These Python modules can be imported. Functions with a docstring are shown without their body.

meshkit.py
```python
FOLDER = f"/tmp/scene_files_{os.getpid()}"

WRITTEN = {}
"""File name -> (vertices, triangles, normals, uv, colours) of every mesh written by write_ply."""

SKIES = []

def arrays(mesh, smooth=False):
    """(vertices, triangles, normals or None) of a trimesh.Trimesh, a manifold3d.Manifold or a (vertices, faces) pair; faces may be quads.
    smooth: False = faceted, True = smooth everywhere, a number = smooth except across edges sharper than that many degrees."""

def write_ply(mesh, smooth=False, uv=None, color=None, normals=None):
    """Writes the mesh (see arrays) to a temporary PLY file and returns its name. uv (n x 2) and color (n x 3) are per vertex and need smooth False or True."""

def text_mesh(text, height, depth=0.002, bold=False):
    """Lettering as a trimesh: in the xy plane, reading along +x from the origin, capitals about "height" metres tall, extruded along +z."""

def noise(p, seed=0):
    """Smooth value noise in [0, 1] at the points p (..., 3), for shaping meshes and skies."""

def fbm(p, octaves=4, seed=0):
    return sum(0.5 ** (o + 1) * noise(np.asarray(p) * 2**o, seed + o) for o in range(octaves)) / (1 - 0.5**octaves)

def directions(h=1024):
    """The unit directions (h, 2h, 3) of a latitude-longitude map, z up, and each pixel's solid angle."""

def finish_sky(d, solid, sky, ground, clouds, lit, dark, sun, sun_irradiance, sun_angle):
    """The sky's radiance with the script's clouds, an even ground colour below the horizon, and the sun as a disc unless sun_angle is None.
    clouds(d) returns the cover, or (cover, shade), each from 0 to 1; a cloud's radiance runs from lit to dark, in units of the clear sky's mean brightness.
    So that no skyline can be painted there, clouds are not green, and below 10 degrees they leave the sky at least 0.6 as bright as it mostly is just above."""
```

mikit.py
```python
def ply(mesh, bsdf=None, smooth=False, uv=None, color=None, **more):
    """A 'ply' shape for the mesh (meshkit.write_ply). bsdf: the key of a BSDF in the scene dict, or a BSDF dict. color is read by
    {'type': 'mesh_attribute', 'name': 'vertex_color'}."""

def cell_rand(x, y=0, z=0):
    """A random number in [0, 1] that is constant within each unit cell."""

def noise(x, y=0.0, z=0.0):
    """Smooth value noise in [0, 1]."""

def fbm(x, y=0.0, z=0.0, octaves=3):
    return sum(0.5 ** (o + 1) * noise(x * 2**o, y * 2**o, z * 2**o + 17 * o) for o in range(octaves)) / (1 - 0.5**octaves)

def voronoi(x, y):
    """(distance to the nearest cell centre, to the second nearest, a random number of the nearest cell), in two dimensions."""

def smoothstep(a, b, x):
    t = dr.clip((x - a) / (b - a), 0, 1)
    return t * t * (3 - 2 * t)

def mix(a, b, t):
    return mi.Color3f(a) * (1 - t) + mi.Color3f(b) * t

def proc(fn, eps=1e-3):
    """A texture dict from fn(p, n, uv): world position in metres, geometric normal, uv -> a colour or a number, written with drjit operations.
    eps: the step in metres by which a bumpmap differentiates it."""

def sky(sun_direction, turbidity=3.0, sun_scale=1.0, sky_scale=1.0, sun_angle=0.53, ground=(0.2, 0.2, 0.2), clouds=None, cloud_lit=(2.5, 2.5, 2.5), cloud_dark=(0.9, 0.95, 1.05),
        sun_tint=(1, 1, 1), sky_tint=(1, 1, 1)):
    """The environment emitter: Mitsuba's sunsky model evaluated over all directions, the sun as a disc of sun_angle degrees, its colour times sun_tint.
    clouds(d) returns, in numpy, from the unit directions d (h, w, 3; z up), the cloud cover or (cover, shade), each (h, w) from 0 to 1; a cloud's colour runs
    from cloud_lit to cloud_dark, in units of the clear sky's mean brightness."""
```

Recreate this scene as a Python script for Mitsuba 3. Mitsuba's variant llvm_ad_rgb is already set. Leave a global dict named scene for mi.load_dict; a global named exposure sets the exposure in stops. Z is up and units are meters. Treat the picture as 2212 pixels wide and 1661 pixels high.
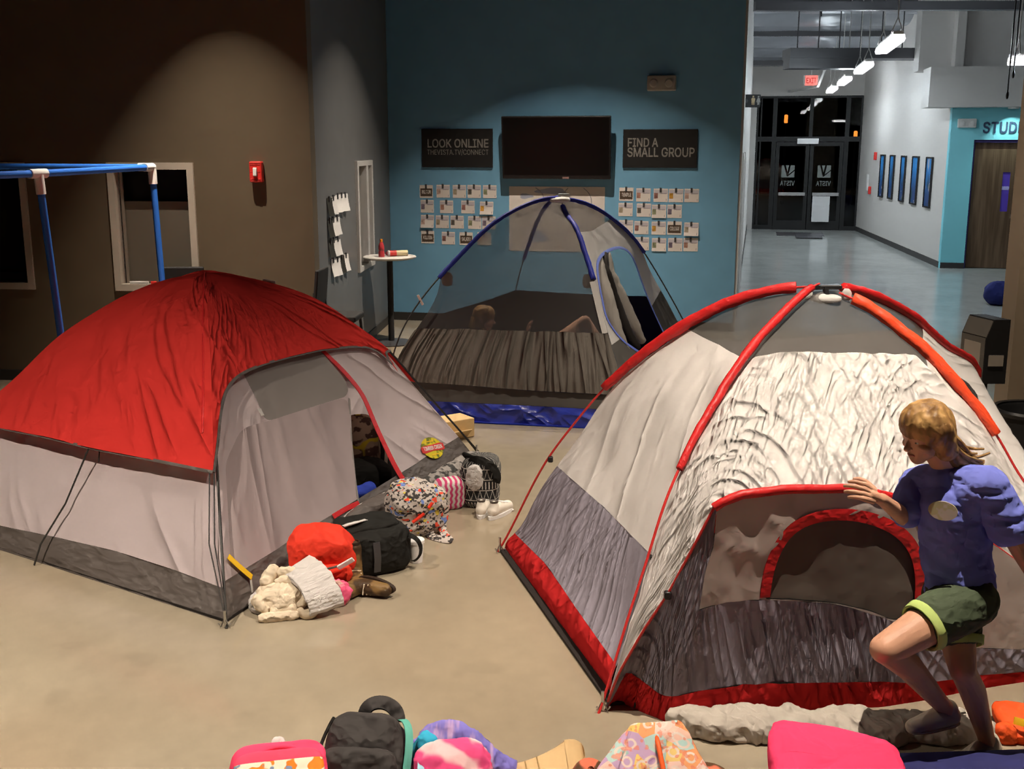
import math, numpy as np, trimesh, mitsuba as mi, drjit as dr, shapely, mikit, meshkit
import manifold3d as m3
from mikit import proc, fbm, voronoi, smoothstep, mix
from mikit import noise as tnoise
from shapely.geometry import Polygon, LineString
from scipy.interpolate import LinearNDInterpolator, CubicSpline

T = mi.ScalarTransform4f
V = lambda *a: np.array(a, float)
# ---------------------------------------------------------------- camera, lights, exposure
H, F, PITCH = 2.37, 2400.0, math.radians(12.18)
scene, labels = {}, {}
scene['camera'] = {'type': 'perspective', 'fov': 2 * math.degrees(math.atan(1106 / F)), 'fov_axis': 'x', 'near_clip': 0.05,
                   'to_world': T().look_at(origin=[0, 0, H], target=[0, math.cos(PITCH), H - math.sin(PITCH)], up=[0, 0, 1])}
exposure = 0.0
WARM = np.array([1.0, 0.85, 0.68])
COOL = np.array([0.86, 0.97, 1.04])
CEIL = 5.6
# (x, y, z, strength, beam half angle, cutoff half angle): the hall's recessed downlights
DOWNLIGHTS = [
    (-2.80, 9.75, 5.5, 215, 5, 30.5),        # near the brown wall, makes its scallop
    (-3.6, 3.7, 5.5, 175, 16, 48),
    (1.6, 3.85, 5.5, 140, 22, 48),
    (0.3, 12.25, 5.5, 150, 14, 47),          # near the blue wall
    (0.9, 7.9, 5.5, 62, 12, 34),
    (3.0, 7.4, 5.5, 34, 28, 44),
]
for k, (x, y, z, s, b, c) in enumerate(DOWNLIGHTS):
    scene[f'downlight_beam_{k + 1:03d}'] = {'type': 'spot', 'to_world': T().look_at(origin=[x, y, z - 0.04], target=[x, y, 0], up=[0, 1, 0]),
                                          'intensity': {'type': 'rgb', 'value': (WARM * s).tolist()}, 'cutoff_angle': float(c), 'beam_width': float(b)}
TUBE = 52.0      # radiance of the corridor's pendant tubes

# ---------------------------------------------------------------- helpers: camera rays
CP, SP = math.cos(PITCH), math.sin(PITCH)
def ray(px, py):
    u, v = (px - 1106) / F, (py - 830.5) / F
    return V(u, CP - v * SP, -SP - v * CP)
def ground(px, py, z=0.0):
    d = ray(px, py)
    return V(0, 0, H) + d * ((z - H) / d[2])
def at_y(px, py, y):
    d = ray(px, py)
    return V(0, 0, H) + d * (y / d[1])
def on_plane(px, py, p, n):
    d, o = ray(px, py), V(0, 0, H)
    return o + d * (np.dot(np.asarray(p) - o, n) / np.dot(d, n))
def on_vertical(px, py, a, b):
    n = V(b[1] - a[1], a[0] - b[0], 0)
    return on_plane(px, py, V(a[0], a[1], 0), n)
def project(p):
    p = np.asarray(p, float)
    q = p - V(0, 0, H)
    z = q[..., 1] * CP - q[..., 2] * SP
    return np.stack([1106 + F * q[..., 0] / z, 830.5 - F * (q[..., 1] * SP + q[..., 2] * CP) / z], -1)
def unit(v):
    v = np.asarray(v, float)
    return v / np.maximum(np.linalg.norm(v, axis=-1, keepdims=True), 1e-12)

# ---------------------------------------------------------------- helpers: registering shapes
USED = set()
def name(key):
    if key not in USED and key not in scene:
        USED.add(key)
        return key
    k = 1
    while f'{key}_{k:03d}' in USED or f'{key}_{k:03d}' in scene:
        k += 1
    USED.add(f'{key}_{k:03d}')
    return f'{key}_{k:03d}'
def tag(key, label=None, cat=None, group=None, kind=None):
    d = labels.setdefault(key, {})
    for k, v in (('label', label), ('category', cat), ('group', group), ('kind', kind)):
        if v: d[k] = v
    return key
def thing(key, label, cat, group=None):
    return tag(name(key), label, cat, group)
def add(parent, part, mesh, mat, smooth=30, label=None, **kw):
    key = name(f'{parent}__{part}' if parent else part)
    if 'uvs' in mesh.metadata if hasattr(mesh, 'metadata') else False: kw.setdefault('uv', mesh.metadata['uvs']); smooth = True
    scene[key] = mikit.ply(mesh, mat, smooth=smooth, **kw)
    if label: tag(key, label)
    return key
def solo(key, mesh, mat, label, cat, group=None, smooth=30, **kw):
    key = add(None, key, mesh, mat, smooth, **kw)
    return tag(key, label, cat, group)
def struct(key, mesh, mat, label=None, smooth=30, **kw):
    key = add(None, key, mesh, mat, smooth, **kw)
    return tag(key, label, kind='structure')

# ---------------------------------------------------------------- helpers: meshes
def cat(meshes):
    m = trimesh.util.concatenate(meshes)
    if all('uvs' in g.metadata for g in meshes): m.metadata['uvs'] = np.vstack([g.metadata['uvs'] for g in meshes])
    return m
def box(x0, x1, y0, y1, z0, z1):
    m = trimesh.creation.box((x1 - x0, y1 - y0, z1 - z0))
    m.apply_translation(((x0 + x1) / 2, (y0 + y1) / 2, (z0 + z1) / 2))
    return m
def frame(o, x, y, z):
    m = np.eye(4)
    m[:3, 0], m[:3, 1], m[:3, 2], m[:3, 3] = x, y, z, o
    return m
def put(mesh, m):
    mesh = mesh.copy()
    mesh.apply_transform(m)
    return mesh
def rbox(sx, sy, sz, r, seg=2):
    s = trimesh.creation.icosphere(subdivisions=seg, radius=r).vertices
    c = np.array([[a, b, d] for a in (-1, 1) for b in (-1, 1) for d in (-1, 1)]) * (np.array([sx, sy, sz]) / 2 - r)
    return trimesh.PointCloud((c[:, None] + s[None]).reshape(-1, 3)).convex_hull
def tube(points, r, sides=10, caps=True):
    p = np.asarray(points, float)
    r = np.broadcast_to(np.asarray(r, float), (len(p),))
    t = unit(np.gradient(p, axis=0))
    a = V(0, 0, 1) if abs(t[0][2]) < 0.9 else V(1, 0, 0)
    n = unit(np.cross(t[0], a))
    rings = []
    for k in range(len(p)):
        n = unit(n - t[k] * np.dot(n, t[k]))
        b = np.cross(t[k], n)
        ang = np.arange(sides) * 2 * np.pi / sides
        rings.append(p[k] + r[k] * (np.cos(ang)[:, None] * n + np.sin(ang)[:, None] * b))
    v = np.vstack(rings)
    f = []
    for i in range(len(p) - 1):
        for j in range(sides):
            a_, b_ = i * sides + j, i * sides + (j + 1) % sides
            f += [(a_, b_, b_ + sides), (a_, b_ + sides, a_ + sides)]
    if caps:
        v = np.vstack([v, p[:1], p[-1:]])
        n0, n1 = len(v) - 2, len(v) - 1
        for j in range(sides):
            f += [(n0, (j + 1) % sides, j), (n1, (len(p) - 1) * sides + j, (len(p) - 1) * sides + (j + 1) % sides)]
    return trimesh.Trimesh(v, np.array(f), process=False)
def beam(a, b, w, h=None, up=(0, 0, 1)):
    a, b = np.asarray(a, float), np.asarray(b, float)
    h = w if h is None else h
    z = unit(b - a)
    up = V(*up) if abs(np.dot(z, up)) < 0.98 else V(0, 1, 0)
    x = unit(np.cross(up, z)); y = np.cross(z, x)
    return put(trimesh.creation.box((w, h, np.linalg.norm(b - a))), frame((a + b) / 2, x, y, z))
def lathe(profile, n=28, at=(0, 0, 0)):
    m = trimesh.creation.revolve(np.asarray(profile, float), sections=n)
    m.apply_translation(at)
    return m
def spline(pts, n):
    p = np.asarray(pts, float)
    d = np.r_[0, np.cumsum(np.linalg.norm(np.diff(p, axis=0), axis=1))]
    return CubicSpline(d, p)(np.linspace(0, d[-1], n))
def resample(p, n):
    p = np.asarray(p, float)
    d = np.r_[0, np.cumsum(np.linalg.norm(np.diff(p, axis=0), axis=1))]
    u = np.linspace(0, d[-1], n)
    return np.stack([np.interp(u, d, p[:, k]) for k in range(p.shape[1])], 1)
def prism(poly2d, depth, m=None):
    g = trimesh.creation.extrude_polygon(poly2d if hasattr(poly2d, 'area') else Polygon(poly2d), depth, engine='earcut')
    return g if m is None else put(g, m)
def ribbon(pts, normals, width, thick=0.003):
    """a strap: a thin solid strip along pts, flat across the normals"""
    p, n = np.asarray(pts, float), unit(np.broadcast_to(np.asarray(normals, float), np.asarray(pts).shape))
    t = unit(np.gradient(p, axis=0))
    s = unit(np.cross(n, t)) * (np.broadcast_to(width, (len(p),))[:, None] / 2)
    v = np.stack([p - s, p + s, p + s + n * thick, p - s + n * thick], 1).reshape(-1, 3)
    f = []
    for i in range(len(p) - 1):
        for j in range(4):
            a, b = i * 4 + j, i * 4 + (j + 1) % 4
            f += [(a, b, b + 4), (a, b + 4, a + 4)]
    f += [(0, 2, 1), (0, 3, 2)]
    e = (len(p) - 1) * 4
    f += [(e, e + 1, e + 2), (e, e + 2, e + 3)]
    return trimesh.Trimesh(v, np.array(f), process=False)
def superell(sx, sy, sz, e1=0.5, e2=0.5, n=40):
    """a rounded block: superellipsoid of the given full sizes, centred"""
    u, v = np.meshgrid(np.linspace(-np.pi / 2, np.pi / 2, n), np.linspace(-np.pi, np.pi, 2 * n + 1), indexing='ij')
    f = lambda w, e: np.sign(w) * np.abs(w) ** e
    p = np.stack([sx / 2 * f(np.cos(u), e1) * f(np.cos(v), e2), sy / 2 * f(np.cos(u), e1) * f(np.sin(v), e2), sz / 2 * f(np.sin(u), e1)], -1)
    i, j = np.meshgrid(np.arange(n - 1), np.arange(2 * n), indexing='ij')
    w = 2 * n + 1
    q = np.stack([i * w + j, i * w + j + 1, (i + 1) * w + j + 1, (i + 1) * w + j], -1).reshape(-1, 4)
    m = trimesh.Trimesh(p.reshape(-1, 3), np.vstack([q[:, [0, 1, 2]], q[:, [0, 2, 3]]]), process=False)
    m.merge_vertices(); m.update_faces(m.nondegenerate_faces()); m.remove_unreferenced_vertices()
    return m
def rough(mesh, amp, scale, seed=0, ridged=False, stretch=(1, 1, 1), octaves=4):
    """push the vertices along their normals by noise: cloth folds and dents"""
    m = mesh.copy()
    f = meshkit.fbm(m.vertices * np.array(stretch) / scale + 31.7 * (seed + 1), octaves, seed)
    f = 1 - 2 * np.abs(2 * f - 1) if ridged else 2 * f - 1
    m.vertices = m.vertices + m.vertex_normals * (amp * f)[:, None]
    return m
def sit(mesh, z=0.001, flat=0.02):
    """flatten the underside and set it on height z"""
    m = mesh.copy()
    low = m.vertices[:, 2].min()
    v = m.vertices.copy()
    v[:, 2] = np.maximum(v[:, 2], low + flat) - low - flat + z
    m.vertices = v
    return m
def rotz(deg, at=(0, 0, 0)):
    a = math.radians(deg)
    m = np.eye(4); m[:2, :2] = [[math.cos(a), -math.sin(a)], [math.sin(a), math.cos(a)]]; m[:3, 3] = at
    return m
def rot(axis, deg):
    return trimesh.transformations.rotation_matrix(math.radians(deg), axis)
def blobs(chains, edge=0.012, smooth=12, sub=2):
    """bones: list of polylines [(point, radius), ...]; each segment is the hull of two spheres, all joined into one smooth body"""
    s = trimesh.creation.icosphere(subdivisions=sub).vertices
    parts = []
    for ch in chains:
        for (a, ra), (b, rb) in zip(ch[:-1], ch[1:]):
            parts.append(m3.Manifold.hull_points(np.vstack([np.asarray(a) + s * ra, np.asarray(b) + s * rb])))
    m = m3.Manifold.batch_boolean(parts, m3.OpType.Add).refine_to_length(edge)
    q = m.to_mesh()
    t = trimesh.Trimesh(q.vert_properties[:, :3], q.tri_verts, process=True)
    if smooth: trimesh.smoothing.filter_taubin(t, lamb=0.5, nu=0.52, iterations=smooth)
    return t
def text(s, height, m, depth=0.003, bold=False, width=None):
    g = meshkit.text_mesh(s, height, depth, bold)
    if width: g.apply_scale([width / (g.bounds[1][0]), 1, 1])
    return put(g, m)
# ---------------------------------------------------------------- materials
def rgb(*c): return {'type': 'rgb', 'value': [float(x) for x in c]}
def mat(key, base, rough_=0.6, spec=0.4, bump=None, bscale=0.002, eps=1e-3, **kw):
    b = {'type': 'principled', 'base_color': proc(base) if callable(base) else rgb(*base), 'roughness': rough_ if not callable(rough_) else proc(rough_), 'specular': spec, **kw}
    if bump is not None:
        b = {'type': 'bumpmap', 'arbitrary': proc(bump, eps), 'scale': bscale, 'bsdf': b}
    scene[key] = {'type': 'twosided', 'bsdf': b}
def thin(key, base, trans=0.6, rough_=0.5, bump=None, bscale=0.002, eps=2e-3, **kw):
    b = {'type': 'principledthin', 'base_color': proc(base) if callable(base) else rgb(*base), 'roughness': rough_, 'diff_trans': trans, 'spec_trans': 0.0, 'eta': 1.45, **kw}
    if bump is not None:
        b = {'type': 'bumpmap', 'arbitrary': proc(bump, eps), 'scale': bscale, 'bsdf': b}
    scene[key] = b
def net(key, colour, opacity):
    scene[key] = {'type': 'mask', 'opacity': opacity, 'bsdf': {'type': 'twosided', 'bsdf': {'type': 'diffuse', 'reflectance': rgb(*colour)}}}

C3 = lambda *c: mi.Color3f(*c)
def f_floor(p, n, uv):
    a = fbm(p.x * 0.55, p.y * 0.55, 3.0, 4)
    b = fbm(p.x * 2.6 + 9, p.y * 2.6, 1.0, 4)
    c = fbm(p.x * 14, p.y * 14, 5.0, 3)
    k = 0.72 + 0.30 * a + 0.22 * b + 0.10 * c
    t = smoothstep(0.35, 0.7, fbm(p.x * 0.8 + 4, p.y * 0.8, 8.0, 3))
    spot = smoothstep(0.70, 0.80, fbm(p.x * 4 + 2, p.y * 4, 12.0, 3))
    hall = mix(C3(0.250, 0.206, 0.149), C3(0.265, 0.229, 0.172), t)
    painted_cool = smoothstep(14.0, 16.0, p.y + .22 * p.x + .8 * (a - .5))     # cool light of the corridor tubes, painted in as a greyer floor colour
    return mix(hall, C3(0.235, 0.245, 0.235), painted_cool) * k * (1 - 0.06 * spot)
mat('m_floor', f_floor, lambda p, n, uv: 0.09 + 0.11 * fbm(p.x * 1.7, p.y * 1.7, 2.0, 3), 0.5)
mat('m_brown', lambda p, n, uv: C3(0.102, 0.080, 0.053) * (0.92 + 0.16 * fbm(p.x * 3, p.y * 3, p.z * 3, 3)), 0.62, 0.3)
mat('m_greywall', lambda p, n, uv: C3(0.115, 0.119, 0.124) * (0.92 + 0.16 * fbm(p.x * 3, p.y * 3, p.z * 3, 3)), 0.45, 0.4)
mat('m_blue', lambda p, n, uv: C3(0.165, 0.385, 0.60) * (0.94 + 0.12 * fbm(p.x * 4, p.y * 4, p.z * 4, 3)), 0.5, 0.35)
mat('m_white', (0.56, 0.535, 0.51), 0.55, 0.3)
mat('m_teal', (0.22, 0.60, 0.68), 0.5, 0.35)
mat('m_tan', lambda p, n, uv: C3(0.36, 0.285, 0.205) * (0.95 + 0.1 * fbm(p.x * 4, p.y * 4, p.z * 4, 3)), 0.6, 0.3)
mat('m_ceiling', (0.03, 0.03, 0.033), 0.8, 0.2)
mat('m_insul', lambda p, n, uv: C3(0.20, 0.21, 0.23) * (0.6 + 0.7 * fbm(p.x * 0.8, p.y * 0.8, 2.0, 3)), 0.32, 0.6,
    lambda p, n, uv: fbm(p.x * 1.2, p.y * 2.2, 3.0, 3), 0.12, 5e-3)
mat('m_base', (0.035, 0.033, 0.032), 0.5, 0.4)
mat('m_frame', (0.40, 0.36, 0.31), 0.5, 0.4)
mat('m_black', (0.012, 0.012, 0.013), 0.35, 0.4)
mat('m_matblack', (0.016, 0.016, 0.017), 0.7, 0.3)
mat('m_screen', (0.006, 0.006, 0.006), 0.22, 0.12)
mat('m_dkmetal', (0.05, 0.05, 0.055), 0.35, 0.5)
mat('m_alu', (0.018, 0.018, 0.018), 0.5, 0.25)
mat('m_steel', (0.62, 0.62, 0.62), 0.28, 0.5, metallic=1.0)
mat('m_paper', (0.72, 0.68, 0.66), 0.7, 0.2)
mat('m_paperwhite', (0.80, 0.80, 0.80), 0.7, 0.2)
mat('m_signwhite', (0.24, 0.235, 0.225), 0.6, 0.3)
mat('m_plastic', (0.66, 0.65, 0.63), 0.4, 0.4)
mat('m_plasticdim', (0.42, 0.40, 0.37), 0.4, 0.4)
mat('m_red', (0.62, 0.03, 0.025), 0.35, 0.5)
mat('m_redplain', (0.55, 0.035, 0.03), 0.45, 0.4)
mat('m_purple', (0.10, 0.055, 0.42), 0.3, 0.5)
mat('m_frpurple', (0.04, 0.03, 0.11), 0.3, 0.5)
mat('m_lilac', (0.45, 0.40, 0.75), 0.5, 0.4)
mat('m_navy', (0.018, 0.022, 0.09), 0.8, 0.2)
mat('m_pipeblue', (0.025, 0.15, 0.62), 0.45, 0.4)
mat('m_lens', (0.85, 0.85, 0.85), 0.1, 0.6)
mat('m_yellow', (0.80, 0.50, 0.02), 0.5, 0.3)
mat('m_orange', (0.80, 0.26, 0.02), 0.5, 0.3)
scene['m_entranceglass'] = {'type': 'thindielectric', 'int_ior': 1.22}
scene['m_glass'] = {'type': 'thindielectric', 'int_ior': 1.5}
def f_wood(p, n, uv):
    g = fbm(p.x * 26 + 2 * fbm(p.x * 3, p.y * 3, p.z * 0.6, 2), p.y * 26, p.z * 1.2, 4)
    b = fbm(p.x * 3, p.y * 3, p.z * 0.8, 3)
    return mix(C3(0.085, 0.048, 0.026), C3(0.16, 0.10, 0.06), smoothstep(0.3, 0.7, 0.6 * g + 0.4 * b))
mat('m_door', f_wood, 0.4, 0.4)

# tent cloths
def creases(s, calm, along=.10, skew=.25, broad=.9, second=.5):
    """pulled creases along the cloth's own upward direction (uv in metres on the cloth), with calm stretches between them"""
    def fn(p, n, uv):
        u, v = uv.x, uv.y
        a = fbm((u + skew * v) * s, v * s * along, 1.0, 2)
        b = fbm((u - .7 * skew * v) * s * 1.7 + 7, v * s * along * 1.8, 5.0, 2)
        ra, rb = 1 - dr.abs(2 * a - 1), 1 - dr.abs(2 * b - 1)
        m = smoothstep(calm, calm + .25, fbm(u * 1.9 + 5, v * 1.9, 2.0, 2) + .12)
        return (ra * ra * ra + second * rb * rb * rb) * (.12 + .88 * m) + broad * fbm(u * 2.2, v * 1.2, 3.0, 2)
    return fn
wr = lambda s, k=1.0: (lambda p, n, uv: (1 - dr.abs(2 * fbm(p.x * s, p.y * s, p.z * s * k, 4) - 1)))
thin('m_silver', (0.74, 0.71, 0.70), 0.35, 0.40, creases(8.0, .50, .12, .5), 0.015)
thin('m_silverfront', (0.76, 0.73, 0.72), 0.30, 0.33, creases(9.0, .14, .38, .7), 0.029)
thin('m_lavender', (0.30, 0.275, 0.335), 0.25, 0.33, creases(19.0, .22, .06, .35), 0.026)
thin('m_tentred', (0.52, 0.026, 0.028), 0.12, 0.40, creases(12.0, .15, .35, .5), 0.024)
thin('m_fly', (0.68, 0.045, 0.040), 0.34, 0.42, creases(9.0, .42, .25, .6, 1.1), 0.026)
thin('m_tentgrey', (0.70, 0.61, 0.64), 0.75, 0.5, creases(6.0, .30, .12, .6), 0.026)
thin('m_meshgrey', (0.27, 0.25, 0.245), 0.3, 0.7)
thin('m_doorgrey', (0.47, 0.395, 0.41), 0.5, 0.5, creases(5.0, .25, .06, .1), 0.030)
mat('m_band', (0.105, 0.09, 0.085), 0.5, 0.35, wr(5, 2.0), 0.03)
mat('m_tub', (0.03, 0.05, 0.42), 0.30, 0.5, creases(5.0, .1, .8, .8), 0.06)
mat('m_sleeveblue', (0.022, 0.035, 0.36), 0.5, 0.35)
mat('m_trimblue', (0.12, 0.17, 0.62), 0.5, 0.35)
mat('m_sleevered', (0.52, 0.016, 0.018), 0.45, 0.4, wr(14, 1.0), 0.008)
mat('m_sleevebright', (0.80, 0.075, 0.025), 0.45, 0.4, wr(12, 1.0), 0.010)
thin('m_tentwhite', (0.62, 0.61, 0.60), 0.4, 0.5, wr(3, 0.7), 0.012)
thin('m_tentcharcoal', (0.10, 0.095, 0.09), 0.15, 0.6, wr(5, 0.3), 0.02)
mat('m_tentblack', (0.020, 0.017, 0.016), 0.8, 0.2)
thin('m_flap', (0.42, 0.40, 0.375), 0.3, 0.6)
net('m_netdark', (0.085, 0.08, 0.078), 0.56)
net('m_netgrey', (0.11, 0.105, 0.10), 0.48)
net('m_netback', (0.05, 0.045, 0.045), 0.25)
mat('m_polered', (0.55, 0.03, 0.03), 0.3, 0.5)
mat('m_poleblack', (0.03, 0.03, 0.03), 0.3, 0.5)
# ---------------------------------------------------------------- the setting
A = ground(848, 690)                                     # corner of grey and blue wall
ub = unit(V(math.cos(math.radians(12.7)), -math.sin(math.radians(12.7)), 0))
nb = V(ub[1], -ub[0], 0)                                  # blue wall's normal, towards the camera
if nb[1] > 0: nb = -nb
Bend = on_plane(1585, 640, A, nb); Bend[2] = 0
def blue(px, py, off=0.0): return on_plane(px, py, A + nb * off, nb)
BR = ground(690, 836)                                     # corner of brown and grey wall
BL0 = ground(50, 821)
ubr = unit(V(*(BR - BL0)[:2], 0)); nbr = V(ubr[1], -ubr[0], 0)
if nbr[1] > 0: nbr = -nbr
def brown(px, py, off=0.0): return on_plane(px, py, BR + nbr * off, nbr)
ug = unit(V(*(A - BR)[:2], 0)); ng = V(ug[1], -ug[0], 0)
if ng[0] < 0: ng = -ng
def grey(px, py, off=0.0): return on_plane(px, py, BR + ng * off, ng)
def wall_between(a, b, z0, z1, thick, n):
    """a slab from a to b whose visible face passes through a and b"""
    u = unit(V(*(b - a)[:2], 0)); L = np.linalg.norm((b - a)[:2])
    g = trimesh.creation.box((L, thick, z1 - z0))
    return put(g, frame(V(*((a + b) / 2)[:2], (z0 + z1) / 2) - np.asarray(n) * thick / 2, u, np.cross(V(0, 0, 1), u), V(0, 0, 1)))
def slab_with_holes(o, u, n, outline, holes, thick):
    """vertical wall through o along u; outline and holes in (distance along u, z)"""
    P_ = Polygon(outline)
    for h_ in holes: P_ = P_.difference(Polygon(h_))
    return prism(P_, thick, frame(o - n * thick, u, V(0, 0, 1), np.cross(u, V(0, 0, 1)))) if np.dot(np.cross(u, V(0, 0, 1)), n) > 0 else \
           prism(P_, thick, frame(o, u, V(0, 0, 1), np.cross(u, V(0, 0, 1))))
def uv_on(p, o, u): return (float(np.dot(p - o, u)), float(p[2]))

struct('ceiling', box(-12, 4.2, -1.5, 16.4, CEIL, CEIL + 0.1), 'm_ceiling')

# brown wall with two windows
def rect_st(fn, o, u, x0, y0, x1, y1):
    a, b = fn(x0, y0), fn(x1, y1)
    return uv_on(a, o, u)[0], uv_on(b, o, u)[0], b[2], a[2]
w1 = rect_st(brown, BR, ubr, 232, 352, 433, 629)
w1 = (w1[0], w1[1], w1[2], w1[3])
w0 = (w1[0] - 2.05, w1[0] - 0.86, w1[2], w1[3])
holes = [[(a, c), (b, c), (b, d), (a, d)] for a, b, c, d in (w0, w1)]
struct('wall_left', slab_with_holes(BR, ubr, nbr, [(-9, 0), (0, 0), (0, CEIL), (-9, CEIL)], holes, 0.16), 'm_brown', 'dark brown wall behind the red and grey tent', False)
struct('baseboard_left', wall_between(BR - ubr * 9 + nbr * 0.014, BR + nbr * 0.014, 0, 0.11, 0.014, nbr), 'm_base', 'dark rubber baseboard of the brown wall')
for k, (a, b, c, d) in enumerate((w0, w1)):
    key = name(f'window_{k + 1}')
    tag(key, ['window at the left edge of the photo in the brown wall', 'beige framed interior window with grey blind in the brown wall'][k], kind='structure')
    fr = Polygon([(a - .005, c - .005), (b + .005, c - .005), (b + .005, d + .005), (a - .005, d + .005)], [[(a + .062, c + .062), (b - .062, c + .062), (b - .062, d - .062), (a + .062, d - .062)]])
    add(key, 'window_frame', prism(fr, 0.10, frame(BR + nbr * 0.02, ubr, V(0, 0, 1), np.cross(ubr, V(0, 0, 1)))) if False else
        put(prism(fr, 0.10), frame(BR - nbr * 0.075, ubr, V(0, 0, 1), nbr)), 'm_frame', False)
    add(key, 'pane', put(prism([(a + .05, c + .05), (b - .05, c + .05), (b - .05, d - .05), (a + .05, d - .05)], 0.004), frame(BR - nbr * 0.04, ubr, V(0, 0, 1), nbr)), 'm_glass', False)
    zt = c + (d - c) * (0.70 if k else 0.12)
    mat(f'm_blind{k}', (0.24, 0.22, 0.18) if k else (0.02, 0.02, 0.02), 0.8, 0.2)
    add(key, 'grey_blind', put(prism([(a + .07, c + .02), (b + .02, c + .02), (b + .02, zt), (a + .07, zt)], 0.012), frame(BR - nbr * 0.13, ubr, V(0, 0, 1), nbr)), f'm_blind{k}', False)
    add(key, 'dark_backing', put(prism([(a - .05, c - .05), (b + .05, c - .05), (b + .05, d + .05), (a - .05, d + .05)], 0.02), frame(BR - nbr * 0.22, ubr, V(0, 0, 1), nbr)), 'm_black', False)
    if k:
        add(key, 'window_stop', put(prism([(a + .075, c + .06), (a + .10, c + .06), (a + .10, d - .06), (a + .075, d - .06)], 0.02), frame(BR - nbr * 0.1, ubr, V(0, 0, 1), nbr)), 'm_frame', False)
# little things on that window's sill
so = BR + ubr * (w1[0] + 0.14)
for dx, l_, m_, lb in ((0.0, 0.20, 'm_plastic', 'white strip'), (0.22, 0.06, 'm_red', 'red'), (0.31, 0.08, 'm_black', 'black'), (0.42, 0.20, 'm_plastic', 'white')):
    p = so + ubr * (dx + l_ / 2) + nbr * 0.0
    g = put(rbox(l_, 0.018, 0.03, 0.006), frame(V(p[0], p[1], w1[2] + 0.062 + 0.016), ubr, -nbr, V(0, 0, 1)))
    solo('marker', g, m_, {'m_red': 'small red marker on the sill of the beige framed window', 'm_black': 'small black marker on the sill of the beige framed window'}.get(m_, 'long white marker tray piece at the left end of the window sill' if dx == 0 else 'long white marker tray piece right of the black marker on the window sill'), 'marker')

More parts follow.
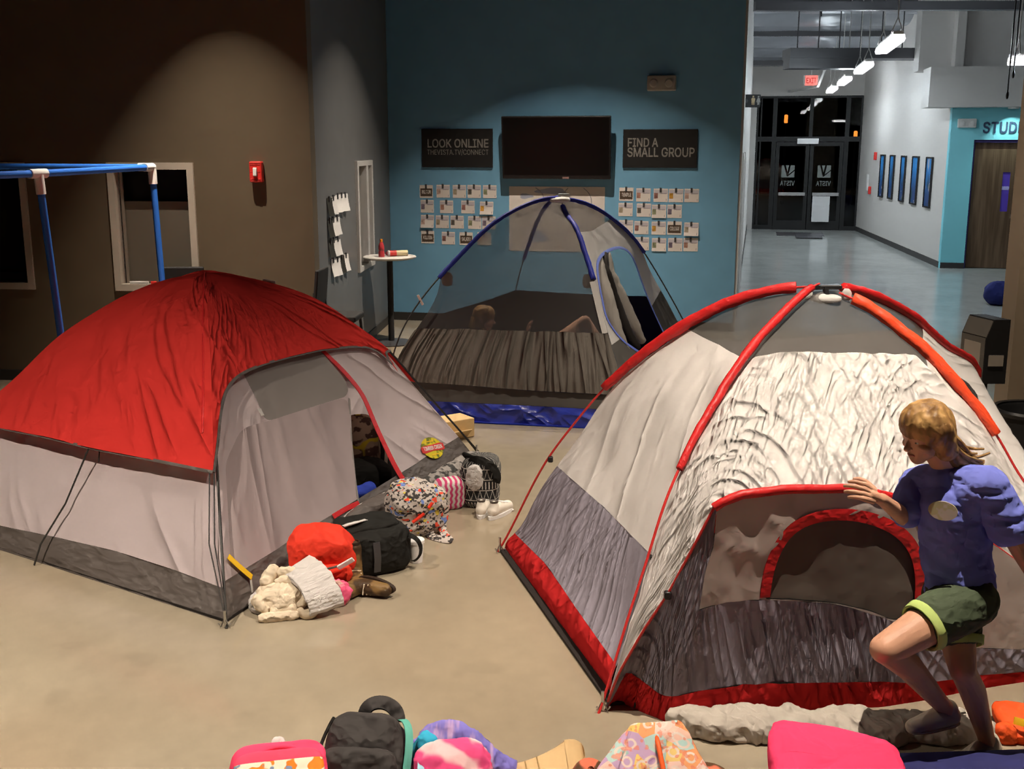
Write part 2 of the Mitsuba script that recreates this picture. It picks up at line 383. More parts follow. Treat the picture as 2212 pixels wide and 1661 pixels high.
# grey return wall with a slim window, blue wall
gx0 = uv_on(grey(766, 348), BR, ug); gx1 = uv_on(grey(800, 348), BR, ug)
gz1 = gx0[1]; gz0 = grey(772, 590)[2]
gh = [(gx0[0], gz0), (gx1[0], gz0), (gx1[0], gz1), (gx0[0], gz1)]
LG = np.linalg.norm((A - BR)[:2])
struct('wall_return', slab_with_holes(BR, ug, ng, [(.02, 0), (LG, 0), (LG, CEIL), (.02, CEIL)], [gh], 0.14), 'm_greywall', 'grey return wall between the brown and the blue wall', False)
struct('baseboard_return', wall_between(BR + ng * .014, A + ng * .014, 0, 0.11, .014, ng), 'm_base')
key = tag(name('window_3'), 'slim white framed window in the grey wall by the small round table', kind='structure')
a, b, c, d = gx0[0], gx1[0], gz0, gz1
mid = a + (b - a) * 0.62
fr = Polygon(gh, [[(a + .09, c + .06), (mid - .06, c + .06), (mid - .06, d - .06), (a + .09, d - .06)], [(mid + .06, c + .06), (b - .09, c + .06), (b - .09, d - .06), (mid + .06, d - .06)]])
mat('m_frame2', (0.42, 0.42, 0.42), 0.5, 0.4)
add(key, 'window_frame', put(prism(fr, 0.12), frame(BR - ng * .09, ug, V(0, 0, 1), ng if np.dot(np.cross(ug, V(0, 0, 1)), ng) > 0 else -ng)) if np.dot(np.cross(ug, V(0, 0, 1)), ng) > 0 else
    put(prism(fr, 0.12), frame(BR + ng * .03, ug, V(0, 0, 1), -ng)), 'm_frame2', False)
add(key, 'pane', put(prism(Polygon(gh).buffer(-.03), 0.004), frame(BR - ng * .05, ug, V(0, 0, 1), np.cross(ug, V(0, 0, 1)))), 'm_glass', False)
add(key, 'dark_backing', put(prism(Polygon(gh).buffer(.04), 0.01), frame(BR - ng * .18, ug, V(0, 0, 1), np.cross(ug, V(0, 0, 1)))), 'm_black', False)

LB = float(np.dot(Bend - A, ub))
struct('wall_blue', wall_between(A - ub * 0.14, A + ub * LB, 0, CEIL, 0.30, nb), 'm_blue', 'blue accent wall with the television and photo cards')
struct('baseboard_blue', wall_between(A + nb * .014, A + ub * LB + nb * .014, 0, 0.11, .014, nb), 'm_base')

# corridor
DL, DR = ground(1612, 493.5), ground(1848, 499)
RC = ground(2027, 578)
# the entrance stands square to the row of pendant lamps, whose reflection runs on in its glass
zl = 3.71
def lamp_at(px, py):
    d = ray(px, py)
    return V(0, 0, H) + d * ((zl - H) / d[2])
dirl = unit(lamp_at(1797, 193) - lamp_at(1921, 95))
mid_ = (DL + DR) / 2
DL, DR = (on_plane(x_, 496, mid_, dirl) * V(1, 1, 0) for x_ in (1612, 1848))
ud = unit(V(*(DR - DL)[:2], 0)); nd = V(ud[1], -ud[0], 0)
if nd[1] > 0: nd = -nd
ur = unit(V(*(RC - DR)[:2], 0)); nr = V(-ur[1], ur[0], 0)
if nr[0] > 0: nr = -nr
fe0, fe1 = DL - ud * 14, DR + ud * 11
struct('floor', prism([(-12, -1.5), (14, -1.5), (fe1[0], fe1[1]), (fe0[0], fe0[1]), (-12, fe0[1] - 1)], 0.12, frame(V(0, 0, -.12), V(1, 0, 0), V(0, 1, 0), V(0, 0, 1))), 'm_floor', 'polished tan concrete floor with cool corridor light painted in grey', False)
struct('ground_outside', put(box(-10, 10, -.12, -.02, -24, -.01), frame(DL + ud * 1.5, ud, V(0, 0, 1), nd)), 'm_matblack', 'dark ground outside the glass entrance', False) if False else struct('ground_outside', put(box(-10, 10, -24, -.01, -.12, -.02), frame(DL + ud * 1.5, ud, nd, V(0, 0, 1))), 'm_matblack', 'dark ground outside the glass entrance', False)
def far(px, py, off=0.0): return on_plane(px, py, DL + nd * off, nd)
def rwall(px, py, off=0.0): return on_plane(px, py, DR + nr * off, nr)
ZF = 4.55
# right corridor wall: its top edge climbs with the roof
t0, t1 = rwall(1951, 71), rwall(2008, 20)
LR = np.linalg.norm((RC - DR)[:2])
top = lambda d_: 4.55 + (t0[2] - 4.55) / max(uv_on(t0, DR, ur)[0], .1) * d_
struct('wall_right', slab_with_holes(DR, ur, nr, [(-0.3, 0), (LR, 0), (LR, 7.2), (-0.3, 7.2)], [], 0.16), 'm_white', 'white corridor wall with framed pictures', False)
struct('baseboard_right', wall_between(DR + nr * .012, RC + nr * .012, 0, 0.12, .012, nr), 'm_base')
# left corridor wall, a white jamb just past the blue wall
JL = on_plane(1592, 640, A, nb); JL[2] = 0
LW0 = A + ub * (LB) - nb * 0.30
ul = unit(V(*(DL - LW0)[:2], 0)); nl = V(ul[1], -ul[0], 0)
if nl[0] < 0: nl = -nl
struct('wall_corridor_left', wall_between(LW0, DL, 0, 7.2, 0.14, nl), 'm_white', 'white corridor wall right behind the blue wall')
struct('baseboard_corridor', wall_between(LW0 + nl * .012, DL + nl * .012, 0, 0.12, .012, nl), 'm_base')
struct('trim_1', wall_between(A + ub * (LB + 0.03) - nb * 0.02, A + ub * (LB + 0.03) - nb * 0.30, 0, 7.2, 0.03, ub), 'm_white', 'white end of the blue wall')
# a door frame and switch plates on the left corridor wall
for k, s in enumerate((1.6, 4.2)):
    o = LW0 + ul * s
    g = put(prism(Polygon([(0, 0), (1.1, 0), (1.1, 2.25), (0, 2.25)], [[(0.09, 0.0001), (1.01, 0.0001), (1.01, 2.16), (0.09, 2.16)]]), 0.03), frame(o, ul, V(0, 0, 1), nl))
    key = tag(name(f'door_{k + 3}'), ['white framed side door nearest the blue wall in the corridor', 'white framed side door farther along the corridor'][k], kind='structure')
    add(key, 'door_frame', g, 'm_white', False)
    add(key, 'door_leaf', put(box(0.09, 1.01, 0, 2.16, 0, 0.012), frame(o, ul, V(0, 0, 1), nl)), 'm_plastic', False)
# far glazed front: wall above, storefront
zt = far(1740, 207)[2]
LD = np.linalg.norm((DR - DL)[:2])
fx0 = uv_on(far(1628, 400), DL, ud)[0]; fx1 = uv_on(far(1855, 400), DL, ud)[0]
struct('wall_far', slab_with_holes(DL, ud, nd, [(-1, 0), (LD + .6, 0), (LD + .6, 7.2), (-1, 7.2)], [[(fx0, -.001), (fx1, -.001), (fx1, zt), (fx0, zt)]], 0.2), 'm_white', 'white wall above the glass entrance', False)
key = tag(name('door_1'), 'dark aluminium framed glass entrance with double doors at the corridor end', kind='structure')
def dbox(x0, x1, z0, z1, y0=-0.06, y1=0.0): return put(box(x0, x1, z0, z1, y0, y1), frame(DL, ud, V(0, 0, 1), nd)) if np.dot(np.cross(ud, V(0, 0, 1)), nd) > 0 else put(box(x0, x1, z0, z1, -y1, -y0), frame(DL, ud, V(0, 0, 1), -nd))
X = lambda px, py=400: uv_on(far(px, py), DL, ud)[0]
Z = lambda py, px=1740: far(px, py)[2]
m1, m2 = X(1672, 300), X(1829, 300); mc = X(1745, 400); zh = Z(306)
for nm, g in (('jamb', dbox(fx0, fx0 + .06, 0, zt)), ('jamb', dbox(fx1 - .06, fx1, 0, zt)), ('mullion', dbox(m1 - .06, m1 + .06, 0, zt)), ('mullion', dbox(m2 - .06, m2 + .06, 0, zt)),
              ('head_rail', dbox(fx0, fx1, zt - .06, zt)), ('transom_rail', dbox(fx0, fx1, zh, zh + .14)), ('sill_rail', dbox(fx0, m1, 0, .12)), ('sill_rail', dbox(m2, fx1, 0, .12)),
              ('upper_mullion', dbox(mc - .05, mc + .05, zh + .14, zt - .06))):
    add(key, nm, g, 'm_alu', False)
for s in (0, 1):
    a, b = (m1 + .07, mc - .01) if s == 0 else (mc + .01, m2 - .07)
    lf = cat([dbox(a, a + .1, .01, zh - .01, -.055, .01), dbox(b - .1, b, .01, zh - .01, -.055, .01), dbox(a + .1, b - .1, .01, .26, -.055, .01), dbox(a + .1, b - .1, zh - .12, zh - .01, -.055, .01)])
    leaf = add(key, 'door_leaf', lf, 'm_alu', False)
    add(leaf, 'pane', dbox(a + .09, b - .09, .25, zh - .11, -.03, -.024), 'm_entranceglass', False)
    zb = Z(419)
    add(leaf, 'push_bar', dbox(a + .12, b - .06, zb - .045, zb + .045, .03, .10), 'm_steel', False)
    cx, lw = X(1702 if s == 0 else 1780, 375), 0.30
    # the glass lettering, seen from behind
    fl = frame(DL + ud * (cx + 0.20) + V(0, 0, Z(401)) - nd * 0.018, -ud, V(0, 0, 1), -nd if np.dot(np.cross(-ud, V(0, 0, 1)), -nd) > 0 else nd)
    sq_ = Polygon([(-.16, 0), (.16, 0), (.16, .30), (-.16, .30)]).buffer(.02).difference(LineString([(-.10, .34), (-.01, .03), (.05, .34)]).buffer(.022)).difference(LineString([(.0, .03), (.20, .20)]).buffer(.014))
    mk = [put(prism(q, .003), frame(DL + ud * cx + V(0, 0, Z(382)) - nd * .018, ud, V(0, 0, 1), nd)) for q in sq_.geoms]
    mat('m_decal', (0.20, 0.22, 0.21), 0.6, 0.3) if s == 0 else None
    add(leaf, 'logo_decal', cat(mk + [text('VISTA', 0.13, fl, 0.003, True, 0.40)]), 'm_decal', False)
add(key, 'door_closer', dbox(X(1722, 306), X(1768, 306), Z(311), Z(299), .0, .12), 'm_steel', False, label='pale door closer over the double doors')
for x0, x1, z0, z1 in ((fx0 + .06, m1 - .06, zh + .14, zt - .06), (m1 + .06, mc - .05, zh + .14, zt - .06), (mc + .05, m2 - .06, zh + .14, zt - .06), (m2 + .06, fx1 - .06, zh + .14, zt - .06), (fx0 + .06, m1 - .06, .12, zh), (m2 + .06, fx1 - .06, .12, zh)):
    add(key, 'pane', dbox(x0, x1, z0, z1, -.035, -.029), 'm_entranceglass', False)
for k, px in enumerate((1638, 1855)): add(key, 'edge_strip', dbox(X(px) - .02, X(px) + .02, 0, zt - .06, -.05, .004), 'm_alu', False)
# a car park lamp or two outside, seen through the glass
for k, (px, py) in enumerate(((1698, 257), (1848, 292))):
    p = on_plane(px, py, DL - nd * 14, nd)
    key = thing('street_lamp', ['orange street lamp outside, left pane over the doors', 'orange street lamp outside, right side pane'][k], 'street lamp', 'street lamps outside')
    add(key, 'pole', tube([V(p[0], p[1], 0.0), V(p[0], p[1], p[2] - .1)], 0.05, 8), 'm_matblack')
    scene[add(key, 'lamp_head', put(rbox(.14, .14, .34, .05), frame(p, V(1, 0, 0), V(0, 1, 0), V(0, 0, 1))), 'm_orange')]['emitter'] = {'type': 'area', 'radiance': rgb(1.6, 0.35, 0.05)}

# student room: teal wall and door
TD0, TD1 = ground(2030, 579), ground(2081, 580)
ut = unit(V(*(TD1 - TD0)[:2], 0)); nt = V(ut[1], -ut[0], 0)
if nt[1] > 0: nt = -nt
def teal(px, py, off=0.0): return on_plane(px, py, TD0 + nt * off, nt)
zs = teal(2050, 232)[2]
TX = lambda px, py: uv_on(teal(px, py), TD0, ut)[0]
dx0 = TX(2081, 578); dz = teal(2150, 302)[2]; dx1 = dx0 + 1.05
struct('wall_teal', slab_with_holes(TD0, ut, nt, [(0, 0), (4.5, 0), (4.5, zs), (0, zs)], [[(dx0, -.001), (dx1, -.001), (dx1, dz), (dx0, dz)]], 0.22), 'm_teal', 'bright teal wall around the wooden door', False)
struct('wall_teal_return', wall_between(RC, TD0 + V(.004, 0, 0), 0, zs, 0.1, unit(V(-.9, -.4, 0))), 'm_teal')
struct('baseboard_teal', wall_between(TD0 + nt * .012, TD0 + ut * dx0 + nt * .012, 0, .11, .012, nt), 'm_base')
key = tag(name('door_2'), 'brown wooden door with slim purple window in the teal wall', kind='structure')
tb = lambda x0, x1, z0, z1, y0, y1: put(box(x0, x1, z0, z1, y0, y1), frame(TD0, ut, V(0, 0, 1), np.cross(ut, V(0, 0, 1)))) if np.dot(np.cross(ut, V(0, 0, 1)), nt) > 0 else put(box(x0, x1, z0, z1, -y1, -y0), frame(TD0, ut, V(0, 0, 1), -nt))
add(key, 'door_frame', cat([tb(dx0, dx0 + .03, 0, dz, -.2, -.03), tb(dx1 - .03, dx1, 0, dz, -.2, -.03), tb(dx0, dx1, dz - .05, dz, -.2, -.03)]), 'm_frpurple', False, label='dark purple door frame')
vx0, vx1 = TX(2167, 430) - .02, TX(2181, 430) + .0
vz0, vz1 = teal(2172, 457, -.1)[2], teal(2172, 372, -.1)[2]
add(key, 'door_leaf', put(prism(Polygon([(dx0 + .05, .01), (dx1 - .05, .01), (dx1 - .05, dz - .05), (dx0 + .05, dz - .05)], [[(vx0, vz0), (vx1, vz0), (vx1, vz1), (vx0, vz1)]]), .05), frame(TD0 - nt * (.16 if np.dot(np.cross(ut, V(0, 0, 1)), nt) > 0 else .11), ut, V(0, 0, 1), np.cross(ut, V(0, 0, 1)))), 'm_door', False)
add(key, 'vision_panel', tb(vx0, vx1, vz0, vz1, -.15, -.13), 'm_purple', False, label='slim purple glass strip')
add(key, 'paper_strip', tb(vx0, vx1, vz0 + (vz1 - vz0) * .55, vz0 + (vz1 - vz0) * .64, -.13, -.126), 'm_lilac', False)
add(key, 'handle', tb(vx1 + .06, vx1 + .14, .98, 1.05, -.11, -.05), 'm_steel', False, label='steel handle')
# bulkhead above and set-back wall
def bbox(z0, z1, s0, s1, y0, y1): return tb(s0, s1, z0, z1, y0, y1)
bz1 = teal(2100, 143, .5)[2]
bz0 = teal(2060, 231, .5)[2]
bx0 = uv_on(teal(2008, 190, .5), TD0, ut)[0]
struct('bulkhead', bbox(bz0, bz1, bx0, 5, -.35, .5), 'm_white', 'white bulkhead over the wooden door')
struct('wall_upper', bbox(bz1 - .02, 7.2, bx0 - .1, 5, -1.0, -.35), 'm_white', 'white upper wall set back above the bulkhead')
# corridor roof: quilted silver insulation between seams, a beam and a duct
r0 = far(1740, 143)[2]
rx0, rx1 = -2.0, 9.0
yr0, yr1 = 33.5, 15.5
zr = lambda y: r0 + (32.0 - y) * 0.105
seams = np.linspace(yr0, yr1, 15)
roof = tag(name('ceiling_corridor'), 'silver quilted insulation ceiling of the corridor', kind='structure')
for a_, b_ in zip(seams[:-1], seams[1:]):
    g = []
    yy = np.linspace(a_, b_, 9); xx = np.linspace(1.0, 10.5, 24)
    YY, XX = np.meshgrid(yy, xx, indexing='ij')
    sag = -0.16 * np.sin(np.pi * (YY - a_) / (b_ - a_)) ** 0.7 + 0.05 * (meshkit.fbm(np.stack([XX, YY, 0 * XX], -1) * .9, 3, 4) - .5)
    Pm = np.stack([XX, YY, zr(YY) + sag + .12], -1).reshape(-1, 3)
    i, j = np.meshgrid(np.arange(8), np.arange(23), indexing='ij')
    q = np.stack([i * 24 + j, i * 24 + j + 1, (i + 1) * 24 + j + 1, (i + 1) * 24 + j], -1).reshape(-1, 4)
    add(roof, 'insulation_strip', (Pm, q), 'm_insul', True)
for k, y in enumerate((31.2, 27.4, 24.0, 20.2, 17.2)):
    add(roof, 'purlin', box(1.0, 10.5, y - .05, y + .05, zr(y) - .10, zr(y) + .1), 'm_dkmetal', False)
bm0, bm1 = at_y(1630, 14, 16.6), at_y(2260, 12, 16.6)
struct('beam', beam(bm0, bm1, .16, .12), 'm_dkmetal', 'dark steel beam crossing the corridor ceiling')
du = [on_plane(x, 120, V(0, 23.2, 0), V(0, 1, 0)) for x in (1700, 2014)]
struct('duct', cat([box(du[0][0], du[1][0], 22.9, 23.6, at_y(1800, 128, 23.2)[2], at_y(1800, 106, 23.2)[2]), box(du[0][0], at_y(1862, 140, 23.2)[0], 22.95, 23.5, at_y(1800, 149, 23.2)[2], at_y(1800, 128, 23.2)[2])]), 'm_dkmetal', 'dark duct under the corridor ceiling', False)
for x_ in np.linspace(du[0][0] + .2, du[1][0] - .2, 7):
    add('duct', 'hanger_rod', tube([V(x_, 23.2, at_y(1800, 106, 23.2)[2] - .02), V(x_, 23.2, zr(23.2) + .12)], .012, 6), 'm_dkmetal')
b0_, b1_ = at_y(1767, 186, 29.0), at_y(1790, 130, 29.0)
struct('brace', cat([beam(b0_, b0_ + (b1_ - b0_) * 1.6, .06), beam(b0_, V(b0_[0], 32.6, b0_[2]), .06)]), 'm_plastic', 'pale slanted brace beside the exit sign')
for k, (x_, y_, l_) in enumerate(((1745, 20.0, .55), (1810, 21.5, .7), (1835, 21.0, .9), (1775, 22.0, .8), (1720, 19.0, .35))):
    p_ = at_y(x_, 60, y_)
    add(roof, 'loose_wire', tube([V(p_[0], y_, zr(y_) + .1), V(p_[0] + .03 * (-1) ** k, y_, zr(y_) - l_ * .5), V(p_[0] - .02, y_, zr(y_) - l_)], .010, 6), 'm_black')
# tan pillar at the right
PL = at_y(2145, 938, 9.1); PL[2] = 0
struct('pillar', box(PL[0], PL[0] + 1.4, 8.9, 9.15, 0, CEIL), 'm_tan', 'tan pillar at the right edge of the photo')
struct('baseboard_pillar', box(PL[0] - .012, PL[0] + 1.4, 8.888, 8.9, 0, .1), 'm_base')
# ---------------------------------------------------------------- things on the walls and lamps
Zv = V(0, 0, 1)
def on_wall(o, u, n, mesh): return put(mesh, frame(o, u, Zv, n))
for k, (x, y, z, s, b, c) in enumerate(DOWNLIGHTS):
    key = thing('downlight', ['cylinder downlight above the brown wall', 'cylinder downlight above the red tent', 'cylinder downlight above the silver tent', 'cylinder downlight facing the blue wall',
                              'cylinder downlight above the middle of the hall', 'cylinder downlight above the tan pillar'][k], 'ceiling lamp')
    m = frame(V(x, y, z), V(1, 0, 0), V(0, -1, 0), V(0, 0, -1))
    add(key, 'housing', put(lathe([(0.0, -.16), (.10, -.16), (.11, -.15), (.11, .02), (.10, .02), (.10, -.12), (0, -.12)], 24), m), 'm_matblack')
    add(key, 'reflector', put(lathe([(0.02, -.10), (.06, -.085), (.095, .0), (.098, .0), (.062, -.09), (.02, -.105)], 24), m), 'm_steel')
    add(key, 'stem', tube([V(x, y, CEIL + .02), V(x, y, z + .12)], .012, 8), 'm_matblack')

# fire alarm
o = brown(557, 371)
key = thing('fire_alarm', 'red fire alarm with clear strobe on the brown wall', 'fire alarm')
fa = lambda mesh, off=0.0: on_wall(o + nbr * off, ubr, nbr, mesh)
add(key, 'body', fa(rbox(.125, .20, .075, .016), .0375), 'm_red')
add(key, 'strobe', fa(rbox(.04, .085, .03, .012), .085), 'm_lens')
add(key, 'grille', cat([fa(rbox(.10, .008, .006, .002), .075) for _ in (0,)] + [fa(put(rbox(.10, .007, .006, .002), frame(V(0, dy, 0), V(1, 0, 0), V(0, 1, 0), V(0, 0, 1))), .076) for dy in (-.085, -.07, .07, .085)]), 'm_redplain')

# emergency light box on the blue wall
o = blue(1430, 180)
key = thing('emergency_light', 'pale emergency light box high on the blue wall', 'emergency light')
add(key, 'housing', on_wall(o + nb * .045, ub, nb, rbox(.36, .19, .09, .02)), 'm_plasticdim')
for s in (-1, 1): add(key, 'lamp', on_wall(o + nb * .08 + ub * s * .095, ub, nb, lathe([(0, 0), (.05, 0), (.055, .02), (.04, .035), (0, .04)], 20)), 'm_plasticdim')

# television, tipped slightly forward on its bracket
tl, tr, bl_ = blue(1083, 250, .22), blue(1320, 250, .22), blue(1085, 385, .12)
wTV, hTV = np.linalg.norm(tr - tl), abs(tl[2] - bl_[2])
o = (tl + tr) / 2 - V(0, 0, hTV / 2); o = o - nb * .05
up_ = unit(V(0, 0, 1) + nb * .10); nn = unit(np.cross(ub, up_))
key = thing('television', 'large black television hung on the blue wall', 'television')
tv = lambda mesh, off=0.0: put(mesh, frame(o + nn * off, ub, up_, nn))
add(key, 'bezel', tv(rbox(wTV, hTV, .06, .012)), 'm_black')
add(key, 'screen', tv(box(-wTV / 2 + .02, wTV / 2 - .02, -hTV / 2 + .05, hTV / 2 - .02, .0301, .033)), 'm_screen')
add(key, 'bracket', beam(o - nn * .031, on_plane(0, 0, A, nb) * 0 + o - nb * (float(np.dot(o - A, nb)) - .004), .35, .30), 'm_dkmetal')
add(key, 'badge', tv(box(wTV * .06, wTV * .12, -hTV / 2 + .006, -hTV / 2 + .03, .031, .036)), 'm_steel', False)

# two black signs with raised pale letters
for k, (x0, y0, x1, y1) in enumerate(((912, 278, 1064, 361), (1345, 279, 1508, 362))):
    a, b = blue(x0, y1, .02), blue(x1, y0, .02)
    w = float(np.dot(b - a, ub)); h = b[2] - a[2]
    key = thing('wall_sign', ['black sign reading LOOK ONLINE left of the television', 'black sign reading FIND A SMALL GROUP right of the television'][k], 'sign')
    add(key, 'board', put(rbox(w, h, .03, .006), frame(a + ub * w / 2 + Zv * h / 2 - nb * .003, ub, Zv, nb)), 'm_matblack')
    P_ = lambda fx, fy: frame(a + ub * w * fx + Zv * h * fy + nb * .011, ub, Zv, nb)
    if k == 0:
        add(key, 'lettering', text('LOOK ONLINE', .105, P_(.075, .52), .004, True, w * .87), 'm_signwhite', False)
        add(key, 'lettering', text('THEVISTA.TV/CONNECT', .066, P_(.075, .33), .004, False, w * .87), 'm_signwhite', False)
    else:
        add(key, 'lettering', text('FIND A', .105, P_(.055, .55), .004, True, w * .42), 'm_signwhite', False)
        add(key, 'lettering', text('SMALL GROUP', .110, P_(.055, .29), .004, True, w * .91), 'm_signwhite', False)

# white map poster below the television
a, b = blue(1100, 541, .004), blue(1307, 404, .004)
w = float(np.dot(b - a, ub)); h = b[2] - a[2]
key = thing('poster', 'large white map poster below the television, behind the blue tent', 'poster')
fp = frame(a, ub, Zv, nb)
add(key, 'sheet', put(box(0, w, 0, h, 0, .003), fp), 'm_paper', False)
rng = np.random.default_rng(5)
roads = []
for pts in ([(.02, .62), (.2, .58), (.38, .66), (.62, .55), (.8, .6), (.98, .52)], [(.28, .98), (.36, .7), (.33, .45), (.42, .2), (.4, .02)], [(.62, .98), (.58, .75), (.66, .5), (.60, .25), (.7, .02)],
            [(.02, .3), (.25, .34), (.5, .28), (.75, .36), (.98, .3)], [(.78, .98), (.86, .7), (.82, .45), (.9, .2)]):
    q = np.array([(x * w, y * h, .0045) for x, y in pts])
    roads.append(put(ribbon(spline(q, 24), V(0, 0, 1), .012, .001), fp))
mat('m_mapline', (0.33, 0.32, 0.36), 0.7, 0.2); mat('m_maparea', (0.36, 0.40, 0.52), 0.7, 0.2)
add(key, 'road_lines', cat(roads), 'm_mapline', False)
for cx, cy, rx, ry in ((.30, .22, .10, .09), (.45, .93, .16, .05), (.18, .85, .07, .04)):
    th = np.linspace(0, 2 * np.pi, 25)[:-1]; rr = 1 + .18 * np.sin(3 * th + cx * 9)
    add(key, 'map_area', put(prism(np.c_[(cx + rx * rr * np.cos(th)) * w, (cy + ry * rr * np.sin(th)) * h], .0012), put_ if False else frame(a + nb * .003, ub, Zv, nb)), 'm_maparea', False)

# photo cards, each clipped to the wall
for i, c in enumerate(((.24, .12, .11), (.30, .26, .20), (.17, .14, .2), (.48, .26, .05), (.10, .09, .08), (.36, .2, .16), (.45, .33, .30), (.22, .24, .15))):
    mat(f'm_photo{i}', (lambda c: (lambda p, n, uv: C3(*c) * (0.35 + 1.3 * fbm(p.x * 28, p.y * 28, p.z * 28, 3))))(c), 0.5, 0.3)
mat('m_cardhead', (0.52, 0.50, 0.56), 0.7, 0.2); mat('m_cardtext', (0.36, 0.33, 0.38), 0.7, 0.2); mat('m_cardbrown', (0.085, 0.06, 0.045), 0.6, 0.3); mat('m_carddark2', (0.03, 0.03, 0.025), 0.6, 0.3)
cw = float(np.dot(blue(938, 445) - blue(909.6, 445), ub)); chh = blue(920, 432)[2] - blue(920, 459.4)[2]
_card = {}
def card(cx, cy, label, group, dark=None, curl=0.0, idx=0):
    o = blue(cx, cy, .004)
    key = thing('photo_card', label, 'card', group)
    fr = frame(o, ub, Zv, nb)
    def sh(x0, x1, y0, y1, z0, z1):
        m = trimesh.creation.box((1, 1, 1)); m = m.subdivide().subdivide() if curl else m
        m.apply_translation((.5, .5, .5)); m.apply_scale((x1 - x0, y1 - y0, z1 - z0)); m.apply_translation((x0, y0, z0))
        if curl:
            t = np.clip((chh / 2 - m.vertices[:, 1]) / chh, 0, 1); v = m.vertices.copy(); v[:, 2] += curl * t ** 2; m.vertices = v
        return put(m, fr)
    add(key, 'sheet', sh(-cw / 2, cw / 2, -chh / 2, chh / 2, 0, .002), 'm_paper', False)
    if dark is None:
        add(key, 'heading', sh(-cw / 2 + .006, cw / 2 - .006, chh * .14, chh * .40, .0021, .0026), 'm_cardhead', False)
        add(key, 'print', sh(-.005, cw / 2 - .012, chh * .10, chh * .17, .0027, .003), 'm_cardtext', False)
        add(key, 'photo', sh(-cw / 2 + .008, -cw / 2 + .056, -chh * .24, chh * .17, .0027, .0032), f'm_photo{idx % 8}', False)
        add(key, 'corner_print', sh(cw / 2 - .024, cw / 2 - .016, -chh * .42, -chh * .26, .0021, .003), 'm_cardtext', False)
    else:
        add(key, 'brown_panel', sh(-cw / 2 + .01, cw / 2 - .01, -chh * .38, chh * .24, .0021, .003), 'm_cardbrown', False)
        add(key, 'lettering', text(dark, .045, frame(o - ub * cw * .34 - Zv * .028 + nb * .003, ub, Zv, nb), .002, True, cw * .68), 'm_paper', False)
    add(key, 'clip', put(box(-.014, .010, chh * .22, chh * .56, .003, .012), fr), 'm_dkmetal', False)
ords = ['first', 'second', 'third', 'fourth', 'fifth']
rown = ['top', 'second', 'third', 'bottom']
Lc = [[(920.9, 413.6), (957.2, 413), (992.4, 413.6), (1024.4, 413.6), (1058, 414)], [(923, 445.6), (964.8, 446.7), (1010.9, 447.2), (1051.5, 449.4)],
      [(923.6, 478), (955.6, 479), (987.6, 479.7), (1025.5, 480.8), (1056, 481.2)], [(924, 512), (968.6, 514.4), (1007, 515.5), (1046, 515.5)]]
Rc_ = [[(1352.9, 419.6), (1389.8, 421.2), (1427.3, 421.8), (1460.3, 422.3), (1494, 422.3)], [(1351.3, 452.7), (1390.9, 453.8), (1423.5, 456.5), (1457.1, 456.5)],
       [(1352.4, 489.6), (1385.5, 491.8), (1422.9, 492.8), (1457, 492.8), (1493.4, 495)], [(1386.6, 526.5), (1423.5, 528.6), (1458.7, 528.6), (1491.8, 528.6)]]
DK = {(0, 0, 0): 'BELTON', (0, 3, 0): 'KILLEEN', (0, 3, 2): 'SALADO', (1, 0, 0): 'TEMPLE', (1, 2, 3): 'COLLEGE'}
CURL = {(0, 1, 3): .03, (0, 2, 0): .03, (1, 2, 4): .035, (1, 1, 2): .012, (1, 3, 1): .01}
q = 0
for s, G in enumerate((Lc, Rc_)):
    side = ('left', 'right')[s]
    for r, row in enumerate(G):
        for c, (x, y) in enumerate(row):
            dk = DK.get((s, r, c)); q += 1
            lb = f'brown card reading {dk} in the {rown[r]} row {side} of the television' if dk else f'white photo card, {ords[c]} from left in {rown[r]} row, {side} of the television'
            card(x, y, lb, f'photo cards {side} of the television', dk, CURL.get((s, r, c), 0.0), q * 3 + s)
# cards on the grey return wall, seen edge on
GC = [[(710, 447, 1), (718.5, 444, 0), (728, 440, 0), (736.5, 438, 0), (744.5, 437, 0)], [(711, 493, 1), (719, 491, 0), (727, 488, 0)], [(713, 537, 1), (720, 535, 0), (728.5, 532, 0)], [(719, 578, 0), (728, 576, 0), (737, 571, 1), (746, 567, 0)]]
for r, row in enumerate(GC):
    for c, (x, y, dk) in enumerate(row):
        o = grey(x, y, .004)
        key = thing('wall_card', f'{"dark" if dk else "white"} card, {ords[c]} from left in the {rown[r]} row on the grey wall', 'card', 'cards on the grey wall')
        wq = .15
        m = trimesh.creation.box((wq, .185, .002)).subdivide().subdivide(); v = m.vertices.copy(); v[:, 2] += .03 * np.clip((.1 - v[:, 1]) / .2, 0, 1) ** 2 + .02 * (v[:, 0] / wq + .5) ** 2; m.vertices = v
        add(key, 'sheet', on_wall(o, ug, ng, m), 'm_carddark2' if dk else 'm_paperwhite', True)
        add(key, 'clip', on_wall(o, ug, ng, box(-.014, .014, .05, .11, .004, .016)), 'm_dkmetal', False)

